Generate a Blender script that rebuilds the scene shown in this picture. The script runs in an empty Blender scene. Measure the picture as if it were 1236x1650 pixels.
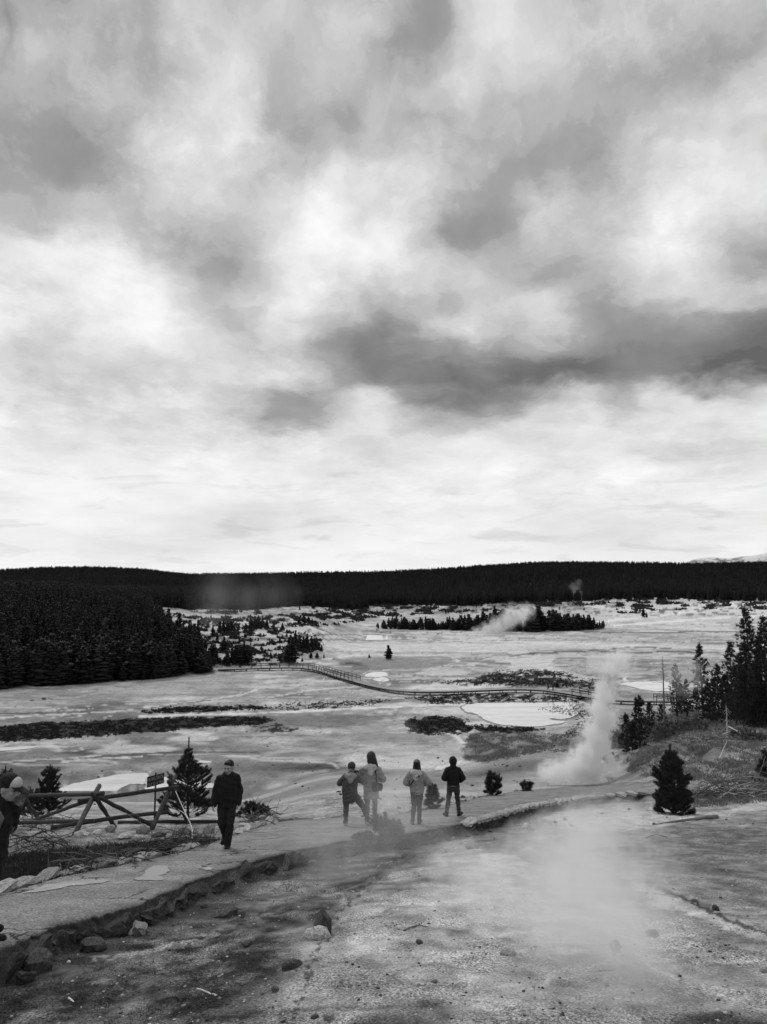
import bpy, bmesh, math, random
import numpy as np
from mathutils import Vector, Matrix, noise as mnoise

SC = bpy.context.scene
C = SC.collection
R = math.radians
PI = math.pi
random.seed(7)
RNG = np.random.default_rng(11)

# ------------------------------------------------------------------ camera, sky, sun, exposure
FPX = 1240.0                       # focal length in pixels of the 1236 x 1650 photograph
PITCH = math.atan(125.0 / FPX)     # the eye level runs 125 px below the picture's middle
cam_d = bpy.data.cameras.new('camera')
cam_d.sensor_fit = 'VERTICAL'
cam_d.sensor_height = 34.0
cam_d.lens = 34.0 * FPX / 1650.0
cam_d.clip_start = 0.1
cam_d.clip_end = 60000
cam = bpy.data.objects.new('camera', cam_d)
C.objects.link(cam)
cam.location = (0, 0, 0)
cam.rotation_euler = (PI / 2 + PITCH, 0, 0)
SC.camera = cam
SC.view_settings.view_transform = 'Standard'
SC.view_settings.look = 'None'
SC.view_settings.gamma = 1
SC.view_settings.use_curve_mapping = False
SC.view_settings.exposure = 0.0
SC.cycles.use_denoising = True
SC.cycles.use_adaptive_sampling = True
SC.cycles.adaptive_threshold = 0.012
SC.cycles.adaptive_min_samples = 16
SC.cycles.max_bounces = 8
SC.cycles.diffuse_bounces = 3
SC.cycles.volume_bounces = 6
SC.cycles.transparent_max_bounces = 8

SUN_EL, SUN_AZ = R(48), R(-28)     # ahead of the camera and to the left, behind the cloud
world = bpy.data.worlds.new("World")
SC.world = world
world.use_nodes = True
wt = world.node_tree
wt.nodes.clear()


class NT:
    """small helper that strings shader nodes together"""
    def __init__(self, tree):
        self.t = tree

    def node(self, kind, **kw):
        n = self.t.nodes.new(kind)
        for k, v in kw.items():
            setattr(n, k, v)
        return n

    def put(self, sock, v):
        if isinstance(v, bpy.types.NodeSocket):
            self.t.links.new(v, sock)
        else:
            sock.default_value = v

    def math(self, op, a, b=None, c=None, clamp=False):
        n = self.node('ShaderNodeMath', operation=op, use_clamp=clamp)
        self.put(n.inputs[0], a)
        if b is not None:
            self.put(n.inputs[1], b)
        if c is not None:
            self.put(n.inputs[2], c)
        return n.outputs[0]

    def vmath(self, op, a, b=None, scale=None):
        n = self.node('ShaderNodeVectorMath', operation=op)
        self.put(n.inputs[0], a)
        if b is not None:
            self.put(n.inputs[1], b)
        if scale is not None:
            self.put(n.inputs['Scale'], scale)
        return n.outputs['Value'] if op in ('LENGTH', 'DOT_PRODUCT', 'DISTANCE') else n.outputs[0]

    def comb(self, x, y, z):
        n = self.node('ShaderNodeCombineXYZ')
        for s, v in zip(n.inputs, (x, y, z)):
            self.put(s, v)
        return n.outputs[0]

    def sep(self, v):
        n = self.node('ShaderNodeSeparateXYZ')
        self.put(n.inputs[0], v)
        return n.outputs

    def noise(self, vec, scale, detail=5, rough=0.5, dist=0.0, lac=2.0, out=0):
        n = self.node('ShaderNodeTexNoise')
        if vec is not None:
            self.put(n.inputs['Vector'], vec)
        self.put(n.inputs['Scale'], scale)
        n.inputs['Detail'].default_value = detail
        n.inputs['Roughness'].default_value = rough
        n.inputs['Lacunarity'].default_value = lac
        n.inputs['Distortion'].default_value = dist
        return n.outputs[out]

    def ramp(self, v, a, b, lo=0.0, hi=1.0, smooth=True):
        n = self.node('ShaderNodeMapRange')
        n.interpolation_type = 'SMOOTHSTEP' if smooth else 'LINEAR'
        self.put(n.inputs[0], v)
        for i, q in enumerate((a, b, lo, hi)):
            self.put(n.inputs[i + 1], q)
        return n.outputs[0]

    def curve(self, v, pts):
        n = self.node('ShaderNodeFloatCurve')
        self.put(n.inputs['Value'], v)
        c = n.mapping.curves[0]
        for i, (x, y) in enumerate(pts):
            if i < 2:
                c.points[i].location = (x, y)
            else:
                c.points.new(x, y)
        for p in c.points:
            p.handle_type = 'AUTO'
        n.mapping.update()
        return n.outputs[0]


def lin(s):
    s = np.asarray(s, float) / 255.0
    return np.where(s <= 0.04045, s / 12.92, ((s + 0.055) / 1.055) ** 2.4)


def pix_dir(px, py):
    """direction of a point of the photograph (pixels of 1236 x 1650)"""
    a = (np.asarray(px, float) - 618.0) / FPX
    b = -(np.asarray(py, float) - 825.0) / FPX
    cp, sp = math.cos(PITCH), math.sin(PITCH)
    return a, cp - b * sp, sp + b * cp     # x, y, z with an unnormalised length


def to_pix(x, y, z):
    cp, sp = math.cos(PITCH), math.sin(PITCH)
    f = y * cp + z * sp
    v = -y * sp + z * cp
    f = np.where(np.abs(f) < 1e-6, 1e-6, f)
    return 618.0 + FPX * x / f, 825.0 - FPX * v / f, f


# brightness of the cloud deck on a coarse grid of azimuth and elevation, refined by noise
SKY_X = list(range(0, 1201, 50)) + [1236]
SKY = {
    0: [175, 195, 185, 190, 195, 190, 215, 205, 200, 215, 200, 200, 195, 190, 175, 215, 225, 218, 205, 200, 205, 205, 210, 208, 215, 200],
    40: [165, 190, 195, 195, 195, 185, 218, 205, 205, 215, 200, 200, 205, 178, 172, 200, 232, 222, 212, 205, 205, 205, 200, 200, 200, 195],
    80: [185, 198, 200, 198, 195, 190, 222, 208, 215, 200, 195, 195, 185, 175, 180, 210, 215, 215, 210, 205, 205, 200, 190, 185, 188, 200],
    120: [185, 188, 195, 195, 195, 195, 205, 222, 215, 198, 200, 195, 188, 190, 195, 215, 212, 205, 205, 195, 190, 188, 185, 195, 212, 222],
    160: [182, 185, 185, 185, 192, 200, 225, 230, 225, 195, 195, 180, 192, 200, 205, 205, 195, 192, 195, 190, 190, 198, 205, 215, 220, 215],
    200: [180, 178, 178, 182, 190, 208, 222, 222, 230, 190, 180, 180, 190, 190, 190, 195, 198, 195, 190, 185, 195, 212, 205, 222, 212, 205],
    240: [178, 175, 172, 172, 190, 220, 232, 230, 228, 195, 195, 188, 200, 210, 205, 195, 190, 182, 178, 185, 205, 212, 225, 222, 215, 210],
    280: [175, 180, 172, 175, 188, 215, 228, 228, 210, 198, 208, 228, 225, 232, 215, 195, 180, 178, 185, 190, 205, 225, 235, 235, 228, 235],
    320: [180, 185, 192, 205, 195, 212, 222, 220, 212, 215, 235, 235, 232, 232, 210, 178, 170, 205, 215, 205, 210, 235, 242, 235, 228, 228],
    360: [205, 195, 200, 200, 198, 205, 210, 208, 202, 220, 242, 238, 235, 230, 190, 165, 168, 205, 215, 208, 215, 238, 242, 232, 218, 205],
    400: [225, 235, 240, 242, 235, 198, 188, 190, 205, 228, 242, 240, 235, 225, 185, 175, 180, 195, 195, 205, 220, 235, 235, 215, 198, 185],
    440: [230, 232, 238, 242, 243, 228, 192, 180, 192, 228, 240, 235, 228, 225, 220, 205, 198, 185, 185, 195, 210, 222, 222, 200, 190, 188],
    480: [235, 225, 232, 240, 243, 238, 212, 198, 205, 232, 228, 220, 205, 200, 189, 205, 205, 212, 215, 179, 184, 200, 210, 215, 212, 205],
    520: [232, 225, 212, 232, 240, 240, 228, 200, 187, 222, 205, 200, 180, 176, 205, 222, 200, 205, 212, 180, 173, 171, 176, 176, 166, 157],
    560: [215, 212, 210, 222, 228, 235, 228, 222, 205, 208, 182, 163, 156, 177, 181, 177, 177, 179, 167, 160, 163, 160, 158, 149, 140, 130],
    600: [225, 215, 215, 205, 208, 212, 212, 220, 222, 225, 210, 176, 147, 150, 147, 144, 147, 142, 135, 135, 142, 150, 144, 141, 142, 142],
    640: [228, 232, 225, 222, 225, 228, 228, 222, 205, 180, 172, 200, 222, 179, 160, 155, 155, 175, 200, 210, 189, 215, 222, 222, 225, 225],
    680: [235, 228, 232, 222, 222, 222, 228, 225, 200, 178, 185, 218, 225, 205, 195, 195, 215, 222, 218, 225, 222, 222, 222, 220, 222, 228],
    720: [240, 222, 222, 232, 232, 228, 232, 230, 232, 230, 232, 220, 215, 225, 230, 232, 232, 218, 228, 235, 228, 228, 222, 222, 225, 232],
    740: [240, 236, 232, 234, 236, 236, 236, 237, 238, 230, 222, 221, 220, 228, 236, 234, 232, 232, 232, 235, 238, 232, 226, 224, 226, 232],
    790: [242, 242, 242, 241, 240, 239, 238, 240, 242, 242, 242, 242, 243, 243, 243, 242, 242, 241, 240, 240, 241, 242, 242, 238, 235, 234],
    840: [238, 239, 240, 238, 236, 231, 226, 221, 216, 219, 222, 229, 236, 238, 240, 237, 234, 227, 220, 222, 224, 227, 230, 232, 235, 236],
    880: [236, 235, 234, 230, 226, 224, 222, 227, 232, 234, 236, 237, 238, 238, 238, 237, 236, 233, 230, 228, 226, 227, 228, 232, 235, 238],
    925: [240, 240, 240, 240, 240, 240, 240, 240, 240, 240, 240, 240, 240, 240, 240, 240, 240, 240, 240, 240, 240, 240, 240, 240, 240, 240],
}


def build_sky():
    T = NT(wt)
    gm = T.node('ShaderNodeNewGeometry')
    d = T.vmath('SCALE', gm.outputs['Incoming'], scale=-1.0)
    x, y, z = T.sep(d)
    az = T.math('ARCTAN2', x, y)
    el = T.math('ARCSINE', z)
    # cloud coordinates: features get thinner towards the horizon
    ep = T.math('MAXIMUM', el, 0.0)
    es = T.math('ADD', T.math('MULTIPLY', T.math('LOGARITHM', T.math('ADD', ep, 0.10), math.e), 0.74), 1.0)
    q = T.comb(az, es, 0.0)
    # warp
    n1 = T.noise(q, 3.2, 2, 0.5, 0.0, out=1)
    n2 = T.noise(q, 11.0, 7, 0.60, 0.2, out=1)
    wv = T.vmath('ADD', T.vmath('SCALE', T.vmath('SUBTRACT', n1, (0.5, 0.5, 0.5)), scale=0.025),
                 T.vmath('SCALE', T.vmath('SUBTRACT', n2, (0.5, 0.5, 0.5)), scale=0.075))
    wx, wy, _ = T.sep(wv)
    fade = T.ramp(el, 0.02, 0.26, 0.15, 1.0)
    azw = T.math('ADD', az, T.math('MULTIPLY', wx, T.math('ADD', fade, 0.1)))
    elw = T.math('ADD', el, T.math('MULTIPLY', wy, fade))
    # normalised grid coordinates, mirrored beyond the sides
    A0 = math.atan(618 / FPX) * 1.06
    tx = T.math('MULTIPLY', T.math('ADD', azw, A0), 1 / (2 * A0))
    tx = T.math('PINGPONG', tx, 1.0)
    E1 = PITCH + math.atan(825 / FPX)
    ty = T.math('MULTIPLY', elw, 1 / E1)
    ty = T.math('PINGPONG', T.math('MAXIMUM', ty, 0.0), 1.0)
    # resample the pixel grid onto azimuth x elevation
    ys = sorted(SKY)
    G = lin(np.array([SKY[k] for k in ys], float))
    NA, NE = 34, 36
    F = np.zeros((NE, NA))
    for j in range(NE):
        for i in range(NA):
            a = -A0 + 2 * A0 * i / (NA - 1)
            e = E1 * j / (NE - 1)
            dx, dy, dz = math.sin(a) * math.cos(e), math.cos(a) * math.cos(e), math.sin(e)
            px, py, _f = to_pix(dx, dy, dz)
            px = min(max(float(px), 0), 1236)
            py = min(max(float(py), 0), 925)
            row = np.array([np.interp(py, ys, G[:, c]) for c in range(G.shape[1])])
            F[j, i] = np.interp(px, SKY_X, row)
    mean = F.mean()
    U, S, V = np.linalg.svd(F - mean, full_matrices=False)
    total = None
    for k in range(20):
        a = V[k]
        b = U[:, k] * S[k]
        a0, a1, b0, b1 = a.min(), a.max(), b.min(), b.max()
        ca = T.curve(tx, [(i / (NA - 1), (v - a0) / (a1 - a0)) for i, v in enumerate(a)])
        cb = T.curve(ty, [(i / (NE - 1), (v - b0) / (b1 - b0)) for i, v in enumerate(b)])
        fa = T.math('MULTIPLY_ADD', ca, float(a1 - a0), float(a0))
        fb = T.math('MULTIPLY_ADD', cb, float(b1 - b0), float(b0))
        total = T.math('MULTIPLY_ADD', fa, fb, total if total is not None else float(mean))
    # billows
    qa = T.vmath('ADD', q, T.vmath('SCALE', wv, scale=0.6))
    f1 = T.noise(qa, 9.0, 10, 0.58, 0.15)
    vo = T.node('ShaderNodeTexVoronoi')
    vo.feature = 'F1'
    qv = T.vmath('ADD', q, T.vmath('SCALE', T.vmath('SUBTRACT', T.noise(q, 14.0, 5, 0.6, out=1), (0.5, 0.5, 0.5)), scale=0.16))
    T.put(vo.inputs['Vector'], qv)
    vo.inputs['Scale'].default_value = 8.0
    vo.inputs['Detail'].default_value = 4.0
    vo.inputs['Roughness'].default_value = 0.55
    vo.inputs['Lacunarity'].default_value = 2.3
    puff = T.math('SUBTRACT', 0.58, vo.outputs['Distance'])
    f2 = T.noise(T.vmath('ADD', q, (3.1, 7.7, 0.4)), 7.0, 8, 0.55, 0.5)
    where = T.ramp(T.noise(q, 4.0, 3, 0.5), 0.42, 0.60)
    amp = T.ramp(el, 0.0, 0.22, 0.16, 0.46)
    det = T.math('ADD', T.math('SUBTRACT', f1, 0.5), T.math('MULTIPLY', T.math('MULTIPLY', puff, where), 0.42))
    base = T.math('MULTIPLY_ADD', T.math('SUBTRACT', total, 0.70), T.ramp(el, 0.1, 0.25, 1.0, 1.25), 0.715)
    base = T.math('MULTIPLY_ADD', T.math('MAXIMUM', T.math('SUBTRACT', 0.50, total), 0.0), -0.55, base)
    # ragged rims where one bank of cloud stands before another
    fr = T.noise(T.vmath('ADD', q, T.vmath('SCALE', wv, scale=1.2)), 17.0, 9, 0.60, 0.2)
    rim = T.math('MULTIPLY_ADD', T.math('ADD', T.math('SUBTRACT', fr, 0.5), T.math('MULTIPLY', puff, 0.25)), 0.50, base)
    steps = 0.315
    for th, am in ((0.36, 0.10), (0.46, 0.10), (0.56, 0.10), (0.66, 0.095), (0.75, 0.085), (0.83, 0.07), (0.89, 0.06)):
        steps = T.math('ADD', T.ramp(rim, th - 0.032, th + 0.032, 0.0, am), steps)
    kr = T.ramp(el, 0.10, 0.24, 0.15, 0.45)
    base = T.math('ADD', T.math('MULTIPLY', base, T.math('SUBTRACT', 1.0, kr)), T.math('MULTIPLY', steps, kr))
    L = T.math('MULTIPLY_ADD', det, T.math('MULTIPLY', amp, base), base)
    # thin streaks of low cloud towards the horizon
    sv = T.comb(T.math('MULTIPLY', az, 9.0), T.math('MULTIPLY', el, 46.0), 0.0)
    st = T.noise(sv, 1.0, 7, 0.55, 0.6)
    low = T.math('MULTIPLY', T.ramp(el, 0.02, 0.05, 0.35, 1.0), T.ramp(el, 0.20, 0.11, 0.0, 1.0))
    L = T.math('MULTIPLY_ADD', T.math('MULTIPLY', T.ramp(st, 0.53, 0.66), low), -0.11, L)
    L = T.math('MINIMUM', T.math('MAXIMUM', L, 0.12), 0.95)
    # below eye level the air carries on dim
    L = T.math('MULTIPLY', L, T.ramp(el, -0.10, -0.01, 0.35, 1.0))
    sky = T.node('ShaderNodeTexSky')
    sky.sky_type = 'NISHITA'
    sky.sun_disc = False
    sky.sun_elevation = SUN_EL
    sky.sun_rotation = SUN_AZ
    sky.altitude = 2300
    bw = T.node('ShaderNodeRGBToBW')
    T.put(bw.inputs[0], sky.outputs[0])
    mix = T.math('MULTIPLY_ADD', T.math('MINIMUM', bw.outputs[0], 12.0), 0.05, T.math('MULTIPLY', L, 10.0))
    bg = T.node('ShaderNodeBackground')
    T.put(bg.inputs['Color'], mix)
    bg.inputs['Strength'].default_value = 0.1
    out = T.node('ShaderNodeOutputWorld')
    wt.links.new(bg.outputs[0], out.inputs['Surface'])


build_sky()

sun_d = bpy.data.lights.new('sun', 'SUN')
sun_d.energy = 1.5
sun_d.angle = R(14)
sun_d.color = (1, 1, 1)
sun = bpy.data.objects.new('sun', sun_d)
C.objects.link(sun)
sun.location = (0, 0, 60)
sdir = Vector((math.sin(SUN_AZ) * math.cos(SUN_EL), math.cos(SUN_AZ) * math.cos(SUN_EL), math.sin(SUN_EL)))
sun.rotation_euler = sdir.to_track_quat('Z', 'Y').to_euler()

# ------------------------------------------------------------------ noise on arrays
def _hash(ix, iy, seed):
    h = (ix.astype(np.int64) * 374761393 + iy.astype(np.int64) * 668265263 + seed * 1442695041) & 0xFFFFFFFF
    h = ((h ^ (h >> 13)) * 1274126177) & 0xFFFFFFFF
    return ((h ^ (h >> 16)) & 0xFFFF) / 65535.0


def vnoise(x, y, seed=0):
    x = np.asarray(x, float)
    y = np.asarray(y, float)
    ix, iy = np.floor(x), np.floor(y)
    fx, fy = x - ix, y - iy
    fx = fx * fx * fx * (fx * (fx * 6 - 15) + 10)
    fy = fy * fy * fy * (fy * (fy * 6 - 15) + 10)
    a, b = _hash(ix, iy, seed), _hash(ix + 1, iy, seed)
    c, d = _hash(ix, iy + 1, seed), _hash(ix + 1, iy + 1, seed)
    return (a + (b - a) * fx) * (1 - fy) + (c + (d - c) * fx) * fy


def fbm(x, y, seed=0, octs=4, gain=0.5):
    t, a, n = 0.0, 1.0, 0.0
    for o in range(octs):
        t = t + a * vnoise(x * 2 ** o + 17.3 * o, y * 2 ** o + 9.1 * o, seed + o)
        n += a
        a *= gain
    return t / n


def sstep(a, b, x):
    t = np.clip((np.asarray(x, float) - a) / (b - a), 0, 1)
    return t * t * (3 - 2 * t)


# ------------------------------------------------------------------ shape of the land (camera at the origin)
BASIN = -22.0
SKYLINE_U = [-0.9, -0.50, -0.434, -0.378, -0.313, -0.256, -0.17, -0.09, 0.0, 0.07, 0.147, 0.19, 0.23, 0.31, 0.40, 0.5, 0.9]
SKYLINE_P = [925, 921, 916.5, 915.5, 918, 926, 925, 923.5, 922, 917.5, 911, 907.5, 907, 908, 909.5, 906, 905]


def smax(a, b, k):
    h = np.clip(0.5 + 0.5 * (a - b) / k, 0, 1)
    return b + (a - b) * h + k * h * (1 - h)


def land(x, y):
    """smooth height of the land"""
    x = np.asarray(x, float)
    y = np.asarray(y, float)
    yy = np.maximum(y, 1.0)
    u = x / yy
    near = -2.3 - 0.2 * np.clip(y, -3, 33) - 0.2 * np.minimum(y + 3, 0) * -0.3
    s = 0.2 + 0.05 * sstep(-0.05, -0.2, u) - 0.105 * sstep(0.26, 0.37, u)
    hill = near - s * np.maximum(y - 33, 0)
    hill = hill - 0.05 * sstep(-0.05, -0.2, u) * np.clip(y - 22, 0, 11)
    hill = hill - 0.30 * np.maximum(y - 94, 0) * sstep(0.26, 0.37, u)
    hill = hill + 0.9 * (fbm(x / 14.0, y / 14.0, 3, 2) - 0.5) * sstep(30, 55, y)
    # hummock right of the middle and the ravine behind the steam vent
    hill = hill + 2.2 * np.exp(-((x - 13.5) / 5.5) ** 2 - ((y - 76) / 13) ** 2)
    hill = hill - 1.7 * np.exp(-((x - 0.30 * y - 5.2 - 1.6 * np.sin(y / 4)) / 1.6) ** 2 - ((y - 62) / 9) ** 2)
    # floor of the basin and the land behind it
    base = np.full_like(u, BASIN)
    yb = np.interp(u, [-0.9, -0.5, -0.224, -0.13, -0.06, 0.0], [160, 174, 205, 222, 275, 330])
    A = np.interp(u, [-0.32, -0.25], [16.0, 10.5]) * sstep(-0.015, -0.11, u) * (0.85 + 0.3 * vnoise(u * 9, yy * 0.0 + 2, 5))
    base = base + A * (1 - np.exp(-np.maximum(y - yb, 0) / 95.0))
    base = base + np.maximum(y - 500, 0).clip(0, 420) * (0.022 + 0.022 * sstep(0.0, 0.35, u)) * (1 - sstep(-0.02, -0.12, u))
    base = base + 2.0 * np.exp(-((x - 58) / 62) ** 2 - ((y - 455) / 26) ** 2)      # the wooded island
    sky_z = (950 - np.interp(u, SKYLINE_U, SKYLINE_P)) / FPX * 2700.0 - 12.0
    t = np.clip((y - 860) / (2700 - 860), 0, 1.6)
    far = base + (sky_z - base) * (t * t * (3 - 2 * np.minimum(t, 1))).clip(0, 1)
    far = far + 14.0 * (fbm(x / 420.0, y / 420.0, 21, 3) - 0.5) * sstep(900, 1300, y) * (1 - sstep(2350, 2700, y))
    far = far - 40 * np.clip((y - 2750) / 800, 0, 1)
    base = np.where(y > 860, far, base)
    z = smax(hill, base, 1.2)
    return np.where(y < 300, z, np.maximum(base, hill))


CAST_T = np.concatenate([np.linspace(1.5, 40, 260), np.geomspace(40.2, 3000.0, 640)])


def cast(px, py, h=None):
    """where the sight line through a point of the photograph first meets the land"""
    px = np.atleast_1d(np.asarray(px, float))
    py = np.atleast_1d(np.asarray(py, float))
    dx, dy, dz = pix_dir(px, py)
    ts = CAST_T if len(px) < 40 else CAST_T[::6]
    k = ts[None, :] / dy[:, None]
    below = dz[:, None] * k < land(dx[:, None] * k, dy[:, None] * k)
    i = np.where(below.any(1), below.argmax(1), len(ts) - 1)
    hi = ts[i]
    lo = ts[np.maximum(i - 1, 0)]
    f = land
    if h is not None:
        f = h
        lo, hi = lo * 0.985, hi * 1.06 + 0.6
    for _ in range(14):
        mid = 0.5 * (lo + hi)
        k = mid / dy
        b = dz * k < f(dx * k, dy * k)
        hi = np.where(b, mid, hi)
        lo = np.where(b, lo, mid)
    k = hi / dy
    return np.stack([dx * k, dy * k, f(dx * k, dy * k)], -1)


# the trail: upper and lower edge, matched pairs read off the photograph and cast on to the land
TRAIL_U = [(-420, 1640), (-180, 1510), (-70, 1462), (15, 1441), (70, 1424), (150, 1405), (215, 1393), (300, 1374), (385, 1346), (440, 1328),
           (520, 1320), (600, 1317), (650, 1312), (700, 1303), (745, 1293), (800, 1281), (850, 1274), (900, 1270),
           (960, 1266), (1040, 1262), (1075, 1260), (1086, 1260)]
TRAIL_L = [(-330, 1900), (-140, 1610), (-30, 1543), (50, 1510), (100, 1490), (160, 1476), (230, 1455), (300, 1425), (375, 1398), (440, 1381),
           (510, 1364), (580, 1352), (640, 1346), (700, 1336), (755, 1326), (805, 1312), (850, 1300), (895, 1293),
           (950, 1285), (1040, 1278), (1075, 1275), (1086, 1274)]
TU = cast(*np.array(TRAIL_U, float).T)
TL = cast(*np.array(TRAIL_L, float).T)


def catmull(P, n):
    P = np.asarray(P, float)
    Q = np.vstack([2 * P[0] - P[1], P, 2 * P[-1] - P[-2]])
    out = []
    for i in range(1, len(Q) - 2):
        t = np.linspace(0, 1, n, endpoint=False)[:, None]
        a, b, c, d = Q[i - 1], Q[i], Q[i + 1], Q[i + 2]
        out.append(0.5 * (2 * b + (c - a) * t + (2 * a - 5 * b + 4 * c - d) * t ** 2 + (3 * b - a - 3 * c + d) * t ** 3))
    out.append(P[-1:])
    return np.vstack(out)


TU = catmull(TU, 12)
TL = catmull(TL, 12)


def seg_dist(x, y, P):
    """distance to a polyline and the side (positive = right of its direction)"""
    best = np.full(x.shape, 1e9)
    side = np.zeros(x.shape)
    for (ax, ay), (bx, by) in zip(P[:-1, :2], P[1:, :2]):
        ex, ey = bx - ax, by - ay
        l2 = ex * ex + ey * ey + 1e-9
        t = np.clip(((x - ax) * ex + (y - ay) * ey) / l2, 0, 1)
        d = np.hypot(x - ax - t * ex, y - ay - t * ey)
        s = (x - ax) * -ey + (y - ay) * ex
        m = d < best
        best = np.where(m, d, best)
        side = np.where(m, -s, side)
    return best, side


def height(x, y):
    """land with the bench of the trail cut in and small roughness near the camera"""
    x = np.asarray(x, float)
    y = np.asarray(y, float)
    shp = x.shape
    x, y = x.ravel(), y.ravel()
    z = land(x, y)
    m = (y > 2) & (y < 60) & (np.abs(x) < 40)
    if m.any():
        xm, ym = x[m], y[m]
        dl, sl = seg_dist(xm, ym, TL[::3])
        du, su = seg_dist(xm, ym, TU[::3])
        inside = (sl < 0) & (su > 0)
        drop = 0.27 * sstep(0.0, 0.30, dl) * (1 - sstep(0.6, 4.5, dl)) * (sl > 0)
        bench = np.where(inside, 0.12 * sstep(0, 0.25, np.minimum(dl, du)), 0.0)
        rough = 0.10 * (fbm(xm * 0.9, ym * 0.9, 41, 4, 0.55) - 0.5) + 0.05 * (fbm(xm * 5, ym * 5, 47, 3) - 0.5)
        rough = rough * np.where(inside, 0.0, sstep(0.0, 0.5, np.minimum(dl, du)))
        runnel = np.zeros_like(xm)
        z[m] = z[m] - drop - bench + rough - runnel
    return z.reshape(shp)


def ground_at(px, py):
    return cast(px, py, height)


def gz(x, y):
    return float(height(np.array([x]), np.array([y]))[0])


# ------------------------------------------------------------------ tones of the ground, painted as they lie on the land
def poly_mask(px, py, poly, feather=1.0, wob=(5.0, 1.4), seed=0, ws=(16.0, 5.0)):
    P = np.array(poly, float)
    x0, y0 = P.min(0) - feather - np.array(wob) * 1.2 - 1
    x1, y1 = P.max(0) + feather + np.array(wob) * 1.2 + 1
    out = np.zeros(px.shape)
    m = (px > x0) & (px < x1) & (py > y0) & (py < y1)
    if not m.any():
        return out
    x, y = px[m], py[m]
    x = x + wob[0] * 2 * (fbm(px[m] / ws[0], py[m] / ws[1], seed + 100, 3) - 0.5)
    y = y + wob[1] * 2 * (fbm(px[m] / ws[0] + 50, py[m] / ws[1], seed + 200, 3) - 0.5)
    inside = np.zeros(x.shape, bool)
    dist = np.full(x.shape, 1e9)
    n = len(P)
    for i in range(n):
        ax, ay = P[i]
        bx, by = P[(i + 1) % n]
        if ay != by:
            c = ((ay > y) != (by > y)) & (x < (bx - ax) * (y - ay) / (by - ay) + ax)
            inside ^= c
        ex, ey = bx - ax, by - ay
        t = np.clip(((x - ax) * ex + (y - ay) * ey) / (ex * ex + ey * ey + 1e-9), 0, 1)
        dist = np.minimum(dist, np.hypot(x - ax - t * ex, y - ay - t * ey))
    sd = np.where(inside, dist, -dist)
    out[m] = sstep(-feather, feather, sd)
    return out


def line_mask(px, py, pts, w=1.5, seed=0, wob=(5.0, 1.2), breaks=0.0):
    P = np.array(pts, float)
    out = np.zeros(px.shape)
    m = (px > P[:, 0].min() - 12) & (px < P[:, 0].max() + 12) & (py > P[:, 1].min() - 12) & (py < P[:, 1].max() + 12)
    if not m.any():
        return out
    x = px[m] + wob[0] * 2 * (fbm(px[m] / 14, py[m] / 5, seed + 300, 3) - 0.5)
    y = py[m] + wob[1] * 2 * (fbm(px[m] / 14 + 70, py[m] / 5, seed + 400, 3) - 0.5)
    d, _ = seg_dist(x, y, P)
    ww = w * (0.5 + fbm(px[m] / 22, py[m] / 9, seed + 500, 2))
    v = 1 - sstep(ww * 0.5, ww * 1.0, d)
    if breaks:
        v = v * sstep(breaks - 0.08, breaks + 0.08, fbm(px[m] / 9, py[m] / 4, seed + 600, 3))
    out[m] = v
    return out


POOLS = {
    'wide': [(743, 1140), (760, 1134), (820, 1132), (900, 1132), (931, 1133), (921, 1141), (930, 1148), (926, 1155), (905, 1159),
             (889, 1158), (893, 1161), (909, 1162), (905, 1165), (870, 1170), (835, 1170), (800, 1166), (778, 1158), (768, 1150), (752, 1147)],
    'left': [(98, 1299), (92, 1290), (94, 1273), (121, 1262), (153, 1256), (190, 1248), (217, 1246), (238, 1246), (241, 1252), (272, 1252), (299, 1258), (345, 1262),
             (345, 1269), (299, 1271), (258, 1273), (228, 1275), (238, 1266), (217, 1263), (200, 1267), (185, 1278), (165, 1285), (130, 1300)],
    'sliver': [(-30, 1207), (30, 1203), (58, 1202), (48, 1206), (-30, 1212)],
    'small': [(587, 1087), (597, 1083.5), (622, 1083), (625, 1088), (608, 1091), (590, 1090)],
    'small2': [(599, 1096), (612, 1092), (624, 1092), (627, 1097), (612, 1098.5)],
    'right': [(994, 1102), (1020, 1099), (1045, 1097.5), (1075, 1098), (1080, 1112), (1050, 1113), (1012, 1105)],
    'lake': [(500, 1026), (525, 1022.5), (600, 1023), (670, 1027), (660, 1030), (600, 1031), (530, 1031)],
    'nook': [(309, 1229), (316, 1226), (338, 1226), (336, 1229.5)],
}


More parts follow.
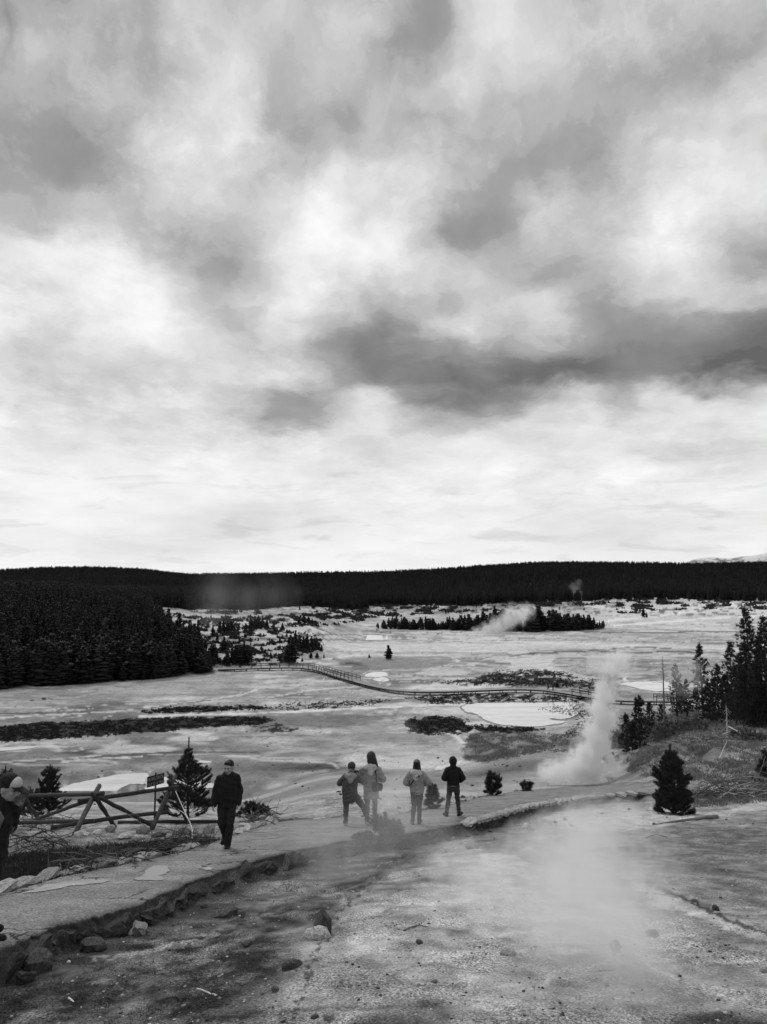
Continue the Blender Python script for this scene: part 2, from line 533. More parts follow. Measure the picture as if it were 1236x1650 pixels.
def tones(x, y, z, px, py):
    """diffuse tone of the ground and a mask of loose grit"""
    fine = fbm(x / 1.6, y / 1.6, 61, 4)
    mid = fbm(x / 9.0, y / 9.0, 62, 4)
    big = fbm(x / 45.0, y / 45.0, 63, 4)
    t = 0.315 + 0.50 * (mid - 0.5) + 0.45 * (big - 0.5) + 0.10 * (fine - 0.5)
    flat = sstep(1.0, 0.3, np.abs(z - BASIN)) * (y > 60)
    grit = np.full(x.shape, 0.35)

    def lay(mask, tone, amt=1.0):
        nonlocal t
        t = t + (tone - t) * mask * amt

    # far flats are paler
    lay(sstep(1075, 1030, py) * (y > 150) * (py > 930), 0.45 + 0.34 * (big - 0.5) + 0.40 * (mid - 0.5), 0.8)
    lay(sstep(880, 1000, px) * sstep(1030, 985, py) * (y > 300), 0.62 + 0.35 * (big - 0.5), 0.8)
    # runoff channels: thin pale and dark threads across the basin
    ch = fbm(x / 26.0 + 0.6 * fbm(x / 9, y / 9, 71, 2), y / 13.0, 72, 3)
    lay(np.exp(-((ch - 0.5) / 0.012) ** 2) * flat, 0.64, 0.75)
    ch2 = fbm(x / 30.0 + 0.7 * fbm(x / 9, y / 9, 73, 2), y / 9.0, 74, 4)
    lay(np.exp(-((ch2 - 0.52) / 0.010) ** 2) * flat * (fine > 0.42), 0.13, 0.7)
    ch3 = fbm(x / 7.0, y / 3.4, 75, 4)
    lay(np.exp(-((ch3 - 0.5) / 0.02) ** 2) * flat * sstep(0.40, 0.55, mid), 0.15, 0.7)
    ch4 = fbm(x / 13.0 + 0.8 * fbm(x / 4, y / 4, 77, 2), y / 5.0, 78, 5)
    lay(np.exp(-((ch4 - 0.5) / 0.012) ** 2) * flat * sstep(0.40, 0.55, fbm(x / 20, y / 20, 79, 2)), 0.62, 0.7)
    lay(sstep(0.58, 0.68, fbm(x / 11.0, y / 6.0, 80, 5)) * flat, 0.20, 0.6)
    lay(sstep(0.60, 0.70, fbm(x / 16.0, y / 10.0, 76, 4)) * flat, 0.66, 0.7)
    # hand-placed pale patches and streams
    for k, poly in enumerate([[(668, 1086), (690, 1080), (735, 1079), (757, 1083), (745, 1088), (700, 1089)],
                              [(640, 1109), (690, 1103), (760, 1101), (820, 1098), (822, 1107), (740, 1111), (680, 1112)],
                              [(820, 1062), (870, 1056), (900, 1060), (880, 1072), (940, 1088), (958, 1096), (930, 1098), (880, 1090), (850, 1096), (820, 1092)],
                              [(520, 1040), (600, 1034), (780, 1036), (900, 1033), (1180, 1040), (1180, 1046), (900, 1046), (700, 1050), (560, 1048)],
                              [(640, 1148), (700, 1141), (750, 1138), (775, 1158), (740, 1152), (690, 1150)],
                              [(700, 1205), (735, 1188), (752, 1196), (757, 1214), (742, 1227), (690, 1245), (640, 1240), (660, 1220)],
                              [(860, 1230), (900, 1222), (960, 1225), (1000, 1240), (960, 1256), (880, 1252)],
                              [(258, 1000), (300, 990), (350, 990), (400, 1040), (440, 1075), (380, 1078), (330, 1060), (280, 1030)]]):
        lay(poly_mask(px, py, poly, 1.6, (9, 1.8), 10 + k), 0.68 if k not in (5, 7) else 0.5, 0.62)
    for k, (pts, w, tone) in enumerate([
            ([(225, 1155), (300, 1152), (400, 1150), (487, 1146), (560, 1142), (650, 1138), (750, 1134), (820, 1131)], 2.2, 0.75),
            ([(-20, 1157), (100, 1151), (200, 1145), (300, 1132), (380, 1121), (415, 1111)], 1.6, 0.62),
            ([(-20, 1150), (120, 1148), (240, 1141), (340, 1128)], 1.2, 0.10),
            ([(-20, 1231), (100, 1225), (200, 1216), (300, 1211), (420, 1213)], 1.3, 0.08),
            ([(100, 1229), (160, 1222), (230, 1219)], 1.2, 0.62),
            ([(420, 1108), (470, 1104), (520, 1098), (530, 1086), (500, 1080)], 1.4, 0.62),
            ([(700, 1172), (735, 1186), (750, 1196), (757, 1214), (741, 1227), (700, 1240)], 3.2, 0.72),
            ([(430, 1124), (500, 1112), (560, 1108), (590, 1104)], 1.3, 0.62),
            ([(820, 1057), (870, 1052), (960, 1049), (1010, 1052), (1090, 1050), (1130, 1052)], 1.3, 0.07),
            ([(990, 1045), (1030, 1043), (1080, 1044)], 1.3, 0.08),
            ([(940, 1018), (1060, 1020), (1120, 1017), (1236, 1019)], 1.2, 0.12),
            ([(980, 1000), (1060, 993), (1120, 984), (1180, 974), (1236, 970)], 2.2, 0.78),
            ([(990, 1008), (1120, 998), (1236, 992)], 2.0, 0.8),
            ([(1010, 1091), (1003, 1094), (1012, 1098), (1030, 1100)], 1.6, 0.7),
            ([(540, 1095), (575, 1078), (640, 1076), (700, 1062)], 1.2, 0.15),
            ([(520, 1062), (580, 1055), (720, 1056), (740, 1066), (690, 1078), (620, 1080)], 1.2, 0.66)]):
        lay(line_mask(px, py, pts, w, 20 + k), tone, 0.85)
    # wet margins and pale rims of the pools
    for k, (key, poly) in enumerate(POOLS.items()):
        ring = poly + poly[:1]
        lay(line_mask(px, py, ring, 7.0 if key in ('wide', 'left') else 3.5, 140 + k, (4, 1.0)), 0.62, 0.55)
        lay(line_mask(px, py, ring, 3.4 if key in ('wide', 'left') else 1.6, 160 + k, (3, 0.8)), 0.13, 0.75)
    # darker mud
    lay(poly_mask(px, py, [(580, 1066), (640, 1058), (720, 1060), (735, 1068), (680, 1080), (600, 1080)], 3, (8, 2), 31), 0.27, 0.8)
    lay(poly_mask(px, py, [(400, 1152), (520, 1150), (650, 1152), (600, 1165), (560, 1173), (400, 1173)], 4, (14, 3), 32), 0.15, 0.75)
    lay(poly_mask(px, py, [(0, 1120), (90, 1104), (340, 1082), (420, 1085), (380, 1112), (200, 1130), (0, 1140)], 5, (14, 3), 33), 0.30, 0.6)
    # low sedge: dark, speckled towards its edges
    veg = np.zeros(x.shape)
    sp = fbm(x / 0.9, y / 1.1, 81, 3)
    for k, (poly, a) in enumerate([
            ([(-40, 1173), (68, 1164), (170, 1161), (282, 1156), (420, 1155), (445, 1160), (420, 1167), (326, 1172), (282, 1177), (187, 1183), (102, 1190), (-40, 1196)], 1.0),
            ([(221, 1146), (270, 1139), (330, 1138), (420, 1136), (420, 1141), (330, 1146), (250, 1149)], 0.75),
            ([(400, 1140), (480, 1132), (560, 1128), (640, 1128), (600, 1136), (480, 1144)], 0.45),
            ([(655, 1159), (700, 1154), (745, 1158), (762, 1172), (750, 1180), (700, 1183), (662, 1178)], 0.85),
            ([(764, 1168), (800, 1171), (850, 1172), (880, 1175), (820, 1182), (775, 1178)], 0.8),
            ([(655, 1124), (730, 1118), (820, 1117), (960, 1124), (955, 1131), (820, 1130), (700, 1134)], 0.62),
            ([(690, 1100), (760, 1094), (800, 1083), (850, 1086), (900, 1092), (961, 1100), (961, 1110), (850, 1104), (760, 1105)], 0.72),
            ([(822, 1084), (850, 1078), (905, 1082), (940, 1092), (900, 1090), (850, 1092)], 0.7),
            ([(400, 1168), (450, 1164), (480, 1172), (470, 1182), (400, 1182)], 0.6),
            ([(40, 1127), (90, 1124), (85, 1130), (50, 1131)], 0.6),
            ([(860, 1140), (940, 1132), (985, 1140), (960, 1185), (900, 1190), (935, 1160)], 0.40),
            ([(590, 1012), (640, 1018), (970, 1017), (985, 1012), (900, 1021), (620, 1022)], 0.5)]):
        mk = poly_mask(px, py, poly, 3.0, (11, 2.6), 40 + k)
        veg = np.maximum(veg, sstep(0.50, 0.66, mk * a + 0.95 * (sp - 0.5) + 0.10 * (a - 0.6)))
    lay(veg, 0.018, 0.95)
    # scrub on the pale mound and the far shore
    scr = sstep(0.56, 0.66, fbm(x / 5.0, y / 8.0, 86, 4))
    lay(scr * sstep(BASIN + 1.5, BASIN + 4, z) * (y > 200) * (y < 900), 0.06, 0.8)
    lay(sstep(990, 972, py) * (px < 1000) * (y > 400) * sstep(0.42, 0.55, fbm(x / 8.0, y / 34.0, 87, 4)), 0.09, 0.85)
    # forest floor
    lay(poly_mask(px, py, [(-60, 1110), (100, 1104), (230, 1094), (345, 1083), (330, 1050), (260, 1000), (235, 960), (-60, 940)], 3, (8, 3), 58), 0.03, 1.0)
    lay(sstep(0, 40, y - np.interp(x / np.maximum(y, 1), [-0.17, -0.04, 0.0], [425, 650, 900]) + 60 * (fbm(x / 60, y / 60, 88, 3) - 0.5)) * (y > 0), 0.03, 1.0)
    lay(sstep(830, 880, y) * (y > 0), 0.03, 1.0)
    # the slopes on the camera's side
    slope = (z > BASIN + 1.0) & (y < 130)
    lay(sstep(0.22, 0.33, x / np.maximum(y, 1)) * slope * sstep(38, 44, y), 0.17 + 0.26 * (mid - 0.42) + 0.24 * (fine - 0.5) + 0.3 * (fbm(x / 1.3, y / 5.0, 90, 4) - 0.5), 0.92)
    lay(poly_mask(px, py, [(745, 1222), (752, 1195), (764, 1178), (830, 1180), (950, 1188), (1010, 1200), (960, 1212), (880, 1205), (810, 1220), (790, 1227)], 3, (8, 3), 91),
        0.17 + 0.35 * (fbm(x / 1.2, y / 4.0, 92, 4) - 0.5), 0.85)
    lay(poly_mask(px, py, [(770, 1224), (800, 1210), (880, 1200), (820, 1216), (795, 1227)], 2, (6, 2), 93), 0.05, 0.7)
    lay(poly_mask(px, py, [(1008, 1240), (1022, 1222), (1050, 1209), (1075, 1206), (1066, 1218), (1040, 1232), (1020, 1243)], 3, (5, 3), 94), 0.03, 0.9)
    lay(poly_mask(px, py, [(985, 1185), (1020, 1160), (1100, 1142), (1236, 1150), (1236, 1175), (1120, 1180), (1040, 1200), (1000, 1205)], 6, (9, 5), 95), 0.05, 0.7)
    m = (y < 46) & (y > -50)
    # near slope
    near = np.where(m, 1.0, 0.0) * sstep(46, 38, y)
    nb = fbm(x / 1.1, y / 1.1, 101, 5, 0.55)
    nf = fbm(x * 3.2, y * 3.2, 102, 4, 0.6)
    tn = 0.325 + 0.44 * (nb - 0.5) + 0.20 * (nf - 0.5)
    lay(near, tn, 1.0)
    # dried runnels and crusts on the near slope
    cr = fbm(x / 2.6 + 0.7 * fbm(x / 1.2, y / 1.2, 103, 2), y / 3.4, 104, 4)
    lay(np.exp(-((cr - 0.5) / 0.014) ** 2) * near * sstep(0.48, 0.62, fbm(x / 2.5, y / 2.5, 105, 3)), 0.09, 0.6)
    lay(np.exp(-((cr - 0.545) / 0.018) ** 2) * near * sstep(0.42, 0.58, fbm(x / 2, y / 2, 107, 3)), 0.56, 0.5)
    cr2 = fbm(x / 0.9, y / 1.3, 106, 4)
    lay(np.exp(-((cr2 - 0.5) / 0.018) ** 2) * near * sstep(0.48, 0.62, nb), 0.12, 0.55)
    dark = np.maximum.reduce([
        poly_mask(px, py, [(-80, 1540), (60, 1530), (140, 1500), (240, 1470), (330, 1440), (450, 1425), (560, 1430), (540, 1475), (480, 1540), (470, 1620), (560, 1700), (-80, 1720)], 60, (46, 24), 111, (60, 40)),
        poly_mask(px, py, [(430, 1420), (520, 1372), (640, 1352), (760, 1335), (720, 1362), (690, 1385), (620, 1420), (560, 1445)], 22, (24, 12), 112, (40, 25)) * 0.85,
        poly_mask(px, py, [(560, 1640), (640, 1600), (720, 1615), (760, 1660), (560, 1700)], 16, (20, 10), 113, (40, 30)) * 0.6,
        poly_mask(px, py, [(960, 1700), (1060, 1640), (1160, 1620), (1260, 1640), (1260, 1720)], 18, (20, 10), 114, (40, 30)) * 0.85,
        poly_mask(px, py, [(935, 1380), (1010, 1345), (1120, 1322), (1260, 1300), (1260, 1490), (1190, 1470), (1120, 1425), (1030, 1400)], 30, (30, 14), 115, (40, 30)) * 0.6,
        poly_mask(px, py, [(752, 1345), (790, 1332), (900, 1312), (860, 1345), (840, 1375), (770, 1372)], 5, (9, 5), 116) * 0.6])
    lay(dark * near * sstep(0.25, 0.6, dark + 0.9 * (nb - 0.5)), np.clip(0.055 + 0.34 * (nf - 0.46) + 0.20 * (fbm(x * 1.7, y * 1.7, 119, 4) - 0.46), 0.018, 0.3), 0.95)
    pale = np.maximum.reduce([
        poly_mask(px, py, [(650, 1440), (760, 1400), (860, 1420), (1000, 1450), (1150, 1520), (1060, 1560), (860, 1540), (720, 1500)], 40, (40, 16), 121, (50, 20)) * 0.9,
        poly_mask(px, py, [(870, 1315), (1000, 1302), (1150, 1308), (1250, 1285), (1250, 1300), (1080, 1330), (950, 1345)], 5, (12, 4), 122),
        poly_mask(px, py, [(1000, 1420), (1080, 1440), (1170, 1480), (1250, 1510), (1250, 1525), (1150, 1490), (1060, 1455)], 6, (12, 6), 123) * 1.0,
        poly_mask(px, py, [(770, 1372), (830, 1375), (850, 1395), (800, 1410), (770, 1395)], 3, (9, 4), 124) * 0.9])
    lay(pale * near * sstep(0.3, 0.65, pale + 0.9 * (nb - 0.5)), 0.55 + 0.25 * (nf - 0.5), 0.8)
    lay(line_mask(px, py, [(1060, 1430), (1120, 1455), (1180, 1485), (1250, 1508)], 4.0, 131, (8, 4)) * near, 0.05, 0.85)
    lay(line_mask(px, py, [(640, 1380), (590, 1430), (545, 1470), (500, 1560), (470, 1650)], 5.0, 132, (12, 6), 0.45) * near, 0.05, 0.8)
    lay(line_mask(px, py, [(150, 1545), (220, 1535), (300, 1520), (360, 1500)], 5.0, 133, (12, 4), 0.4) * near, 0.34, 0.6)
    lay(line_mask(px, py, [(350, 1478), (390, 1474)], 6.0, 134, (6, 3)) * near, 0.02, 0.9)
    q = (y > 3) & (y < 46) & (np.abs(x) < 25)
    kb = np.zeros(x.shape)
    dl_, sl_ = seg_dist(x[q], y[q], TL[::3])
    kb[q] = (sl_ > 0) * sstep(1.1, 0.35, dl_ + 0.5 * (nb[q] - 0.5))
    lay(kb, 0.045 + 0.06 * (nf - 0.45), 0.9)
    # uphill bank between the trail and the log fence
    lay(poly_mask(px, py, [(-40, 1330), (60, 1345), (330, 1330), (440, 1325), (385, 1350), (300, 1374), (150, 1405), (15, 1440), (-40, 1460)], 6, (12, 5), 141, (30, 14)) * near,
        0.17 + 0.4 * (nf - 0.5), 0.9)
    lay(poly_mask(px, py, [(-40, 1385), (100, 1370), (330, 1348), (360, 1352), (230, 1388), (60, 1420), (-40, 1450)], 5, (12, 5), 142, (30, 14)) * near, 0.05, 0.9)
    grit = np.where(near > 0.3, 1.0, grit)
    return np.clip(t, 0.012, 0.8), grit


def set_attr(me, name, arr):
    a = me.attributes.new(name, 'FLOAT', 'POINT')
    a.data.foreach_set('value', np.asarray(arr, np.float32).ravel())


def mesh_np(name, verts, faces, smooth=True):
    me = bpy.data.meshes.new(name)
    verts = np.asarray(verts, np.float32)
    faces = np.asarray(faces, np.int32)
    n = faces.shape[1]
    me.vertices.add(len(verts))
    me.vertices.foreach_set('co', verts.ravel())
    me.loops.add(faces.size)
    me.loops.foreach_set('vertex_index', faces.ravel())
    me.polygons.add(len(faces))
    me.polygons.foreach_set('loop_start', np.arange(0, faces.size, n, dtype=np.int32))
    me.polygons.foreach_set('loop_total', np.full(len(faces), n, np.int32))
    if smooth:
        me.polygons.foreach_set('use_smooth', np.ones(len(faces), bool))
    me.update(calc_edges=True)
    return me


def link(name, me, mats=None, parent=None, loc=None):
    o = bpy.data.objects.new(name, me)
    C.objects.link(o)
    if mats is not None and me is not None:
        for m in (mats if isinstance(mats, (list, tuple)) else [mats]):
            me.materials.append(m)
    if parent is not None:
        o.parent = parent
    if loc is not None:
        o.location = loc
    return o


def tag(o, label=None, cat=None, group=None, kind=None):
    if label:
        o['label'] = label
    if cat:
        o['category'] = cat
    if group:
        o['group'] = group
    if kind:
        o['kind'] = kind
    return o


def thing(name, label, cat, loc=(0, 0, 0), rz=0.0, group=None):
    o = bpy.data.objects.new(name, None)
    o.empty_display_size = 0.2
    C.objects.link(o)
    o.location = loc
    o.rotation_euler = (0, 0, rz)
    return tag(o, label, cat, group)


def mat(name, build):
    m = bpy.data.materials.new(name)
    m.use_nodes = True
    t = m.node_tree
    t.nodes.clear()
    T = NT(t)
    out = T.node('ShaderNodeOutputMaterial')
    build(T, out)
    return m


def surf(T, out, tone, rough=0.9, bump=None, strength=0.5, dist=0.02, spec=0.3):
    p = T.node('ShaderNodeBsdfPrincipled')
    T.put(p.inputs['Base Color'], tone if isinstance(tone, bpy.types.NodeSocket) else (tone, tone, tone, 1))
    T.put(p.inputs['Roughness'], rough)
    p.inputs['Specular IOR Level'].default_value = spec
    if bump is not None:
        b = T.node('ShaderNodeBump')
        b.inputs['Strength'].default_value = strength
        b.inputs['Distance'].default_value = dist
        T.put(b.inputs['Height'], bump)
        T.put(p.inputs['Normal'], b.outputs[0])
    T.t.links.new(p.outputs[0], out.inputs['Surface'])
    return p


def attr(T, name):
    n = T.node('ShaderNodeAttribute')
    n.attribute_name = name
    return n.outputs['Fac']


def m_ground(T, out):
    pos = T.node('ShaderNodeNewGeometry').outputs['Position']
    tone, grit = attr(T, 'tone'), attr(T, 'grit')
    d = T.vmath('LENGTH', pos)
    k1 = T.noise(pos, 38.0, 4, 0.65)
    vo = T.node('ShaderNodeTexVoronoi')
    T.put(vo.inputs['Vector'], pos)
    vo.inputs['Scale'].default_value = 26.0
    vo2 = T.node('ShaderNodeTexVoronoi')
    T.put(vo2.inputs['Vector'], pos)
    vo2.inputs['Scale'].default_value = 62.0
    k2 = T.noise(pos, 2.2, 8, 0.62)
    k3 = T.noise(T.vmath('MULTIPLY', pos, (0.35, 0.35, 0.35)), 1.0, 9, 0.65)
    s1 = T.node('ShaderNodeSeparateColor')
    T.put(s1.inputs[0], vo.outputs['Color'])
    s2 = T.node('ShaderNodeSeparateColor')
    T.put(s2.inputs[0], vo2.outputs['Color'])
    peb = T.ramp(s1.outputs[0], 0.80, 0.95, 0.0, 1.0)
    peb = T.math('MULTIPLY', peb, T.ramp(vo.outputs['Distance'], 0.02, 0.012, 0.0, 1.0))
    c1 = T.ramp(k1, 0.36, 0.68, -0.50, 0.70)
    gv = T.math('MULTIPLY', grit, T.ramp(T.noise(pos, 0.8, 5, 0.6), 0.36, 0.64, 0.30, 1.30))
    g1 = T.math('MULTIPLY_ADD', c1, gv, 1.0)
    g2 = T.math('MULTIPLY_ADD', T.math('SUBTRACT', s2.outputs[0], 0.5), T.math('MULTIPLY', gv, 0.6), 1.0)
    g3 = T.math('MULTIPLY_ADD', T.math('SUBTRACT', k2, 0.5), T.math('MULTIPLY_ADD', grit, 1.7, 0.5), 1.0)
    g4 = T.math('MULTIPLY_ADD', T.math('SUBTRACT', k3, 0.5), 1.15, 1.0)
    t = T.math('MULTIPLY', T.math('MULTIPLY', tone, g1), T.math('MULTIPLY', g2, T.math('MULTIPLY', g3, g4)))
    t = T.math('MULTIPLY_ADD', T.math('MULTIPLY', peb, grit), 0.10, t)
    t = T.math('MINIMUM', T.math('MAXIMUM', t, 0.008), 0.82)
    h = T.math('ADD', T.math('MULTIPLY', k1, 0.5), T.math('ADD', T.math('MULTIPLY', k2, 1.2), T.math('MULTIPLY', s2.outputs[1], 0.35)))
    surf(T, out, t, 0.95, h, 0.9, 0.04, 0.05)


M_GROUND = mat('ground', m_ground)


def build_ground():
    # rows spaced evenly as the land is seen, columns by azimuth; coarse all round behind the camera
    rr = np.geomspace(1.0, 4200, 5000)
    zc = land(rr * 0.05, rr)
    pyc = 950 - FPX * zc / rr
    rows, last = [0.6], 1e9
    for r, p in zip(rr, pyc):
        if abs(last - p) > 1.7 or (r > 300 and r / rows[-1] > 1.035):
            rows.append(r)
            last = p
    rows = np.array(rows)
    az = np.concatenate([np.linspace(-PI, -0.62, 28)[:-1], np.linspace(-0.62, -0.545, 8)[:-1],
                         np.arctan(np.linspace(-0.60, 0.60, 900)), np.linspace(0.545, 0.62, 8)[1:], np.linspace(0.62, PI, 28)[1:]])
    Rr, Az = np.meshgrid(rows, az, indexing='ij')
    x, y = Rr * np.sin(Az), Rr * np.cos(Az)
    # rows are laid by forward distance inside the view so that they follow the flats
    c = np.clip(np.cos(Az), 0.75, 1.0)
    x, y = x / c, y / c
    z = height(x, y)
    px, py, f = to_pix(x, y, z)
    ok = f > 0.5
    px = np.where(ok, px, -9999.0)
    py = np.where(ok, py, 9999.0)
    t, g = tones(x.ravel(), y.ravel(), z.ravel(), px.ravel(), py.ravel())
    nr, nc = x.shape
    i = np.arange(nr - 1)[:, None] * nc + np.arange(nc - 1)[None, :]
    f = np.stack([i, i + 1, i + nc + 1, i + nc], -1).reshape(-1, 4)
    me = mesh_np('ground', np.stack([x, y, z], -1).reshape(-1, 3), f)
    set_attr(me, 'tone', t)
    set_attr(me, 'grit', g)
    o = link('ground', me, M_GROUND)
    tag(o, 'pale and dark mineral ground of a geyser basin with sedge and runoff', kind='structure')
    return o, nr, nc


GROUND, _nr, _nc = build_ground()
print('ground grid', _nr, _nc)


# ------------------------------------------------------------------ pools
def m_water(T, out):
    pos = T.node('ShaderNodeNewGeometry').outputs['Position']
    n = T.noise(pos, 0.5, 4, 0.55)
    w = T.noise(pos, 3.0, 3, 0.5)
    p = surf(T, out, T.math('MULTIPLY_ADD', T.math('SUBTRACT', T.noise(T.vmath('MULTIPLY', pos, (0.12, 0.35, 1)), 1.0, 6, 0.6), 0.5), 0.55, 0.56), 0.10, w, 0.10, 0.03, 0.5)
    p.inputs['IOR'].default_value = 1.33


M_WATER = mat('water', m_water)


def build_pools():
    labels = {'wide': 'wide milky pool below the boardwalk with a scalloped right shore',
              'left': 'bright pool behind the log fence with a dark spit of mud',
              'sliver': 'thin sliver of bright water at the left edge of the flats',
              'small': 'small white pool left of the single cone pine shadow on the flats',
              'small2': 'small white pool touching the boardwalk bend, lower of two',
              'right': 'bright pool behind the snags at the right edge of the flats',
              'lake': 'thin shallow lake reflecting trees in front of the wooded island',
              'nook': 'tiny bright puddle beside the tip of the fence pine'}
    for k, (key, poly) in enumerate(POOLS.items()):
        P = np.array(poly, float)
        P = catmull(np.vstack([P, P[:1]]), 5)[:-1]
        P[:, 0] += 5.0 * (fbm(P[:, 0] / 5, P[:, 1] / 2.5, 150 + k, 3) - 0.5) * 2
        P[:, 1] += 0.9 * (fbm(P[:, 0] / 6, P[:, 1] / 3, 170 + k, 2) - 0.5) * 2
        zl = BASIN + 0.06
        dx, dy, dz = pix_dir(P[:, 0], P[:, 1])
        k_ = zl / dz
        bm = bmesh.new()
        vs = [bm.verts.new((float(a * s), float(b * s), zl)) for a, b, s in zip(dx, dy, k_)]
        bm.faces.new(vs)
        bmesh.ops.triangulate(bm, faces=bm.faces[:])
        bmesh.ops.recalc_face_normals(bm, faces=bm.faces[:])
        for f in bm.faces:
            if f.normal.z < 0:
                f.normal_flip()
        me = bpy.data.meshes.new('water')
        bm.to_mesh(me)
        bm.free()
        o = link('water', me, M_WATER)
        tag(o, labels[key], kind='structure')


build_pools()

# ------------------------------------------------------------------ trail, its stones and puddles
def m_asphalt(T, out):
    pos = T.node('ShaderNodeNewGeometry').outputs['Position']
    k = T.noise(pos, 30.0, 4, 0.7)
    m = T.noise(pos, 1.1, 6, 0.6)
    v = T.node('ShaderNodeTexVoronoi')
    T.put(v.inputs['Vector'], pos)
    v.inputs['Scale'].default_value = 45.0
    c = T.node('ShaderNodeSeparateColor')
    T.put(c.inputs[0], v.outputs['Color'])
    cr = T.node('ShaderNodeTexVoronoi')
    cr.feature = 'DISTANCE_TO_EDGE'
    wob = T.vmath('SCALE', T.noise(pos, 2.5, 4, 0.6, out=1), scale=0.5)
    T.put(cr.inputs['Vector'], T.vmath('ADD', T.vmath('MULTIPLY', pos, (0.45, 0.75, 0.5)), wob))
    cr.inputs['Scale'].default_value = 0.75
    edge = attr(T, 'edge')
    crack = T.math('MULTIPLY', T.ramp(cr.outputs['Distance'], 0.020, 0.005, 0.0, 1.0), T.ramp(T.math('ADD', m, T.math('MULTIPLY', edge, 0.35)), 0.44, 0.58, 0.0, 1.0))
    t = T.math('MULTIPLY_ADD', T.math('SUBTRACT', k, 0.5), 0.34, 0.20)
    t = T.math('MULTIPLY', t, T.math('MULTIPLY_ADD', T.math('SUBTRACT', c.outputs[0], 0.5), 0.95, 1.0))
    t = T.math('MULTIPLY', t, T.math('MULTIPLY_ADD', T.math('SUBTRACT', m, 0.5), 1.7, 1.0))
    t = T.math('MULTIPLY', t, T.math('MULTIPLY_ADD', crack, -0.85, 1.0))
    t = T.math('MULTIPLY', t, T.math('MULTIPLY_ADD', edge, -0.30, 1.0))
    earth = T.math('MULTIPLY_ADD', T.math('SUBTRACT', T.noise(pos, 7.0, 6, 0.7), 0.5), 0.16, 0.05)
    ef = T.ramp(edge, 1.1, 1.7)
    t = T.math('ADD', T.math('MULTIPLY', t, T.math('SUBTRACT', 1.0, ef)), T.math('MULTIPLY', earth, ef))
    t = T.math('MAXIMUM', t, 0.015)
    h = T.math('ADD', T.math('MULTIPLY', k, 0.6), T.math('MULTIPLY', crack, -1.5))
    surf(T, out, t, 0.92, h, 0.6, 0.012, 0.2)


def m_stone(lo, hi, name, sc=5.0):
    def f(T, out):
        oc = T.node('ShaderNodeTexCoord').outputs['Object']
        inf = T.node('ShaderNodeObjectInfo').outputs['Random']
        pos = T.vmath('ADD', oc, T.comb(T.math('MULTIPLY', inf, 37.0), inf, inf))
        n = T.noise(pos, sc, 7, 0.65)
        k = T.noise(pos, sc * 9, 3, 0.6)
        t = T.math('MULTIPLY_ADD', T.math('ADD', T.math('SUBTRACT', n, 0.45), T.math('MULTIPLY', T.math('SUBTRACT', inf, 0.5), 0.5)), hi - lo, (lo + hi) / 2)
        t = T.math('MULTIPLY', t, T.math('MULTIPLY_ADD', T.math('SUBTRACT', k, 0.5), 1.8, 1.0))
        t = T.math('MULTIPLY', t, T.ramp(T.noise(pos, sc * 2.2, 5, 0.65), 0.35, 0.65, 0.55, 1.35))
        surf(T, out, T.math('MAXIMUM', t, 0.015), 0.92, T.math('ADD', n, T.math('MULTIPLY', k, 0.3)), 0.9, 0.05, 0.2)
    return mat(name, f)


M_ASPHALT = mat('asphalt', m_asphalt)
M_KERB = m_stone(0.018, 0.085, 'kerb_stone')
M_CAP = m_stone(0.20, 0.48, 'cap_stone')
M_ROCK = m_stone(0.12, 0.36, 'grey_rock')
M_PALE = m_stone(0.32, 0.62, 'pale_rock')
M_DARKROCK = m_stone(0.04, 0.12, 'dark_rock')


def block_mesh(seed, jag=0.16, bev=0.12):
    """a rough quarried block about one unit across, about 50 triangles"""
    rng = random.Random(seed)
    bm = bmesh.new()
    bmesh.ops.create_cube(bm, size=1.0)
    bmesh.ops.subdivide_edges(bm, edges=bm.edges[:], cuts=3, use_grid_fill=True)
    off = Vector((rng.uniform(0, 90), rng.uniform(0, 90), rng.uniform(0, 90)))
    for v in bm.verts:
        r = v.co.length
        v.co *= 1 - 0.42 * max(0, r - 0.56)
        v.co += Vector((mnoise.noise(v.co * 2.2 + off), mnoise.noise(v.co * 2.2 + off + Vector((9, 0, 0))), mnoise.noise(v.co * 2.2 + off + Vector((0, 9, 0))))) * jag * 1.5
        v.co *= 1 + 0.10 * mnoise.noise(v.co * 6 + off)
        v.co += Vector((rng.uniform(-1, 1), rng.uniform(-1, 1), rng.uniform(-1, 1))) * jag * 0.12
    me = bpy.data.meshes.new('stone')
    bm.to_mesh(me)
    bm.free()
    return me


def rock_mesh(seed, sub=2, rough=0.28, cuts=5):
    """a weathered boulder about one unit across"""
    rng = random.Random(seed)
    bm = bmesh.new()
    bmesh.ops.create_icosphere(bm, subdivisions=sub, radius=0.5)
    planes = []
    for _ in range(cuts):
        n = Vector((rng.gauss(0, 1), rng.gauss(0, 1), rng.gauss(0, 1))).normalized()
        planes.append((n, rng.uniform(0.26, 0.42)))
    off = Vector((rng.uniform(0, 50), rng.uniform(0, 50), rng.uniform(0, 50)))
    for v in bm.verts:
        for n, d in planes:
            k = v.co.dot(n) - d
            if k > 0:
                v.co -= n * k * 0.92
        v.co *= 1 + rough * mnoise.noise(v.co * 2.6 + off) + rough * 0.45 * mnoise.noise(v.co * 7 + off)
    me = bpy.data.meshes.new('rock')
    bm.to_mesh(me)
    bm.free()
    return me


def trail_z(x, y):
    return land(x, y) + 0.035 + 0.03 * (fbm(x * 1.2, y * 1.2, 9, 3) - 0.5)


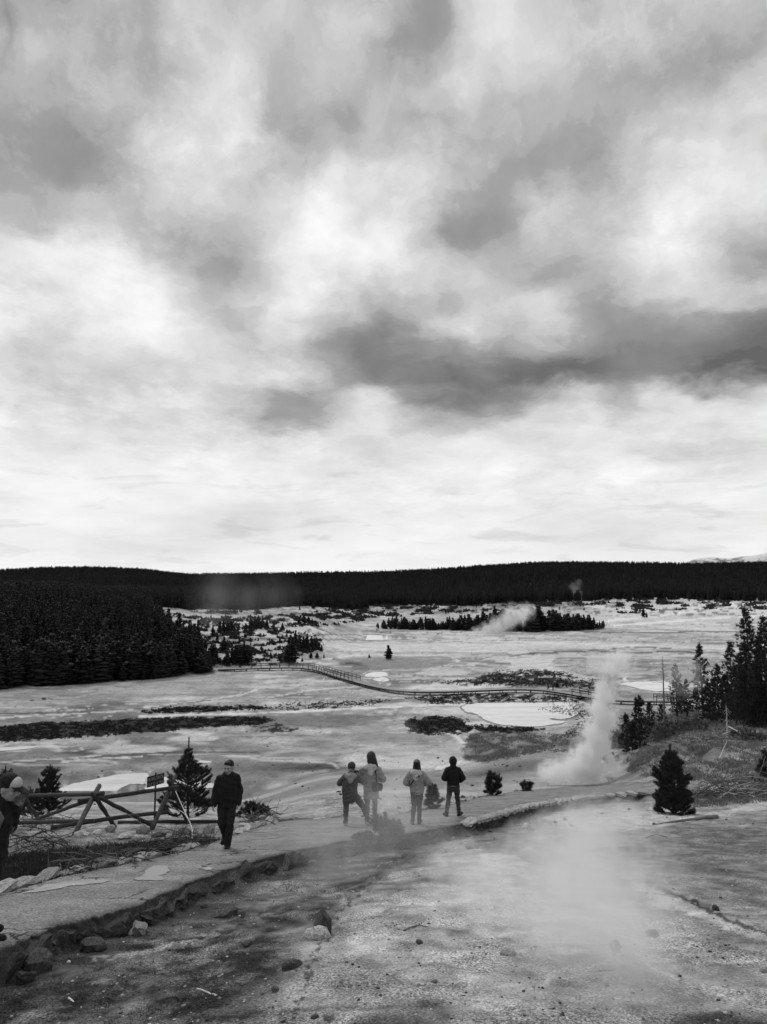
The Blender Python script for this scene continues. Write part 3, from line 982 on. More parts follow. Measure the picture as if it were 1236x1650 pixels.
def build_trail():
    N, M = len(TU), 14
    V, E = [], []
    for i in range(N):
        a, b = TU[i], TL[i]
        n = math.sin(i * 1.7) * 0.5 + math.sin(i * 0.63 + 1) * 0.5
        dirv = (b - a) / (np.linalg.norm(b - a) + 1e-6)
        b = b + dirv * (0.05 + 0.06 * n + 0.14 * vnoise(np.array([i * 0.55]), np.array([3.0]), 5)[0])
        a = a - dirv * (0.06 * n)
        for j in range(M + 1):
            t = j / M
            p = a + (b - a) * t
            V.append([p[0], p[1], 0])
            E.append(max(0, (t - 0.72) / 0.28) ** 1.5 * 0.9 + max(0, (0.12 - t) / 0.12) * 0.5)
    V = np.array(V)
    V[:, 2] = trail_z(V[:, 0], V[:, 1])
    V = V.reshape(N, M + 1, 3)
    out = V[:, -1] - V[:, -2]
    out[:, 2] = 0
    out /= np.linalg.norm(out, axis=1)[:, None] + 1e-6
    face = []
    for k, (o_, dz_) in enumerate(((0.02, -0.05), (0.05, -0.12), (0.10, -0.20), (0.17, -0.29), (0.30, -0.40), (0.42, -0.62))):
        r = V[:, -1] + out * (o_ + 0.16 * (fbm(np.arange(N) * 0.45, np.full(N, k * 0.8), 60, 3) - 0.45)[:, None])
        r[:, 2] = V[:, -1, 2] + dz_ * (0.7 + 0.6 * fbm(np.arange(N) * 0.25, np.full(N, k * 0.5), 61, 2))
        face.append(r[:, None])
    up = V[:, 0].copy()
    up[:, 2] -= 0.3
    V = np.concatenate([up[:, None], V] + face, 1)
    E = np.array(E).reshape(N, M + 1)
    E = np.concatenate([E[:, :1], E, np.full((N, len(face)), 2.2)], 1)
    W = M + 2 + len(face)
    i = np.arange(N - 1)[:, None] * W + np.arange(W - 1)[None]
    F = np.stack([i, i + W, i + W + 1, i + 1], -1).reshape(-1, 4)
    me = mesh_np('trail', V.reshape(-1, 3), F)
    set_attr(me, 'edge', E)
    o = link('path', me, M_ASPHALT)
    tag(o, 'cracked asphalt footpath curving down past the log fence, edged with stones', kind='structure')
    blocks = [block_mesh(s) for s in range(10)]
    rng = random.Random(5)
    for m in blocks:
        m.materials.append(M_KERB)

    def stone(p, sx, sy, sz, ang, m, tilt=0.1, name='stone'):
        s = bpy.data.objects.new(name, rng.choice(blocks))
        C.objects.link(s)
        s.parent = o
        s.location = p
        s.scale = (sx, sy, sz)
        s.rotation_euler = (rng.uniform(-tilt, tilt), rng.uniform(-tilt, tilt), ang + rng.uniform(-0.15, 0.15))
        if m is not None:
            s.material_slots[0].link = 'OBJECT'
            s.material_slots[0].material = m
        return s

    # walk along the lower edge
    px, py, _ = to_pix(TL[:, 0], TL[:, 1], TL[:, 2])
    L = np.concatenate([[0], np.cumsum(np.linalg.norm(np.diff(TL[:, :2], axis=0), axis=1))])

    def at(P, s):
        x = np.interp(s, L, P[:, 0])
        y = np.interp(s, L, P[:, 1])
        x2 = np.interp(s + 0.05, L, P[:, 0])
        y2 = np.interp(s + 0.05, L, P[:, 1])
        return x, y, math.atan2(y2 - y, x2 - x)
    s = float(np.interp(-40, px, L))
    s_mid = float(np.interp(740, px, L))
    s_end = float(np.interp(1075, px, L))
    while s < s_mid:                       # broken rocky kerb of the near stretch, sunk in earth
        w = rng.uniform(0.22, 0.55)
        x, y, a = at(TL, s + w / 2)
        nx, ny = math.sin(a), -math.cos(a)
        z = float(land(x, y))
        h = rng.uniform(0.14, 0.26) * (1.25 if y < 11 else 1.0)
        if rng.random() < 0.96:
            k = rng.uniform(0.05, 0.15)
            stone((x + nx * k, y + ny * k, z - 0.10 - h / 2 + rng.uniform(-0.04, 0.05)), w * 1.3, rng.uniform(0.20, 0.34), h * rng.uniform(0.9, 1.3), a + rng.uniform(-0.3, 0.3),
                  rng.choice([None, None, None, M_DARKROCK]), 0.35)
        if rng.random() < 0.35:
            k = rng.uniform(0.34, 0.6)
            d_ = rng.uniform(0.08, 0.2)
            stone((x + nx * k, y + ny * k, gz(x + nx * k, y + ny * k) + d_ * 0.2), d_ * 1.4, d_, d_ * 0.8, a + rng.uniform(-0.9, 0.9), rng.choice([None, M_DARKROCK, M_ROCK]), 0.4)
        s += w
    while s < s_end:                       # dry stone wall of the far stretch, flat pale capstones
        w = rng.uniform(0.40, 0.75)
        x, y, a = at(TL, s + w / 2)
        nx, ny = math.sin(a), -math.cos(a)
        z = float(land(x, y))
        stone((x + nx * 0.10, y + ny * 0.10, z + 0.045), w * 1.08, rng.uniform(0.30, 0.42), 0.11, a, M_CAP, 0.05)
        for c in range(3):
            stone((x + nx * (0.08 + 0.05 * c), y + ny * (0.08 + 0.05 * c), z - 0.09 - 0.17 * c), w * rng.uniform(0.85, 1.1), 0.32, 0.19, a,
                  rng.choice([None, None, M_DARKROCK]), 0.08)
        s += w
    # flat pale stones along the upper edge, in two runs
    LU = np.concatenate([[0], np.cumsum(np.linalg.norm(np.diff(TU[:, :2], axis=0), axis=1))])
    pu, _, _ = to_pix(TU[:, 0], TU[:, 1], TU[:, 2])
    for a0, a1, dens in ((10, 245, 1.0), (250, 390, 0.45), (395, 560, 0.9), (660, 705, 0.9), (745, 850, 0.25)):
        s, e = float(np.interp(a0, pu, LU)), float(np.interp(a1, pu, LU))
        while s < e:
            w = rng.uniform(0.35, 0.8)
            if rng.random() < dens:
                x, y = np.interp(s, LU, TU[:, 0]), np.interp(s, LU, TU[:, 1])
                x2, y2 = np.interp(s + .1, LU, TU[:, 0]), np.interp(s + .1, LU, TU[:, 1])
                a = math.atan2(y2 - y, x2 - x)
                ox, oy = -math.sin(a) * 0.16, math.cos(a) * 0.16
                stone((x + ox, y + oy, float(land(x, y)) + 0.03), w, rng.uniform(0.2, 0.36), rng.uniform(0.10, 0.17), a, rng.choice([M_CAP, M_CAP, M_ROCK]), 0.12)
            s += w * 0.95
    return o


PATH = build_trail()


def m_puddle(T, out):
    pos = T.node('ShaderNodeNewGeometry').outputs['Position']
    surf(T, out, 0.55, 0.12, T.noise(pos, 6.0, 2, 0.5), 0.03, 0.02, 0.6)  # pale base tone stands in for the sky's reflection on the film


M_PUDDLE = mat('puddle', m_puddle)


def build_puddles():
    for k, (poly, lab) in enumerate([
            ([(42, 1443), (70, 1432), (110, 1425), (150, 1421), (175, 1423), (150, 1428), (110, 1432), (75, 1440)], 'long bright puddle along the upper edge of the asphalt path'),
            ([(213, 1420), (232, 1413), (236, 1405), (250, 1399), (271, 1400), (270, 1408), (258, 1413), (262, 1421), (235, 1422)], 'jagged bright puddle in the middle of the asphalt path'),
            ([(322, 1402), (335, 1400), (342, 1403), (332, 1405)], 'small pale puddle near the lower edge of the path')]):
        P = catmull(np.array(poly + poly[:1], float), 6)[:-1]
        P[:, 0] += 9.0 * (vnoise(np.arange(len(P)) * 0.9, np.zeros(len(P)), k) - 0.5)
        P[:, 1] += 2.0 * (vnoise(np.arange(len(P)) * 0.9, np.zeros(len(P)) + 5, k) - 0.5)
        G = cast(P[:, 0], P[:, 1])
        c = G.mean(0)
        n = len(G)
        rings = [G * s + c * (1 - s) for s in (1, .66, .33)]
        V = np.vstack(rings + [c[None]])
        V[:, 2] = trail_z(V[:, 0], V[:, 1]) + 0.010
        F = []
        for r in range(2):
            for i in range(n):
                j = (i + 1) % n
                F += [(r * n + i, r * n + j, (r + 1) * n + j), (r * n + i, (r + 1) * n + j, (r + 1) * n + i)]
        F += [(2 * n + i, 2 * n + (i + 1) % n, 3 * n) for i in range(n)]
        o = link('puddle', mesh_np('puddle', V, F), M_PUDDLE)
        tag(o, lab, kind='structure')
        bm = bmesh.new(); bm.from_mesh(o.data)
        for f in bm.faces:
            f.normal_update()
            if f.normal.z < 0:
                f.normal_flip()
        bm.to_mesh(o.data); bm.free()


build_puddles()


# ------------------------------------------------------------------ shared shapes
def tube_arrays(P, rad, sides=6, cap=True):
    """tapered tube along points P with radius per point"""
    P = np.asarray(P, float)
    rad = np.asarray(rad, float)
    n = len(P)
    d = np.gradient(P, axis=0)
    d /= np.linalg.norm(d, axis=1)[:, None] + 1e-9
    ref = np.array([0, 0, 1.0]) if abs(d[0][2]) < 0.9 else np.array([1.0, 0, 0])
    V = []
    for i in range(n):
        a = np.cross(d[i], ref)
        a /= np.linalg.norm(a) + 1e-9
        b = np.cross(d[i], a)
        th = np.arange(sides) * 2 * PI / sides
        V.append(P[i] + rad[i] * (np.cos(th)[:, None] * a + np.sin(th)[:, None] * b))
    V = np.vstack(V)
    F = []
    for i in range(n - 1):
        for j in range(sides):
            k = (j + 1) % sides
            F += [(i * sides + j, i * sides + k, (i + 1) * sides + k), (i * sides + j, (i + 1) * sides + k, (i + 1) * sides + j)]
    if cap:
        V = np.vstack([V, P[:1], P[-1:]])
        c0, c1 = len(V) - 2, len(V) - 1
        for j in range(sides):
            k = (j + 1) % sides
            F += [(c0, k, j), (c1, (n - 1) * sides + j, (n - 1) * sides + k)]
    return V, np.array(F)


class Soup:
    """collects triangles"""
    def __init__(self):
        self.v, self.f, self.n = [], [], 0

    def add(self, V, F):
        self.v.append(np.asarray(V, float))
        self.f.append(np.asarray(F) + self.n)
        self.n += len(V)

    def mesh(self, name, smooth=True):
        return mesh_np(name, np.vstack(self.v), np.vstack(self.f), smooth)


def box_arrays(c, sx, sy, sz, R3=None):
    V = np.array([[x, y, z] for x in (-.5, .5) for y in (-.5, .5) for z in (-.5, .5)]) * (sx, sy, sz)
    if R3 is not None:
        V = V @ np.array(R3).T
    F = np.array([(0, 1, 3), (0, 3, 2), (4, 6, 7), (4, 7, 5), (0, 4, 5), (0, 5, 1), (2, 3, 7), (2, 7, 6), (0, 2, 6), (0, 6, 4), (1, 5, 7), (1, 7, 3)])
    return V + np.array(c), F


def P3(px, py, d):
    """the point seen at px, py whose forward distance is d metres"""
    dx, dy, dz = pix_dir(px, py)
    k = d / dy
    return Vector((float(dx * k), float(dy * k), float(dz * k)))


def m_wood(lo, hi, name):
    def f(T, out):
        oc = T.node('ShaderNodeTexCoord').outputs['Object']
        inf = T.node('ShaderNodeObjectInfo').outputs['Random']
        pos = T.vmath('ADD', oc, T.comb(T.math('MULTIPLY', inf, 31.0), inf, inf))
        n = T.noise(pos, 4.0, 6, 0.65)
        k = T.noise(pos, 45.0, 3, 0.6)
        t = T.math('MULTIPLY_ADD', T.math('ADD', T.math('SUBTRACT', n, 0.45), T.math('MULTIPLY', T.math('SUBTRACT', inf, 0.5), 0.35)), (hi - lo) * 1.3, (lo + hi) / 2)
        t = T.math('MULTIPLY', t, T.math('MULTIPLY_ADD', T.math('SUBTRACT', k, 0.5), 0.9, 1.0))
        surf(T, out, T.math('MAXIMUM', t, 0.012), 0.85, T.math('ADD', n, k), 0.5, 0.02, 0.2)
    return mat(name, f)


M_LOG = m_wood(0.016, 0.075, 'weathered_log')
M_BLEACH = m_wood(0.40, 0.66, 'bleached_wood')
M_TWIG = m_wood(0.07, 0.26, 'grey_twig')
M_DARKTWIG = m_wood(0.02, 0.08, 'dark_twig')
M_BARK = m_wood(0.03, 0.09, 'bark')
M_DECK = m_wood(0.28, 0.42, 'deck_board')
M_BEAM = m_wood(0.02, 0.05, 'dark_beam')


def log_mesh(p0, p1, r0, r1, seed=0, sides=10, segs=9, bend=0.02, name='log'):
    p0, p1 = np.array(p0, float), np.array(p1, float)
    rng = np.random.default_rng(seed)
    L = np.linalg.norm(p1 - p0)
    t = np.linspace(0, 1, segs)
    b = rng.normal(0, 1, 3) * bend * L
    P = p0 + (p1 - p0) * t[:, None] + b * (np.sin(t * PI))[:, None] + rng.normal(0, 0.004, (segs, 3)) * L ** 0.3
    rad = (r0 + (r1 - r0) * t) * (1 + rng.normal(0, 0.06, segs))
    V, F = tube_arrays(P, rad, sides)
    V[:-2] += rng.normal(0, 0.05, V[:-2].shape) * min(r0, r1)
    return mesh_np(name, V, F)

# ------------------------------------------------------------------ boardwalk out on the flats
def build_boardwalk():
    zt = BASIN + 0.75
    pts = [(352, 1078), (405, 1076.5), (440, 1075.5), (475, 1075.2), (500, 1077), (520, 1081), (545, 1089), (570, 1096), (600, 1104), (640, 1111.5), (680, 1114),
           (740, 1113), (820, 1110), (870, 1111), (905, 1115), (955, 1123), (1000, 1128), (1060, 1129), (1130, 1130)]
    P = np.array([P3(px, py, 1.0) for px, py in pts])
    P = P * (zt / P[:, 2])[:, None]
    P = catmull(P, 8)
    root = thing('boardwalk', 'long low wooden boardwalk winding across the geyser flats', 'boardwalk', (float(P[0, 0]), float(P[0, 1]), BASIN))
    org = np.array(root.location)
    L = np.concatenate([[0], np.cumsum(np.linalg.norm(np.diff(P[:, :2], axis=0), axis=1))])
    px = to_pix(P[:, 0], P[:, 1], P[:, 2])[0]

    def at(s):
        q = np.array([np.interp(s, L, P[:, k]) for k in range(3)])
        q2 = np.array([np.interp(s + 0.3, L, P[:, k]) for k in range(3)])
        t = q2 - q
        t /= np.linalg.norm(t) + 1e-9
        if np.linalg.norm(t) < 0.5:
            t = np.array([1.0, 0, 0])
        return q, t, np.array([t[1], -t[0], 0.0])
    W = 2.1
    deck, beams = Soup(), Soup()
    s = 0.0
    rng = random.Random(3)
    while s < L[-1] - 0.3:
        q, t, n = at(s)
        ang = Matrix.Rotation(math.atan2(t[1], t[0]), 3, 'Z')
        deck.add(*box_arrays(q - org + np.array([0, 0, rng.uniform(-.008, .008)]), 0.27, W, 0.06, ang))
        s += 0.30
    d = link('deck', deck.mesh('deck', False), M_DECK, root)
    d['kind'] = 'stuff'
    for side in (-1, 1):
        ss = np.arange(0, L[-1], 1.5)
        V = np.array([at(a)[0] + at(a)[2] * side * (W / 2 - 0.12) - org - np.array([0, 0, 0.16]) for a in ss])
        b = Soup()
        b.add(*tube_arrays(V, np.full(len(V), 0.13), 4))
        link('beam', b.mesh('beam', False), M_BEAM, root)
    pm, mm = bpy.data.meshes.new('post'), None
    V, F = box_arrays((0, 0, 0), 0.14, 0.14, 1.0)
    pm = mesh_np('post', V, F, False)
    pm.materials.append(M_BEAM)
    for s in np.arange(1.0, L[-1], 3.2):
        q, t, n = at(s)
        for side in (-1, 1):
            o = bpy.data.objects.new('post', pm)
            C.objects.link(o)
            o.parent = root
            p = q + n * side * (W / 2 - 0.25) - org
            o.location = (p[0], p[1], 0.28)
            o.scale = (1, 1, 0.8)
    # railings: along the hillside, down the bend, by the steam vent and behind the snags
    rp = mesh_np('rail_post', *box_arrays((0, 0, 0), 0.12, 0.12, 1.25), False)
    rp.materials.append(M_LOG)
    for a, b, sides in ((405, 516, (-1, 1)), (519, 574, (-1, 1)), (928, 958, (1, -1)), (1056, 1122, (1, -1))):
        sa, sb = float(np.interp(a, px, L)), float(np.interp(b, px, L))
        n_ = max(2, int((sb - sa) / 2.4) + 1)
        for side in sides:
            Q = []
            for s in np.linspace(sa, sb, n_):
                q, t, n = at(s)
                p = q + n * side * (W / 2 - 0.02) - org
                o = bpy.data.objects.new('rail_post', rp)
                C.objects.link(o)
                o.parent = root
                o.location = (p[0], p[1], p[2] + 0.55)
                o.rotation_euler = (0, 0, math.atan2(t[1], t[0]))
                Q.append(p)
            Q = np.array(Q)
            for hz in (1.12, 0.62):
                r = Soup()
                r.add(*tube_arrays(Q + np.array([0, 0, hz]), np.full(len(Q), 0.065), 4))
                link('rail', r.mesh('rail', False), M_LOG, root)
    return P


BOARD = build_boardwalk()


# ------------------------------------------------------------------ jack-leg log fence
def build_fence():
    def base(px, py):
        g = ground_at(px, py)[0]
        return Vector(g), float(g[1])
    root_p, _ = base(150, 1338)
    root = thing('log_fence', 'weathered jack-leg log fence on crossed legs beside the path, one rail fallen', 'fence', root_p)

    def log(p0, p1, r0, r1, name, seed, m=M_LOG, bend=0.005):
        me = log_mesh(p0 - root_p, p1 - root_p, r0, r1, seed, name=name, bend=bend)
        return link(name, me, m, root)
    bucks = []
    for k, (ta, ba, tb, bb) in enumerate([((160, 1266), (118, 1347), (155, 1288), (187, 1333)),
                                          ((283, 1250), (243, 1338), (277, 1270), (305, 1329)),
                                          ((46, 1270), (8, 1345), (38, 1276), (70, 1326))]):
        A, da = base(*ba)
        B, db = base(*bb)
        dm = 0.5 * (da + db)
        A.z -= 0.05
        B.z -= 0.05
        top_a = P3(ta[0], ta[1], dm + 0.25 * (dm - da))
        # the second leg leans through the first
        top_b = P3(tb[0], tb[1], dm - 0.15)
        top_b = B + (top_b - B) * 1.18
        log(A, top_a, 0.075, 0.066, 'leg', 10 + k)
        log(B, top_b, 0.066, 0.058, 'leg', 20 + k)
        bucks.append(dm)
    d1, d2, d3 = bucks
    f = 0.16
    log(P3(-20, 1285, d3 - f), P3(167, 1279, d1 - f), 0.050, 0.060, 'rail', 31)
    log(P3(126, 1291, d1 - f - .1), P3(287, 1268, d2 - f), 0.066, 0.062, 'rail', 32)
    log(P3(-20, 1328, d3 - .8), P3(151, 1322, d1 - .62), 0.055, 0.06, 'rail', 33)
    log(P3(82, 1334, d1 - .9), P3(268, 1309, d2 - .72), 0.062, 0.062, 'rail', 34)
    log(P3(164, 1287, d1 - .05), P3(244, 1330, d2 - .1), 0.060, 0.055, 'brace', 35)
    log(P3(157, 1285, d1 + .0), P3(56, 1321, d3 + .3), 0.060, 0.052, 'brace', 36)
    log(P3(147, 1281, d1 + .05), P3(166, 1277, d1 - .4), 0.05, 0.05, 'stub', 37)
    log(P3(276, 1248, d2 + .12), P3(274, 1266, d2 + .05), 0.05, 0.06, 'stub', 38)
    # rail that lies on the ground behind the fence
    g0, e0 = base(190, 1329)
    g1, e1 = base(352, 1327)
    g0.z += 0.07
    g1.z += 0.07
    o = link('fallen_log', log_mesh(g0, g1, 0.075, 0.06, 41, name='fallen_log'), M_LOG)
    tag(o, 'long pale log lying level on the ground behind the fence and the man in black', 'log')
    return root


build_fence()


def m_sign(T, out):
    surf(T, out, 0.012, 0.5, None)


def build_sign():
    g = ground_at(249, 1322)[0]
    d = float(g[1])
    root = thing('warning_sign', 'small dark warning sign with faint lettering on a thin post behind the log fence', 'sign', g)
    dark = mat('sign_black', m_sign)
    grey = mat('sign_lettering', lambda T, out: surf(T, out, 0.26, 0.6))
    sc = d / FPX
    top = P3(249, 1247, d)
    h = top.z - g[2]
    V, F = box_arrays((0, 0, h / 2), 0.055, 0.055, h + 0.1)
    link('post', mesh_np('post', V, F, False), dark, root)
    yaw = R(58)
    w, hh = 18 * sc / math.cos(yaw), 16.0 * sc
    c = P3(250.8, 1257, d)
    c = c - Vector(g)
    bm = bmesh.new()
    bmesh.ops.create_cube(bm, size=1.0, matrix=Matrix.Diagonal((w, 0.03, hh, 1)))
    bmesh.ops.bevel(bm, geom=bm.edges[:], offset=0.006, segments=1, affect='EDGES')
    me = bpy.data.meshes.new('board')
    bm.to_mesh(me)
    bm.free()
    off = Vector((math.sin(yaw) * -0.0, 0, 0))
    b = link('board', me, dark, root, (c.x, c.y, c.z))
    b.rotation_euler = (0, 0, yaw)
    for txt, zz, size in (('DANGEROUS', 0.20, 0.155), ('STAY ON TRAIL', -0.30, 0.125)):
        cu = bpy.data.curves.new('lettering', 'FONT')
        cu.body = txt
        cu.align_x = 'CENTER'
        cu.align_y = 'CENTER'
        cu.size = size * w / 0.75
        cu.extrude = 0.002
        cu.materials.append(grey)
        tmp = bpy.data.objects.new('lettering_curve', cu)
        tm = bpy.data.meshes.new_from_object(tmp)
        bpy.data.objects.remove(tmp)
        t = bpy.data.objects.new('lettering', tm)
        C.objects.link(t)
        t.parent = b
        t.location = (0, -0.0185, zz * hh)
        t.rotation_euler = (PI / 2, 0, 0)
    return root


build_sign()

# ------------------------------------------------------------------ trees
def m_needle(lo, hi, name):
    def f(T, out):
        inf = T.node('ShaderNodeObjectInfo').outputs['Random']
        pos = T.node('ShaderNodeTexCoord').outputs['Object']
        n = T.noise(pos, 3.0, 3, 0.6)
        t = T.math('MULTIPLY_ADD', T.math('ADD', T.math('SUBTRACT', n, 0.5), T.math('MULTIPLY', T.math('SUBTRACT', inf, 0.5), 0.6)), (hi - lo), (lo + hi) / 2)
        surf(T, out, T.math('MAXIMUM', t, 0.01), 0.75, None, spec=0.15)
    return mat(name, f)


M_NEEDLE = m_needle(0.026, 0.075, 'pine_needles')
M_NEEDLE_FAR = m_needle(0.007, 0.034, 'far_pine_needles')
M_NEEDLE_NEAR = m_needle(0.030, 0.065, 'sapling_needles')
M_SAGE = m_needle(0.10, 0.24, 'sage_leaves')
M_GREYBUSH = m_needle(0.10, 0.20, 'grey_bush_twigs')


def blades(S, P, D, n, ln, w, rng, spread=0.9, along=0.0):
    """n thin needle blades at every point of P fanning about D"""
    P = np.repeat(np.asarray(P, float), n, 0)
    D = np.repeat(np.asarray(D, float), n, 0)
    k = len(P)
    d = D + rng.normal(0, spread, (k, 3))
    d /= np.linalg.norm(d, axis=1)[:, None] + 1e-9
    s = np.cross(d, rng.normal(0, 1, (k, 3)))
    s /= np.linalg.norm(s, axis=1)[:, None] + 1e-9
    l = ln * rng.uniform(0.65, 1.2, (k, 1))
    b = P + D * along * rng.uniform(-1, 1, (k, 1))
    V = np.stack([b - s * w * 0.5, b + s * w * 0.5, b + d * l], 1).reshape(-1, 3)
    S.add(V, np.arange(3 * k).reshape(-1, 3))


def pine_far(seed, h=1.0, dense=1.0, slim=0.17):
    """a distant conifer of unit height: trunk and ragged drooping boughs"""
    rng = np.random.default_rng(seed)
    T_, S = Soup(), Soup()
    T_.add(*tube_arrays([(0, 0, -0.03), (0, 0, 0.5), (0, 0, 0.96)], [0.017, 0.011, 0.003], 5))
    n = int(15 * dense)
    for i in range(n):
        z = 0.07 + 0.90 * (i / n) ** 0.92
        env = slim * (1 - z) ** 0.72 * rng.uniform(0.6, 1.25) + 0.014
        if z < 0.18:
            env *= 0.75
        m = 7 if z < 0.7 else 5
        a0 = rng.uniform(0, 6)
        for j in range(m):
            if rng.random() < 0.10:
                continue
            a = a0 + j * 2 * PI / m + rng.normal(0, 0.25)
            r = env * rng.uniform(0.6, 1.15)
            c, s = math.cos(a), math.sin(a)
            w = r * rng.uniform(0.38, 0.62)
            up = rng.uniform(-0.25, 0.22) * r
            th = 0.045 * rng.uniform(0.6, 1.4)
            b = np.array([0, 0, z + 0.02])
            tip = np.array([c * r, s * r, z + up])
            mid = np.array([c * r * 0.6, s * r * 0.6, z + up * 0.5])
            side = np.array([-s, c, 0]) * w
            V = np.array([b, mid + side, tip, mid - side, mid + [0, 0, th], mid - [0, 0, th * 0.9]])
            S.add(V, [(0, 1, 4), (1, 2, 4), (2, 3, 4), (3, 0, 4), (0, 5, 1), (1, 5, 2), (2, 5, 3), (3, 5, 0)])
    return T_.mesh('trunk'), S.mesh('crown', False)


def pine_mid(seed, h, slim=0.20, bare=0.12, gap=0.25, droop=0.0):
    """a mid-distance lodgepole: whorled boughs carrying separate tufts"""
    rng = np.random.default_rng(seed)
    T_, S = Soup(), Soup()
    lean = rng.normal(0, 0.012, 2)
    zs = np.linspace(-0.3, h * 0.97, 7)
    T_.add(*tube_arrays([(lean[0] * z, lean[1] * z, z) for z in zs], np.linspace(0.016 * h + 0.03, 0.012, 7), 6))
    n = int(16 + h * 2.2)
    for i in range(n):
        z = h * (bare + (0.97 - bare) * (i / n))
        f = z / h
        env = slim * 1.6 * h * (1 - f) ** 0.85 * rng.uniform(0.55, 1.2) + 0.05
        if f < 0.25:
            env *= rng.uniform(0.6, 1.0)
        m = rng.integers(4, 7)
        a0 = rng.uniform(0, 6)
        for j in range(m):
            if rng.random() < gap:
                continue
            a = a0 + j * 2 * PI / m + rng.normal(0, 0.3)
            r = env * rng.uniform(0.55, 1.1)
            c, s = math.cos(a), math.sin(a)
            q = np.linspace(0, 1, 5)
            rise = (0.30 - 0.5 * (1 - f) + droop) * r
            P = np.stack([lean[0] * z + c * r * q, lean[1] * z + s * r * q, z + rise * q + 0.22 * r * q ** 2], 1)
            T_.add(*tube_arrays(P[::2], np.linspace(0.012 + 0.004 * h * (1 - f), 0.006, 3), 3, False))
            k = max(4, int(r / 0.16))
            qq = rng.uniform(0.30, 1.0, k)
            pp = np.stack([np.interp(qq, q, P[:, t]) for t in range(3)], 1) + rng.normal(0, 0.06 * r + 0.02, (k, 3))
            dd = np.repeat(((P[-1] - P[-2]) / np.linalg.norm(P[-1] - P[-2]))[None], k, 0) + [0, 0, 0.5]
            blades(S, pp, dd, 12, 0.17 + 0.012 * h, 0.040 + 0.0042 * h, rng, 0.85)
    blades(S, np.array([[lean[0] * z, lean[1] * z, z] for z in np.linspace(h * 0.85, h * 0.98, 6)]), np.array([[0, 0, 1.0]] * 6), 7, 0.2, 0.07, rng, 0.5)
    return T_.mesh('trunk'), S.mesh('crown', False)


def pine_near(seed, h, slim=0.32, whorls=11, gap=0.15, lead=0.2, nl=0.075, f0=0.06, tip=0.62, up0=0.12, up2=0.8):
    """a sapling seen close: upswept boughs with bottle-brush tufts of needles"""
    rng = np.random.default_rng(seed)
    T_, S = Soup(), Soup()
    zs = np.linspace(-0.15, h * 0.96, 8)
    bend = rng.normal(0, 0.03, 2) * h
    ctr = lambda z: np.array([bend[0] * math.sin(2.2 * z / h), bend[1] * math.sin(2.0 * z / h), z])
    T_.add(*tube_arrays([ctr(z) for z in zs], np.linspace(0.018 * h + 0.008, 0.007, 8), 7))

    def shoot(P, tuft):
        P = np.asarray(P)
        T_.add(*tube_arrays(P, np.linspace(0.010, 0.005, len(P)), 4, False))
        L = np.linalg.norm(P[-1] - P[0])
        k = max(4, int(tuft / 0.022))
        t = np.linspace(1 - min(0.95, tuft / max(L, 0.01)), 1.0, k)
        q = np.linspace(0, 1, len(P))
        pp = np.stack([np.interp(t, q, P[:, a]) for a in range(3)], 1)
        d = (P[-1] - P[-2]) / (np.linalg.norm(P[-1] - P[-2]) + 1e-9)
        blades(S, pp, np.repeat(d[None] * 0.9, k, 0), 13, nl, 0.016, rng, 0.62)
    for i in range(whorls):
        f = f0 + (0.88 - f0) * (i / whorls) ** 0.95
        z = f * h
        env = slim * h * (1 - f) ** tip * rng.uniform(0.75, 1.15) * (1.0 if f > 0.12 else 0.85)
        if f > 1 - lead:
            env *= 0.6
        m = rng.integers(4, 7)
        a0 = rng.uniform(0, 6)
        for j in range(m):
            if rng.random() < gap:
                continue
            a = a0 + j * 2 * PI / m + rng.normal(0, 0.25)
            r = max(0.07, env * rng.uniform(0.6, 1.15))
            c, s = math.cos(a), math.sin(a)
            q = np.linspace(0, 1, 6)
            P = ctr(z) + np.stack([c * r * q, s * r * q, (up0 + 0.35 * f) * r * q + up2 * (0.25 + f) * r * q ** 2], 1)
            shoot(P, min(r * 0.8, 0.30))
            for b in range(int(r / 0.075) + 1):
                t = rng.uniform(0.35, 0.9)
                p0 = np.array([np.interp(t, q, P[:, e]) for e in range(3)])
                aa = a + rng.choice([-1, 1]) * rng.uniform(0.5, 1.1)
                l = r * (1.05 - t) * rng.uniform(0.5, 0.9) + 0.05
                pe = p0 + np.array([math.cos(aa) * l, math.sin(aa) * l, 0.55 * l])
                shoot([p0, p0 * 0.5 + pe * 0.5 - [0, 0, 0.03 * l], pe], min(l * 0.9, 0.2))
    shoot([ctr(h * 0.80), ctr(h * 0.9), ctr(h)], 0.24 * h * 0.6)
    return T_.mesh('trunk'), S.mesh('crown', False)


def place_tree(meshes, p, scale, rz, name, label, cat='tree', group=None, mats=(M_BARK, M_NEEDLE), whole=False):
    """a tree as an Empty with its trunk and crown"""
    for me, m in zip(meshes, mats):
        if not me.materials:
            me.materials.append(m)
    r = thing(name, label, cat, p, rz, group)
    r.scale = (scale, scale, scale) if not hasattr(scale, '__len__') else scale
    link('trunk', meshes[0], None, r)
    link('crown', meshes[1], None, r)
    return r


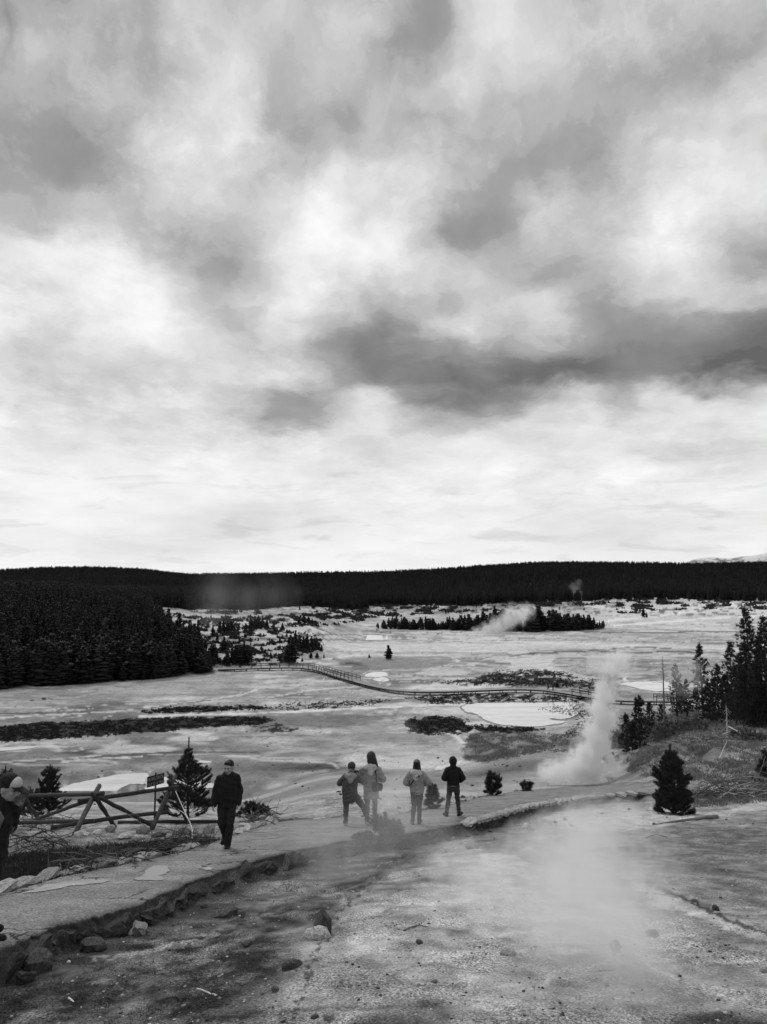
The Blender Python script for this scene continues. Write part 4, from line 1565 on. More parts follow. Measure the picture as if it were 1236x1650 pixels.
# --- saplings near the trail: (x, base y, top y) in the photograph, slimness, label
NEAR = [
    ((303, 1326), 1199, dict(slim=0.46, whorls=17, gap=0.10, lead=0.35, tip=1.15), 'tall young pine with a thin leader just behind the right end of the log fence'),
    ((78, 1318), 1239, dict(slim=0.33, whorls=15, gap=0.05, lead=0.15), 'feathery young pine rising behind the log fence left of the bright pool'),
    ((6, 1316), 1241, dict(slim=0.3, whorls=11, lead=0.15), 'young pine behind the head of the person in the cap at the left edge'),
    ((52, 1319), 1276, dict(slim=0.5, whorls=8, lead=0.1), 'low bushy dark pine beside the left legs of the log fence'),
    ((698, 1304), 1267, dict(slim=0.42, whorls=8, nl=0.11), 'small pine seedling on the path edge between two walking people'),
    ((794, 1284), 1250, dict(slim=0.5, whorls=8, gap=0.25, nl=0.13), 'small leaning pine seedling on the far edge of the path right of the walkers'),
    ((851, 1279), 1262, dict(slim=0.7, whorls=5, gap=0.2, nl=0.12), 'tiny spreading pine seedling on the far path edge near the steam vent'),
    ((1085, 1311), 1210, dict(slim=0.37, whorls=22, gap=0.0, lead=0.08, nl=0.12, f0=0.015, tip=0.92, up0=-0.02, up2=0.55), 'dense bushy young pine standing alone on the pale slope right of the path end'),
    ((1242, 1270), 1212, dict(slim=0.5, whorls=6, gap=0.3, nl=0.14), 'open sprig of pine at the right edge above the brush pile'),
]
for k, ((bx, by), ty, kw, lab) in enumerate(NEAR):
    g = ground_at(bx, by)[0]
    h = float((by - ty) / FPX * g[1] * 1.02)
    tm = pine_near(300 + k, h, **kw)
    tm[0].materials.append(M_BARK)
    tm[1].materials.append(M_NEEDLE_NEAR)
    place_tree(tm, g, 1.0, 0.0, 'young_pine', lab)


# low shrubs: open twiggy bush
def shrub(seed, r, h, n=60, leaf=0.05, lw=0.018, per=9):
    rng = np.random.default_rng(seed)
    T_, S = Soup(), Soup()
    for i in range(n):
        a, q = rng.uniform(0, 2 * PI), math.sqrt(rng.uniform(0, 1))
        e = np.array([math.cos(a) * r * q, math.sin(a) * r * q, h * rng.uniform(0.45, 1.0) * (1 - 0.5 * q * q)])
        m = e * 0.5 + rng.normal(0, 0.06 * r, 3) + [0, 0, 0.05 * h]
        T_.add(*tube_arrays([(0, 0, -0.05), m, e], [0.008, 0.006, 0.003], 3, False))
        t = rng.uniform(0.45, 1, 6)[:, None]
        pp = m + (e - m) * t + rng.normal(0, 0.03 * r, (6, 3))
        blades(S, pp, np.repeat(((e - m) / np.linalg.norm(e - m))[None], 6, 0), per, leaf, lw, rng, 0.8)
    return T_.mesh('stems'), S.mesh('leaves', False)


for k, (bx, by, w, hp, m, lab) in enumerate([
        (622, 1358, 62, 46, M_SAGE, 'pale hazy sagebrush on the lower edge of the path below the walkers'),
        (585, 1362, 40, 20, M_SAGE, 'low pale sagebrush left of the larger one on the lower path edge'),
        (408, 1322, 60, 30, M_NEEDLE_NEAR, 'dark scrubby bush behind the man in black'),
        (1012, 1195, 70, 48, M_GREYBUSH, 'large grey leafless bush beside the steam plume'),
        (1060, 1190, 50, 22, M_GREYBUSH, 'low grey bush under the thin dead snag'),
        (985, 1230, 26, 18, M_NEEDLE_NEAR, 'small dark bush at the base of the steam plume'),
        (1085, 1182, 60, 26, M_GREYBUSH, 'grey tangle of scrub in front of the open thin pine'),
        (1120, 1176, 46, 20, M_GREYBUSH, 'grey scrub beside the short grey broken snag'),
        (1150, 1164, 50, 20, M_NEEDLE_NEAR, 'dark scrub under the tall steam pine'),
        (1205, 1192, 60, 18, M_GREYBUSH, 'low grey scrub at the right edge of the grassy slope'),
        (995, 1205, 40, 26, M_GREYBUSH, 'grey bush half hidden behind the steam column'),
        (660, 1364, 34, 12, M_SAGE, 'flat pale sagebrush right of the larger one on the lower path edge')]):
    g = ground_at(bx, by)[0]
    sc = g[1] / FPX
    st, lv = shrub(700 + k, w * 0.5 * sc, hp * sc, 70, 0.07 * (1 + g[1] / 60), 0.022 * (1 + g[1] / 30))
    st.materials.append(M_TWIG)
    lv.materials.append(m)
    r = thing('shrub', lab, 'bush', g)
    link('stems', st, None, r)
    link('leaves', lv, None, r)


# --- the stand at the right edge: (x, base y, top y, slimness, bare, gap, label)
STAND = [
    (1030, 1160, 1081, 0.22, 0.04, 0.06, 'dense cone-shaped pine nearest the steam plume'),
    (1008, 1168, 1108, 0.20, 0.06, 0.25, 'smaller pine tucked against the left side of the dense cone-shaped one'),
    (1047, 1162, 1118, 0.24, 0.05, 0.2, 'short pine tucked against the right side of the dense cone-shaped one'),
    (1091, 1148, 1068, 0.17, 0.10, 0.30, 'open thin pine just right of the bare snag'),
    (1107, 1143, 1086, 0.17, 0.12, 0.42, 'sparse grey pine in the wisp of steam left of the tall pine'),
    (1133, 1143, 1029, 0.17, 0.10, 0.18, 'tall pine with upswept boughs standing in a wisp of steam'),
    (1158, 1146, 1068, 0.19, 0.12, 0.25, 'shorter pine in the gap between the two tallest pines'),
    (1181, 1150, 1038, 0.19, 0.08, 0.15, 'pine left of the tallest pine at the right edge'),
    (1215, 1168, 986, 0.17, 0.08, 0.12, 'tallest pine at the right edge of the flats'),
    (1240, 1172, 1000, 0.18, 0.08, 0.12, 'broad pine cut by the right edge of the picture'),
    (1198, 1160, 1062, 0.22, 0.04, 0.08, 'dark pine filling the foot of the tallest pine'),
    (1170, 1152, 1090, 0.25, 0.03, 0.1, 'low dark pine behind the leaning bleached trunk'),
    (1122, 1148, 1092, 0.24, 0.04, 0.25, 'low pine at the foot of the tall pine in the steam wisp'),
    (1143, 1150, 1100, 0.22, 0.04, 0.3, 'low scraggy pine right of the foot of the tall pine in steam'),
    (1222, 1172, 1078, 0.25, 0.03, 0.08, 'dark low pine behind the bleached stump at the right edge'),
    (1098, 1150, 1104, 0.22, 0.03, 0.3, 'low thin pine between the open thin pine and the sparse grey pine'),
    (1150, 1148, 1078, 0.18, 0.05, 0.2, 'narrow pine just right of the tall steam pine'),
    (1188, 1158, 1076, 0.24, 0.03, 0.08, 'dark bushy pine in front of the pine left of the tallest one'),
    (1207, 1166, 1040, 0.18, 0.05, 0.08, 'dark pine pressed against the left side of the tallest pine'),
    (1230, 1170, 1030, 0.20, 0.04, 0.08, 'dark pine filling the gap between the tallest pine and the edge'),
    (1018, 1172, 1128, 0.26, 0.03, 0.15, 'low pine in front of the smaller pine beside the steam plume'),
    (1176, 1154, 1112, 0.28, 0.02, 0.1, 'short bushy pine under the leaning bleached trunk'),
    (1066, 1152, 1126, 0.28, 0.03, 0.3, 'short scraggy pine beside the bare snag'),
]
for k, (bx, by, ty, sl, bare, gap, lab) in enumerate(STAND):
    d = 70.0 + 12 * ((k * 7) % 5) / 5 if by > 1155 else 84.0 + 5 * ((k * 3) % 5) / 5
    g = ground_at(bx, by)[0]
    if not (55 < g[1] < 105):
        p = P3(bx, by, d)
        g = np.array([p.x, p.y, gz(p.x, p.y)])
    h = float((by - ty) / FPX * g[1] * 1.03)
    tm = pine_mid(400 + k, h, sl * 0.92, bare, min(0.5, gap + 0.13))
    tm[0].materials.append(M_BARK)
    tm[1].materials.append(M_NEEDLE)
    place_tree(tm, g, 1.0, k * 1.3, 'pine_tree', lab, group='pines at the right edge')


# --- bare snags
def snag(p0, p1, r0, nb, lb, seed, rise=0.4, one_side=None):
    rng = np.random.default_rng(seed)
    p0, p1 = np.array(p0, float), np.array(p1, float)
    S = Soup()
    t = np.linspace(0, 1, 8)
    P = p0 + (p1 - p0) * t[:, None] + rng.normal(0, 0.012, (8, 3)) * np.linalg.norm(p1 - p0) * t[:, None] * 0.4
    S.add(*tube_arrays(P, r0 * (1 - 0.8 * t), 6))
    B = Soup()
    ax = (p1 - p0) / np.linalg.norm(p1 - p0)
    for i in range(nb):
        f = rng.uniform(0.15, 0.97)
        q = np.array([np.interp(f, t, P[:, k]) for k in range(3)])
        d = rng.normal(0, 1, 3)
        if one_side is not None:
            d = np.array(one_side, float) + rng.normal(0, 0.45, 3)
        d -= ax * d.dot(ax)
        d /= np.linalg.norm(d)
        l = lb * rng.uniform(0.15, 1.15) * (1.1 - 0.6 * f)
        s = np.linspace(0, 1, 5)[:, None]
        Q = q + d * l * s + ax * l * rise * s + np.array([0, 0, -0.25 * l]) * s ** 2 + rng.normal(0, 0.02 * l, (5, 3)) * s
        B.add(*tube_arrays(Q, np.linspace(r0 * 0.22, r0 * 0.05 + 0.004, 5), 3, False))
    return S.mesh('trunk'), B.mesh('branches')


def place_snag(name, lab, b, t, r0, nb, lb, seed, m=M_TWIG, dt=0.0, one_side=None, rise=0.3, cat='dead tree'):
    g = Vector(ground_at(*b)[0])
    p = P3(t[0], t[1], g.y + dt)
    r = thing(name, lab, cat, g)
    a, c = snag((0, 0, -0.2), p - g, r0, nb, lb, seed, rise, one_side)
    link('trunk', a, m, r)
    link('branches', c, m, r)
    return r


place_snag('bare_snag', 'tall thin leafless snag between the dense cone pine and the thin pine', (1071, 1177), (1068, 1058), 0.11, 46, 1.5, 1)
place_snag('bare_snag', 'grey leafless trunk in front of the gap right of the tall steam pine', (1164, 1143), (1161, 1080), 0.14, 16, 1.2, 2)
place_snag('leaning_snag', 'bleached dead trunk leaning left with ribs of curved branches at the right edge', (1222, 1153), (1191, 1106), 0.16, 34, 3.2, 3, M_BLEACH, 0.5,
           one_side=(-1.0, -0.2, -0.35), rise=0.25)
place_snag('broken_snag', 'short broken bleached snag standing on the grassy slope', (1172, 1182), (1170, 1137), 0.075, 11, 0.9, 4, M_BLEACH, rise=-0.5)
place_snag('broken_snag', 'short grey broken snag left of the bleached one on the grassy slope', (1126, 1171), (1125, 1146), 0.11, 12, 0.8, 5)
place_snag('dead_sapling', 'bare grey dead sapling standing behind the scatter of fallen branches', (1205, 1168), (1203, 1148), 0.07, 12, 0.8, 6)
for k, (a, b, r0, lab) in enumerate([
        ((1174, 1172), (1200, 1187), 0.06, 'bleached fallen trunk slanting down from the broken snag'),
        ((1165, 1184), (1180, 1180), 0.06, 'short bleached log at the foot of the broken snag'),
        ((1150, 1240), (1172, 1194), 0.028, 'long thin bleached pole lying up the grassy slope'),
        ((1047, 1158), (1062, 1158), 0.16, 'grey log lying at the foot of the cone-shaped pine'),
        ((1146, 1152), (1168, 1151), 0.22, 'thick grey log lying under the pines'),
        ((1090, 1143), (1106, 1149), 0.14, 'thin grey log slanting under the sparse grey pine'),
        ((1200, 1152), (1240, 1160), 0.13, 'pale fallen trunk behind the bleached stump'),
        ((1128, 1147), (1145, 1156), 0.10, 'slender fallen branch slanting right of the tall steam pine')]):
    A, B = ground_at([a[0], b[0]], [a[1], b[1]])
    A, B = Vector(A), Vector(B)
    A.z += r0 * 0.8
    B.z += r0 * 0.8
    o = link('fallen_log', log_mesh(A, B, r0, r0 * 0.6, 60 + k, 7, 7, 0.02, 'fallen_log'), M_BLEACH if k in (0, 1, 2, 6) else M_TWIG)
    tag(o, lab, 'log', 'fallen logs on the right slope')
g = Vector(ground_at(1232, 1156)[0])
st = thing('bleached_stump', 'curled bleached stump with a dark hollow at the right edge', 'stump', g)
for k, (pts, r0) in enumerate([([(-.55, 0, -.1), (-.75, 0, .7), (-.55, 0, 1.5), (-.62, 0, 2.2)], .17), ([(-.5, .1, 0), (-.2, .1, .5), (.3, .1, .3), (.9, 0, .1)], .2), ([(-.6, -.1, 1.0), (-1.0, -.2, 1.3), (-1.0, -.2, 1.7)], .08)]):
    S = Soup()
    S.add(*tube_arrays(catmull(np.array(pts), 4), np.linspace(r0, r0 * .5, (len(pts) - 1) * 4 + 1), 7))
    link('root', S.mesh('root'), M_BLEACH, st)
hm = rock_mesh(77, 2, 0.2, 3)
ho = link('hollow', hm, M_DARKTWIG, st, (0.45, 0.5, 0.7))  # solid dark lump stands in for the shade inside the stump
ho.scale = (1.7, 1.2, 1.7)

# --- distant conifers, one by one
FAR = [pine_far(500 + k, slim=s) for k, s in enumerate((0.16, 0.20, 0.24, 0.19, 0.27, 0.22))]
for a, b in FAR:
    a.materials.append(M_BARK)
    b.materials.append(M_NEEDLE_FAR)
rf = random.Random(21)


def far_tree(px, by, hpx, label, group, wide=1.0, d=None, k=None):
    if d is None:
        g = cast(px, by)[0]
    else:
        p = P3(px, by, d)
        g = np.array([p.x, p.y, float(land(p.x, p.y))])
    h = float(hpx / FPX * g[1])
    r = thing('conifer', label, 'tree', g, rf.uniform(0, 6), group)
    w = h * wide * rf.uniform(0.95, 1.55)
    r.scale = (w, w, h)
    t, c = FAR[rf.randrange(6) if k is None else k]
    link('trunk', t, None, r)
    link('crown', c, None, r)
    return r


def n_near(lst, lab, grp):
    for px, by, hpx, w in lst:
        far_tree(px, by, hpx, lab, grp, w)


far_tree(626, 1063, 24, 'lone cone-shaped conifer standing on the open flats', 'lone trees on the flats', 1.25, k=2)
far_tree(595, 1060, 7, 'tiny conifer left of the lone one on the open flats', 'lone trees on the flats', 1.4)
far_tree(1037, 995, 16, 'dark conifer on the pale far shore right of the wooded island', 'lone trees on the far shore', 1.2)
far_tree(1042, 995, 9, 'smaller conifer touching the dark one on the pale far shore', 'lone trees on the far shore', 1.5)
far_tree(898, 1107.5, 10, 'tiny dark conifer just behind the people on the boardwalk', 'lone trees on the flats', 1.5)
LAB_M = 'conifer growing in a clump on the pale mound behind the boardwalk'
LAB_S = 'small scattered conifer on the open pale side of the mound'
mound = [(323, 1072, 49, 1.0), (346, 1065, 28, 1.3), (337, 1070, 27, 1.3), (361, 1049, 24, 1.3), (354, 1020, 19, 1.5), (360, 1018, 21, 1.4), (367, 1018, 18, 1.5), (373, 1016, 17, 1.6),
         (343, 1026, 20, 1.2), (350, 1036, 16, 1.4), (366, 1071, 24, 1.4), (374, 1071, 28, 1.3), (381, 1071, 33, 1.2), (388, 1070, 30, 1.3), (393, 1068, 36, 1.2), (399, 1070, 32, 1.3), (404, 1067, 22, 1.4),
         (396, 1019, 16, 1.3), (404, 1014, 20, 1.5), (410, 1012, 20, 1.5), (416, 1013, 22, 1.4), (423, 1012, 20, 1.5), (430, 1015, 17, 1.5), (441, 1014, 12, 1.5), (455, 1016, 13, 1.5),
         (464, 1068, 30, 1.3), (471, 1069, 44, 1.1), (476, 1048, 33, 1.1), (483, 1048, 26, 1.3), (468, 1042, 20, 1.4), (489, 1047, 22, 1.4), (495, 1048, 28, 1.2), (502, 1048, 24, 1.3), (508, 1048, 20, 1.4), (514, 1048, 14, 1.6),
         (482, 1006, 12, 1.6), (490, 1005, 15, 1.5), (497, 1004, 11, 1.6), (503, 1005, 9, 1.7), (330, 1060, 30, 1.2), (316, 1066, 36, 1.2), (310, 1076, 40, 1.2)]
for lo_, hi_, yl, yh, lab_, grp_ in (
        (0, 350, 0, 2000, 'broad conifer on the mound at the right edge of the left forest', 'mound conifers beside the left forest'),
        (350, 460, 1030, 2000, 'conifer in the dark clump just above the left end of the boardwalk railing', 'clump above the boardwalk end'),
        (350, 460, 0, 1030, 'conifer in the clumps along the top of the pale mound', 'clumps along the top of the mound'),
        (460, 600, 1030, 2000, 'conifer in the clump at the right foot of the mound above the boardwalk', 'clump at the right foot of the mound'),
        (460, 600, 0, 1030, 'small conifer in the far clump behind the right end of the mound', 'far clump behind the mound')):
    n_near([q for q in mound if lo_ <= q[0] < hi_ and yl <= q[1] < yh], lab_, grp_)
scat = [(300, 1028, 20, 1.2), (310, 1026, 13, 1.2), (295, 1048, 18, 1.3), (451, 1036, 13, 1.1), (451, 1046, 8, 1.3), (440, 1039, 7, 1.3), (436, 1061, 12, 1.4), (421, 1047, 8, 1.3), (518, 1050, 12, 1.4),
        (501, 1061, 11, 1.4), (511, 1061, 10, 1.5), (522, 1061, 8, 1.4), (487, 1066, 6, 2.2), (410, 1056, 8, 1.3), (452, 1066, 10, 1.3), (416, 1033, 6, 1.5), (428, 1052, 6, 1.5), (395, 1028, 8, 1.5), (386, 1036, 9, 1.5), (335, 1010, 8, 1.6),
        (425, 1026, 6, 1.6), (447, 1028, 7, 1.5), (462, 1026, 6, 1.6), (404, 1040, 6, 1.5), (380, 1046, 8, 1.4), (270, 1020, 9, 1.5), (285, 1012, 8, 1.5), (262, 1004, 9, 1.5), (316, 1040, 12, 1.4), (340, 996, 5, 1.8)]
n_near(scat, LAB_S, 'scattered small conifers on the mound')
isl = []
for k in range(104):
    u = (k + rf.uniform(0, 1)) / 104
    px = 606 + u * 369
    hx = np.interp(px, [606, 630, 645, 660, 700, 745, 770, 795, 820, 838, 850, 868, 885, 910, 950, 976], [8, 14, 18, 14, 17, 19, 22, 32, 30, 22, 26, 38, 30, 24, 20, 9])
    by = np.interp(px, [606, 650, 740, 850, 940, 976], [1013, 1014.5, 1016, 1018, 1016, 1013]) - rf.choice([0, 0, 1, 2, 3.5]) * rf.uniform(0.5, 1)
    isl.append((px, by, hx * rf.uniform(0.7, 1.3), rf.uniform(1.1, 1.8)))
for a_, b_, w_ in ((600, 745, 'left'), (745, 860, 'middle'), (860, 980, 'right')):
    n_near([q for q in isl if a_ <= q[0] < b_], 'dark conifer in the %s part of the tree band on the low island' % w_, 'conifers in the %s part of the island' % w_)
fo = []
for k in range(96):
    px = -14 + 360 * (k + rf.uniform(0, 1)) / 96
    by = np.interp(px, [-20, 0, 100, 170, 230, 290, 345], [1111, 1110, 1104, 1099, 1096, 1088, 1082]) - rf.choice([0, 2, 5, 10, 16]) * rf.uniform(0.4, 1)
    hx = np.interp(px, [0, 150, 260, 320, 345], [62, 60, 54, 44, 30]) * rf.choice([0.45, 0.6, 0.75, 0.9, 1.0, 1.1, 1.25]) * rf.uniform(0.9, 1.1)
    fo.append((px, by, hx, rf.uniform(1.0, 1.35)))
n_near(fo, 'dark conifer along the front of the dense forest on the left', 'front trees of the left forest')
LAB_FS = 'small dark shrubby conifer on the far shore below the forest'
for k in range(24):
    px = rf.choice([rf.uniform(470, 590), rf.uniform(690, 960), rf.uniform(1010, 1236)])
    by = rf.uniform(966, 984) if px < 960 else rf.uniform(964, 975)
    far_tree(px, by, rf.uniform(5, 10), LAB_FS, 'shrubby conifers on the far shore', 1.6)

# ------------------------------------------------------------------ the far forest, which nobody could count
def build_forest():
    rng = np.random.default_rng(5)
    pts, scl = [], []

    def keep(u0, u1, y0, y1, n, cond, h0, h1):
        y = np.sqrt(rng.uniform(0, 1, n) * (y1 ** 2 - y0 ** 2) + y0 ** 2)
        u = rng.uniform(u0, u1, n)
        x = u * y
        m = cond(x, y, u)
        x, y = x[m], y[m]
        z = land(x, y)
        pts.append(np.stack([x, y, z - 0.2], 1))
        scl.append(h0 + (h1 - h0) * rng.beta(1.6, 2.0, len(x)))
    px = lambda u: 618 + FPX * u

    def left(x, y, u):
        z = land(x, y)
        qx, qy, _ = to_pix(x, y, z)
        edge = np.interp(qy, [930, 958, 985, 1000, 1050, 1083, 1105], [300, 236, 244, 258, 322, 342, 120])
        yb = np.interp(u, [-0.62, -0.5, -0.42, -0.30, -0.22], [168, 171, 178, 190, 208])
        return (y > yb + 5) & ((qx < edge + 14 * (fbm(x / 14, y / 14, 5, 2) - 0.5)) | (y > 560))
    keep(-0.62, -0.10, 168, 880, 16000, left, 2.8, 11.0)
    keep(-0.62, -0.02, 400, 720, 9000, lambda x, y, u: y > np.interp(u, [-0.17, -0.04, -0.02], [425, 650, 700]) + 70 * (fbm(x / 50, y / 80, 9, 3) - 0.5), 3, 12)
    shore = lambda x, y, u: y > 700 + 60 * sstep(-0.1, 0.05, u) + 110 * (fbm(x / 70, y / 120, 9, 3) - 0.5)
    keep(-0.62, 0.62, 640, 1000, 11000, lambda x, y, u: shore(x, y, u) & (vnoise(x / 30, y / 30, 3) > 0.12), 8, 14)
    keep(-0.62, 0.62, 1000, 1800, 19000, lambda x, y, u: vnoise(x / 50, y / 50, 4) > 0.08, 6, 18)
    keep(-0.62, 0.62, 1800, 2740, 22000, lambda x, y, u: np.ones_like(u, bool), 6, 16)
    P = np.vstack(pts)
    S = np.concatenate(scl)
    me = bpy.data.meshes.new('forest')
    me.vertices.add(len(P))
    me.vertices.foreach_set('co', P.astype(np.float32).ravel())
    set_attr(me, 'tall', S)
    me.update()
    o = link('forest', me)
    tag(o, 'dense dark conifer forest covering the left slope and the low hills along the skyline', kind='stuff')
    g = bpy.data.node_groups.new('forest', 'GeometryNodeTree')
    g.interface.new_socket('Geometry', in_out='INPUT', socket_type='NodeSocketGeometry')
    g.interface.new_socket('Geometry', in_out='OUTPUT', socket_type='NodeSocketGeometry')
    N = g.nodes.new
    gi, go = N('NodeGroupInput'), N('NodeGroupOutput')
    j = N('GeometryNodeJoinGeometry')
    # the same meshes as the trees of the left forest: trunk and crown welded into one tree
    src = [c for c in bpy.data.objects if c.name.startswith('forest_tree_source')]
    for s in FOREST_SRC:
        oi = N('GeometryNodeObjectInfo')
        oi.inputs['Object'].default_value = s
        oi.inputs['As Instance'].default_value = True
        g.links.new(oi.outputs['Geometry'], j.inputs[0])
    ip = N('GeometryNodeInstanceOnPoints')
    ip.inputs['Pick Instance'].default_value = True
    g.links.new(gi.outputs[0], ip.inputs['Points'])
    g.links.new(j.outputs[0], ip.inputs['Instance'])
    rv = N('FunctionNodeRandomValue')
    rv.data_type = 'FLOAT_VECTOR'
    rv.inputs[0].default_value = (-0.03, -0.03, 0)
    rv.inputs[1].default_value = (0.03, 0.03, 6.28)
    g.links.new(rv.outputs[0], ip.inputs['Rotation'])
    at = N('GeometryNodeInputNamedAttribute')
    at.data_type = 'FLOAT'
    at.inputs['Name'].default_value = 'tall'
    g.links.new(at.outputs['Attribute'], ip.inputs['Scale'])
    g.links.new(ip.outputs[0], go.inputs[0])
    md = o.modifiers.new('forest', 'NODES')
    md.node_group = g
    print('forest trees', len(P))
    return o


# sources of the instances: six crowns standing at the forest's front as plain trees
FOREST_SRC = []
for k in range(6):
    t, c = FAR[k]
    nt, nc = len(t.vertices), len(c.vertices)
    V = np.empty((nt + nc) * 3, np.float32)
    a = np.empty(nt * 3, np.float32); t.vertices.foreach_get('co', a)
    b = np.empty(nc * 3, np.float32); c.vertices.foreach_get('co', b)
    fa = np.empty(len(t.polygons) * 3, np.int32); t.polygons.foreach_get('vertices', fa)
    fb = np.empty(len(c.polygons) * 3, np.int32); c.polygons.foreach_get('vertices', fb)
    A = a.reshape(-1, 3)
    me = mesh_np('conifer', np.vstack([A, b.reshape(-1, 3)]), np.vstack([fa.reshape(-1, 3), fb.reshape(-1, 3) + nt]), False)
    me.materials.append(M_NEEDLE_FAR)
    px, by, hpx = [(14, 1103, 60), (66, 1098, 64), (121, 1094, 58), (178, 1089, 62), (216, 1087, 55), (247, 1084, 56)][k]
    gg = cast(px, by)[0]
    o = link('conifer', me, None, None, gg)
    hh = float(hpx / FPX * gg[1])
    o.scale = (hh * 1.1, hh * 1.1, hh)
    tag(o, 'dark conifer along the front of the dense forest on the left', 'tree', 'front trees of the left forest')
    FOREST_SRC.append(o)
build_forest()


# ------------------------------------------------------------------ far snowy mountain, with haze put into its pale tone
def build_mountain():
    D = 14000.0
    xs = np.linspace(0.385, 0.80, 90) * D
    prof_u = [0.385, 0.395, 0.405, 0.42, 0.435, 0.445, 0.46, 0.475, 0.49, 0.50, 0.55, 0.62, 0.7, 0.8]
    prof_p = [912, 905, 901, 899, 898, 899, 898, 896, 893, 890, 884, 890, 898, 912]
    ridge = (950 - np.interp(xs / D, prof_u, prof_p)) / FPX * D
    ridge = ridge + 18 * (fbm(xs / 260, xs * 0, 3, 4) - 0.5) * 2
    V = []
    for j in range(14):
        t = j / 13
        h = ridge * (1 - t) ** 1.2 + 60 * (fbm(xs / 420, xs * 0 + j * 0.8, 5, 4) - 0.5) * math.sin(t * PI) - 40 * t
        V.append(np.stack([xs * (1 - 0.12 * t), np.full_like(xs, D * (1 - 0.12 * t)), h], 1))
    back = np.stack([xs, np.full_like(xs, D * 1.06), ridge * 0 - 60], 1)
    V = np.vstack([back] + V)
    n = len(xs)
    i = np.arange(14)[:, None] * n + np.arange(n - 1)[None]
    F = np.stack([i, i + 1, i + n + 1, i + n], -1).reshape(-1, 4)

    def f(T, out):
        pos = T.node('ShaderNodeNewGeometry').outputs['Position']
        z = T.sep(pos)[2]
        nz = T.noise(pos, 0.006, 7, 0.65)
        sn = T.ramp(T.math('MULTIPLY_ADD', T.math('SUBTRACT', nz, 0.5), 900.0, z), 430, 560)
        surf(T, out, T.math('MULTIPLY_ADD', sn, 0.45, 0.22), 0.9, None)  # pale rock and snow tones also stand in for distance haze
    o = link('mountain', mesh_np('mountain', V, F), mat('hazy_snow_mountain', f))
    tag(o, 'pale snow-streaked mountain far beyond the right end of the forest', kind='structure')


build_mountain()

# ------------------------------------------------------------------ people
def m_plain(tone, name, rough=0.8, var=0.5, sc=12.0):
    def f(T, out):
        oc = T.node('ShaderNodeTexCoord').outputs['Object']
        n = T.noise(oc, sc, 4, 0.6)
        surf(T, out, T.math('MULTIPLY', T.math('MULTIPLY_ADD', T.math('SUBTRACT', n, 0.5), var * 2, 1.0), tone), rough, n, 0.4, 0.02, 0.2)
    return mat(name, f)


M_SKIN = m_plain(0.30, 'skin', 0.6, 0.12)
M_HAIR = m_plain(0.015, 'black_hair', 0.6)
M_BLACK = m_plain(0.013, 'black_cloth')
M_BLACK2 = m_plain(0.020, 'black_trousers')
M_DARK = m_plain(0.045, 'dark_cloth')
M_CHAR = m_plain(0.075, 'charcoal_cloth')
M_MIDG = m_plain(0.12, 'grey_cloth')
M_LIGHTG = m_plain(0.26, 'light_grey_cloth')
M_PALE_C = m_plain(0.42, 'pale_cloth')
M_WHITE = m_plain(0.62, 'white_cloth')


def capsule(bm, p0, p1, r0, r1, flat=1.0, ax=None, n=12, caps=True):
    """tapered limb with an elliptical section (flat squeezes the second axis)"""
    p0, p1 = Vector(p0), Vector(p1)
    d = (p1 - p0)
    L = d.length
    d.normalize()
    a = Vector(ax) if ax else (Vector((1, 0, 0)) if abs(d.x) < 0.8 else Vector((0, 1, 0)))
    a = (a - d * a.dot(d)).normalized()
    b = d.cross(a)
    rings = []
    prof = [(-0.95, .31), (-0.7, .71), (-0.35, .94), (0, 1)] if caps else [(0, 1)]
    for t, k in prof:
        rings.append((p0 + d * (t * r0), r0 * k))
    rings.append(((p0 + p1) / 2, (r0 + r1) / 2))
    for t, k in reversed(prof):
        rings.append((p1 - d * (t * r1), r1 * k))
    loops = []
    for c, r in rings:
        loops.append([bm.verts.new(c + (a * math.cos(i * 2 * PI / n) + b * flat * math.sin(i * 2 * PI / n)) * r) for i in range(n)])
    for u, v in zip(loops[:-1], loops[1:]):
        for i in range(n):
            bm.faces.new((u[i], u[(i + 1) % n], v[(i + 1) % n], v[i]))
    bm.faces.new(loops[0][::-1])
    bm.faces.new(loops[-1])


def ball(bm, c, rx, ry, rz, rot=None):
    m = Matrix.Translation(c) @ (rot.to_4x4() if rot else Matrix.Identity(4)) @ Matrix.Diagonal((rx, ry, rz, 1))
    bmesh.ops.create_icosphere(bm, subdivisions=3, radius=1.0, matrix=m)


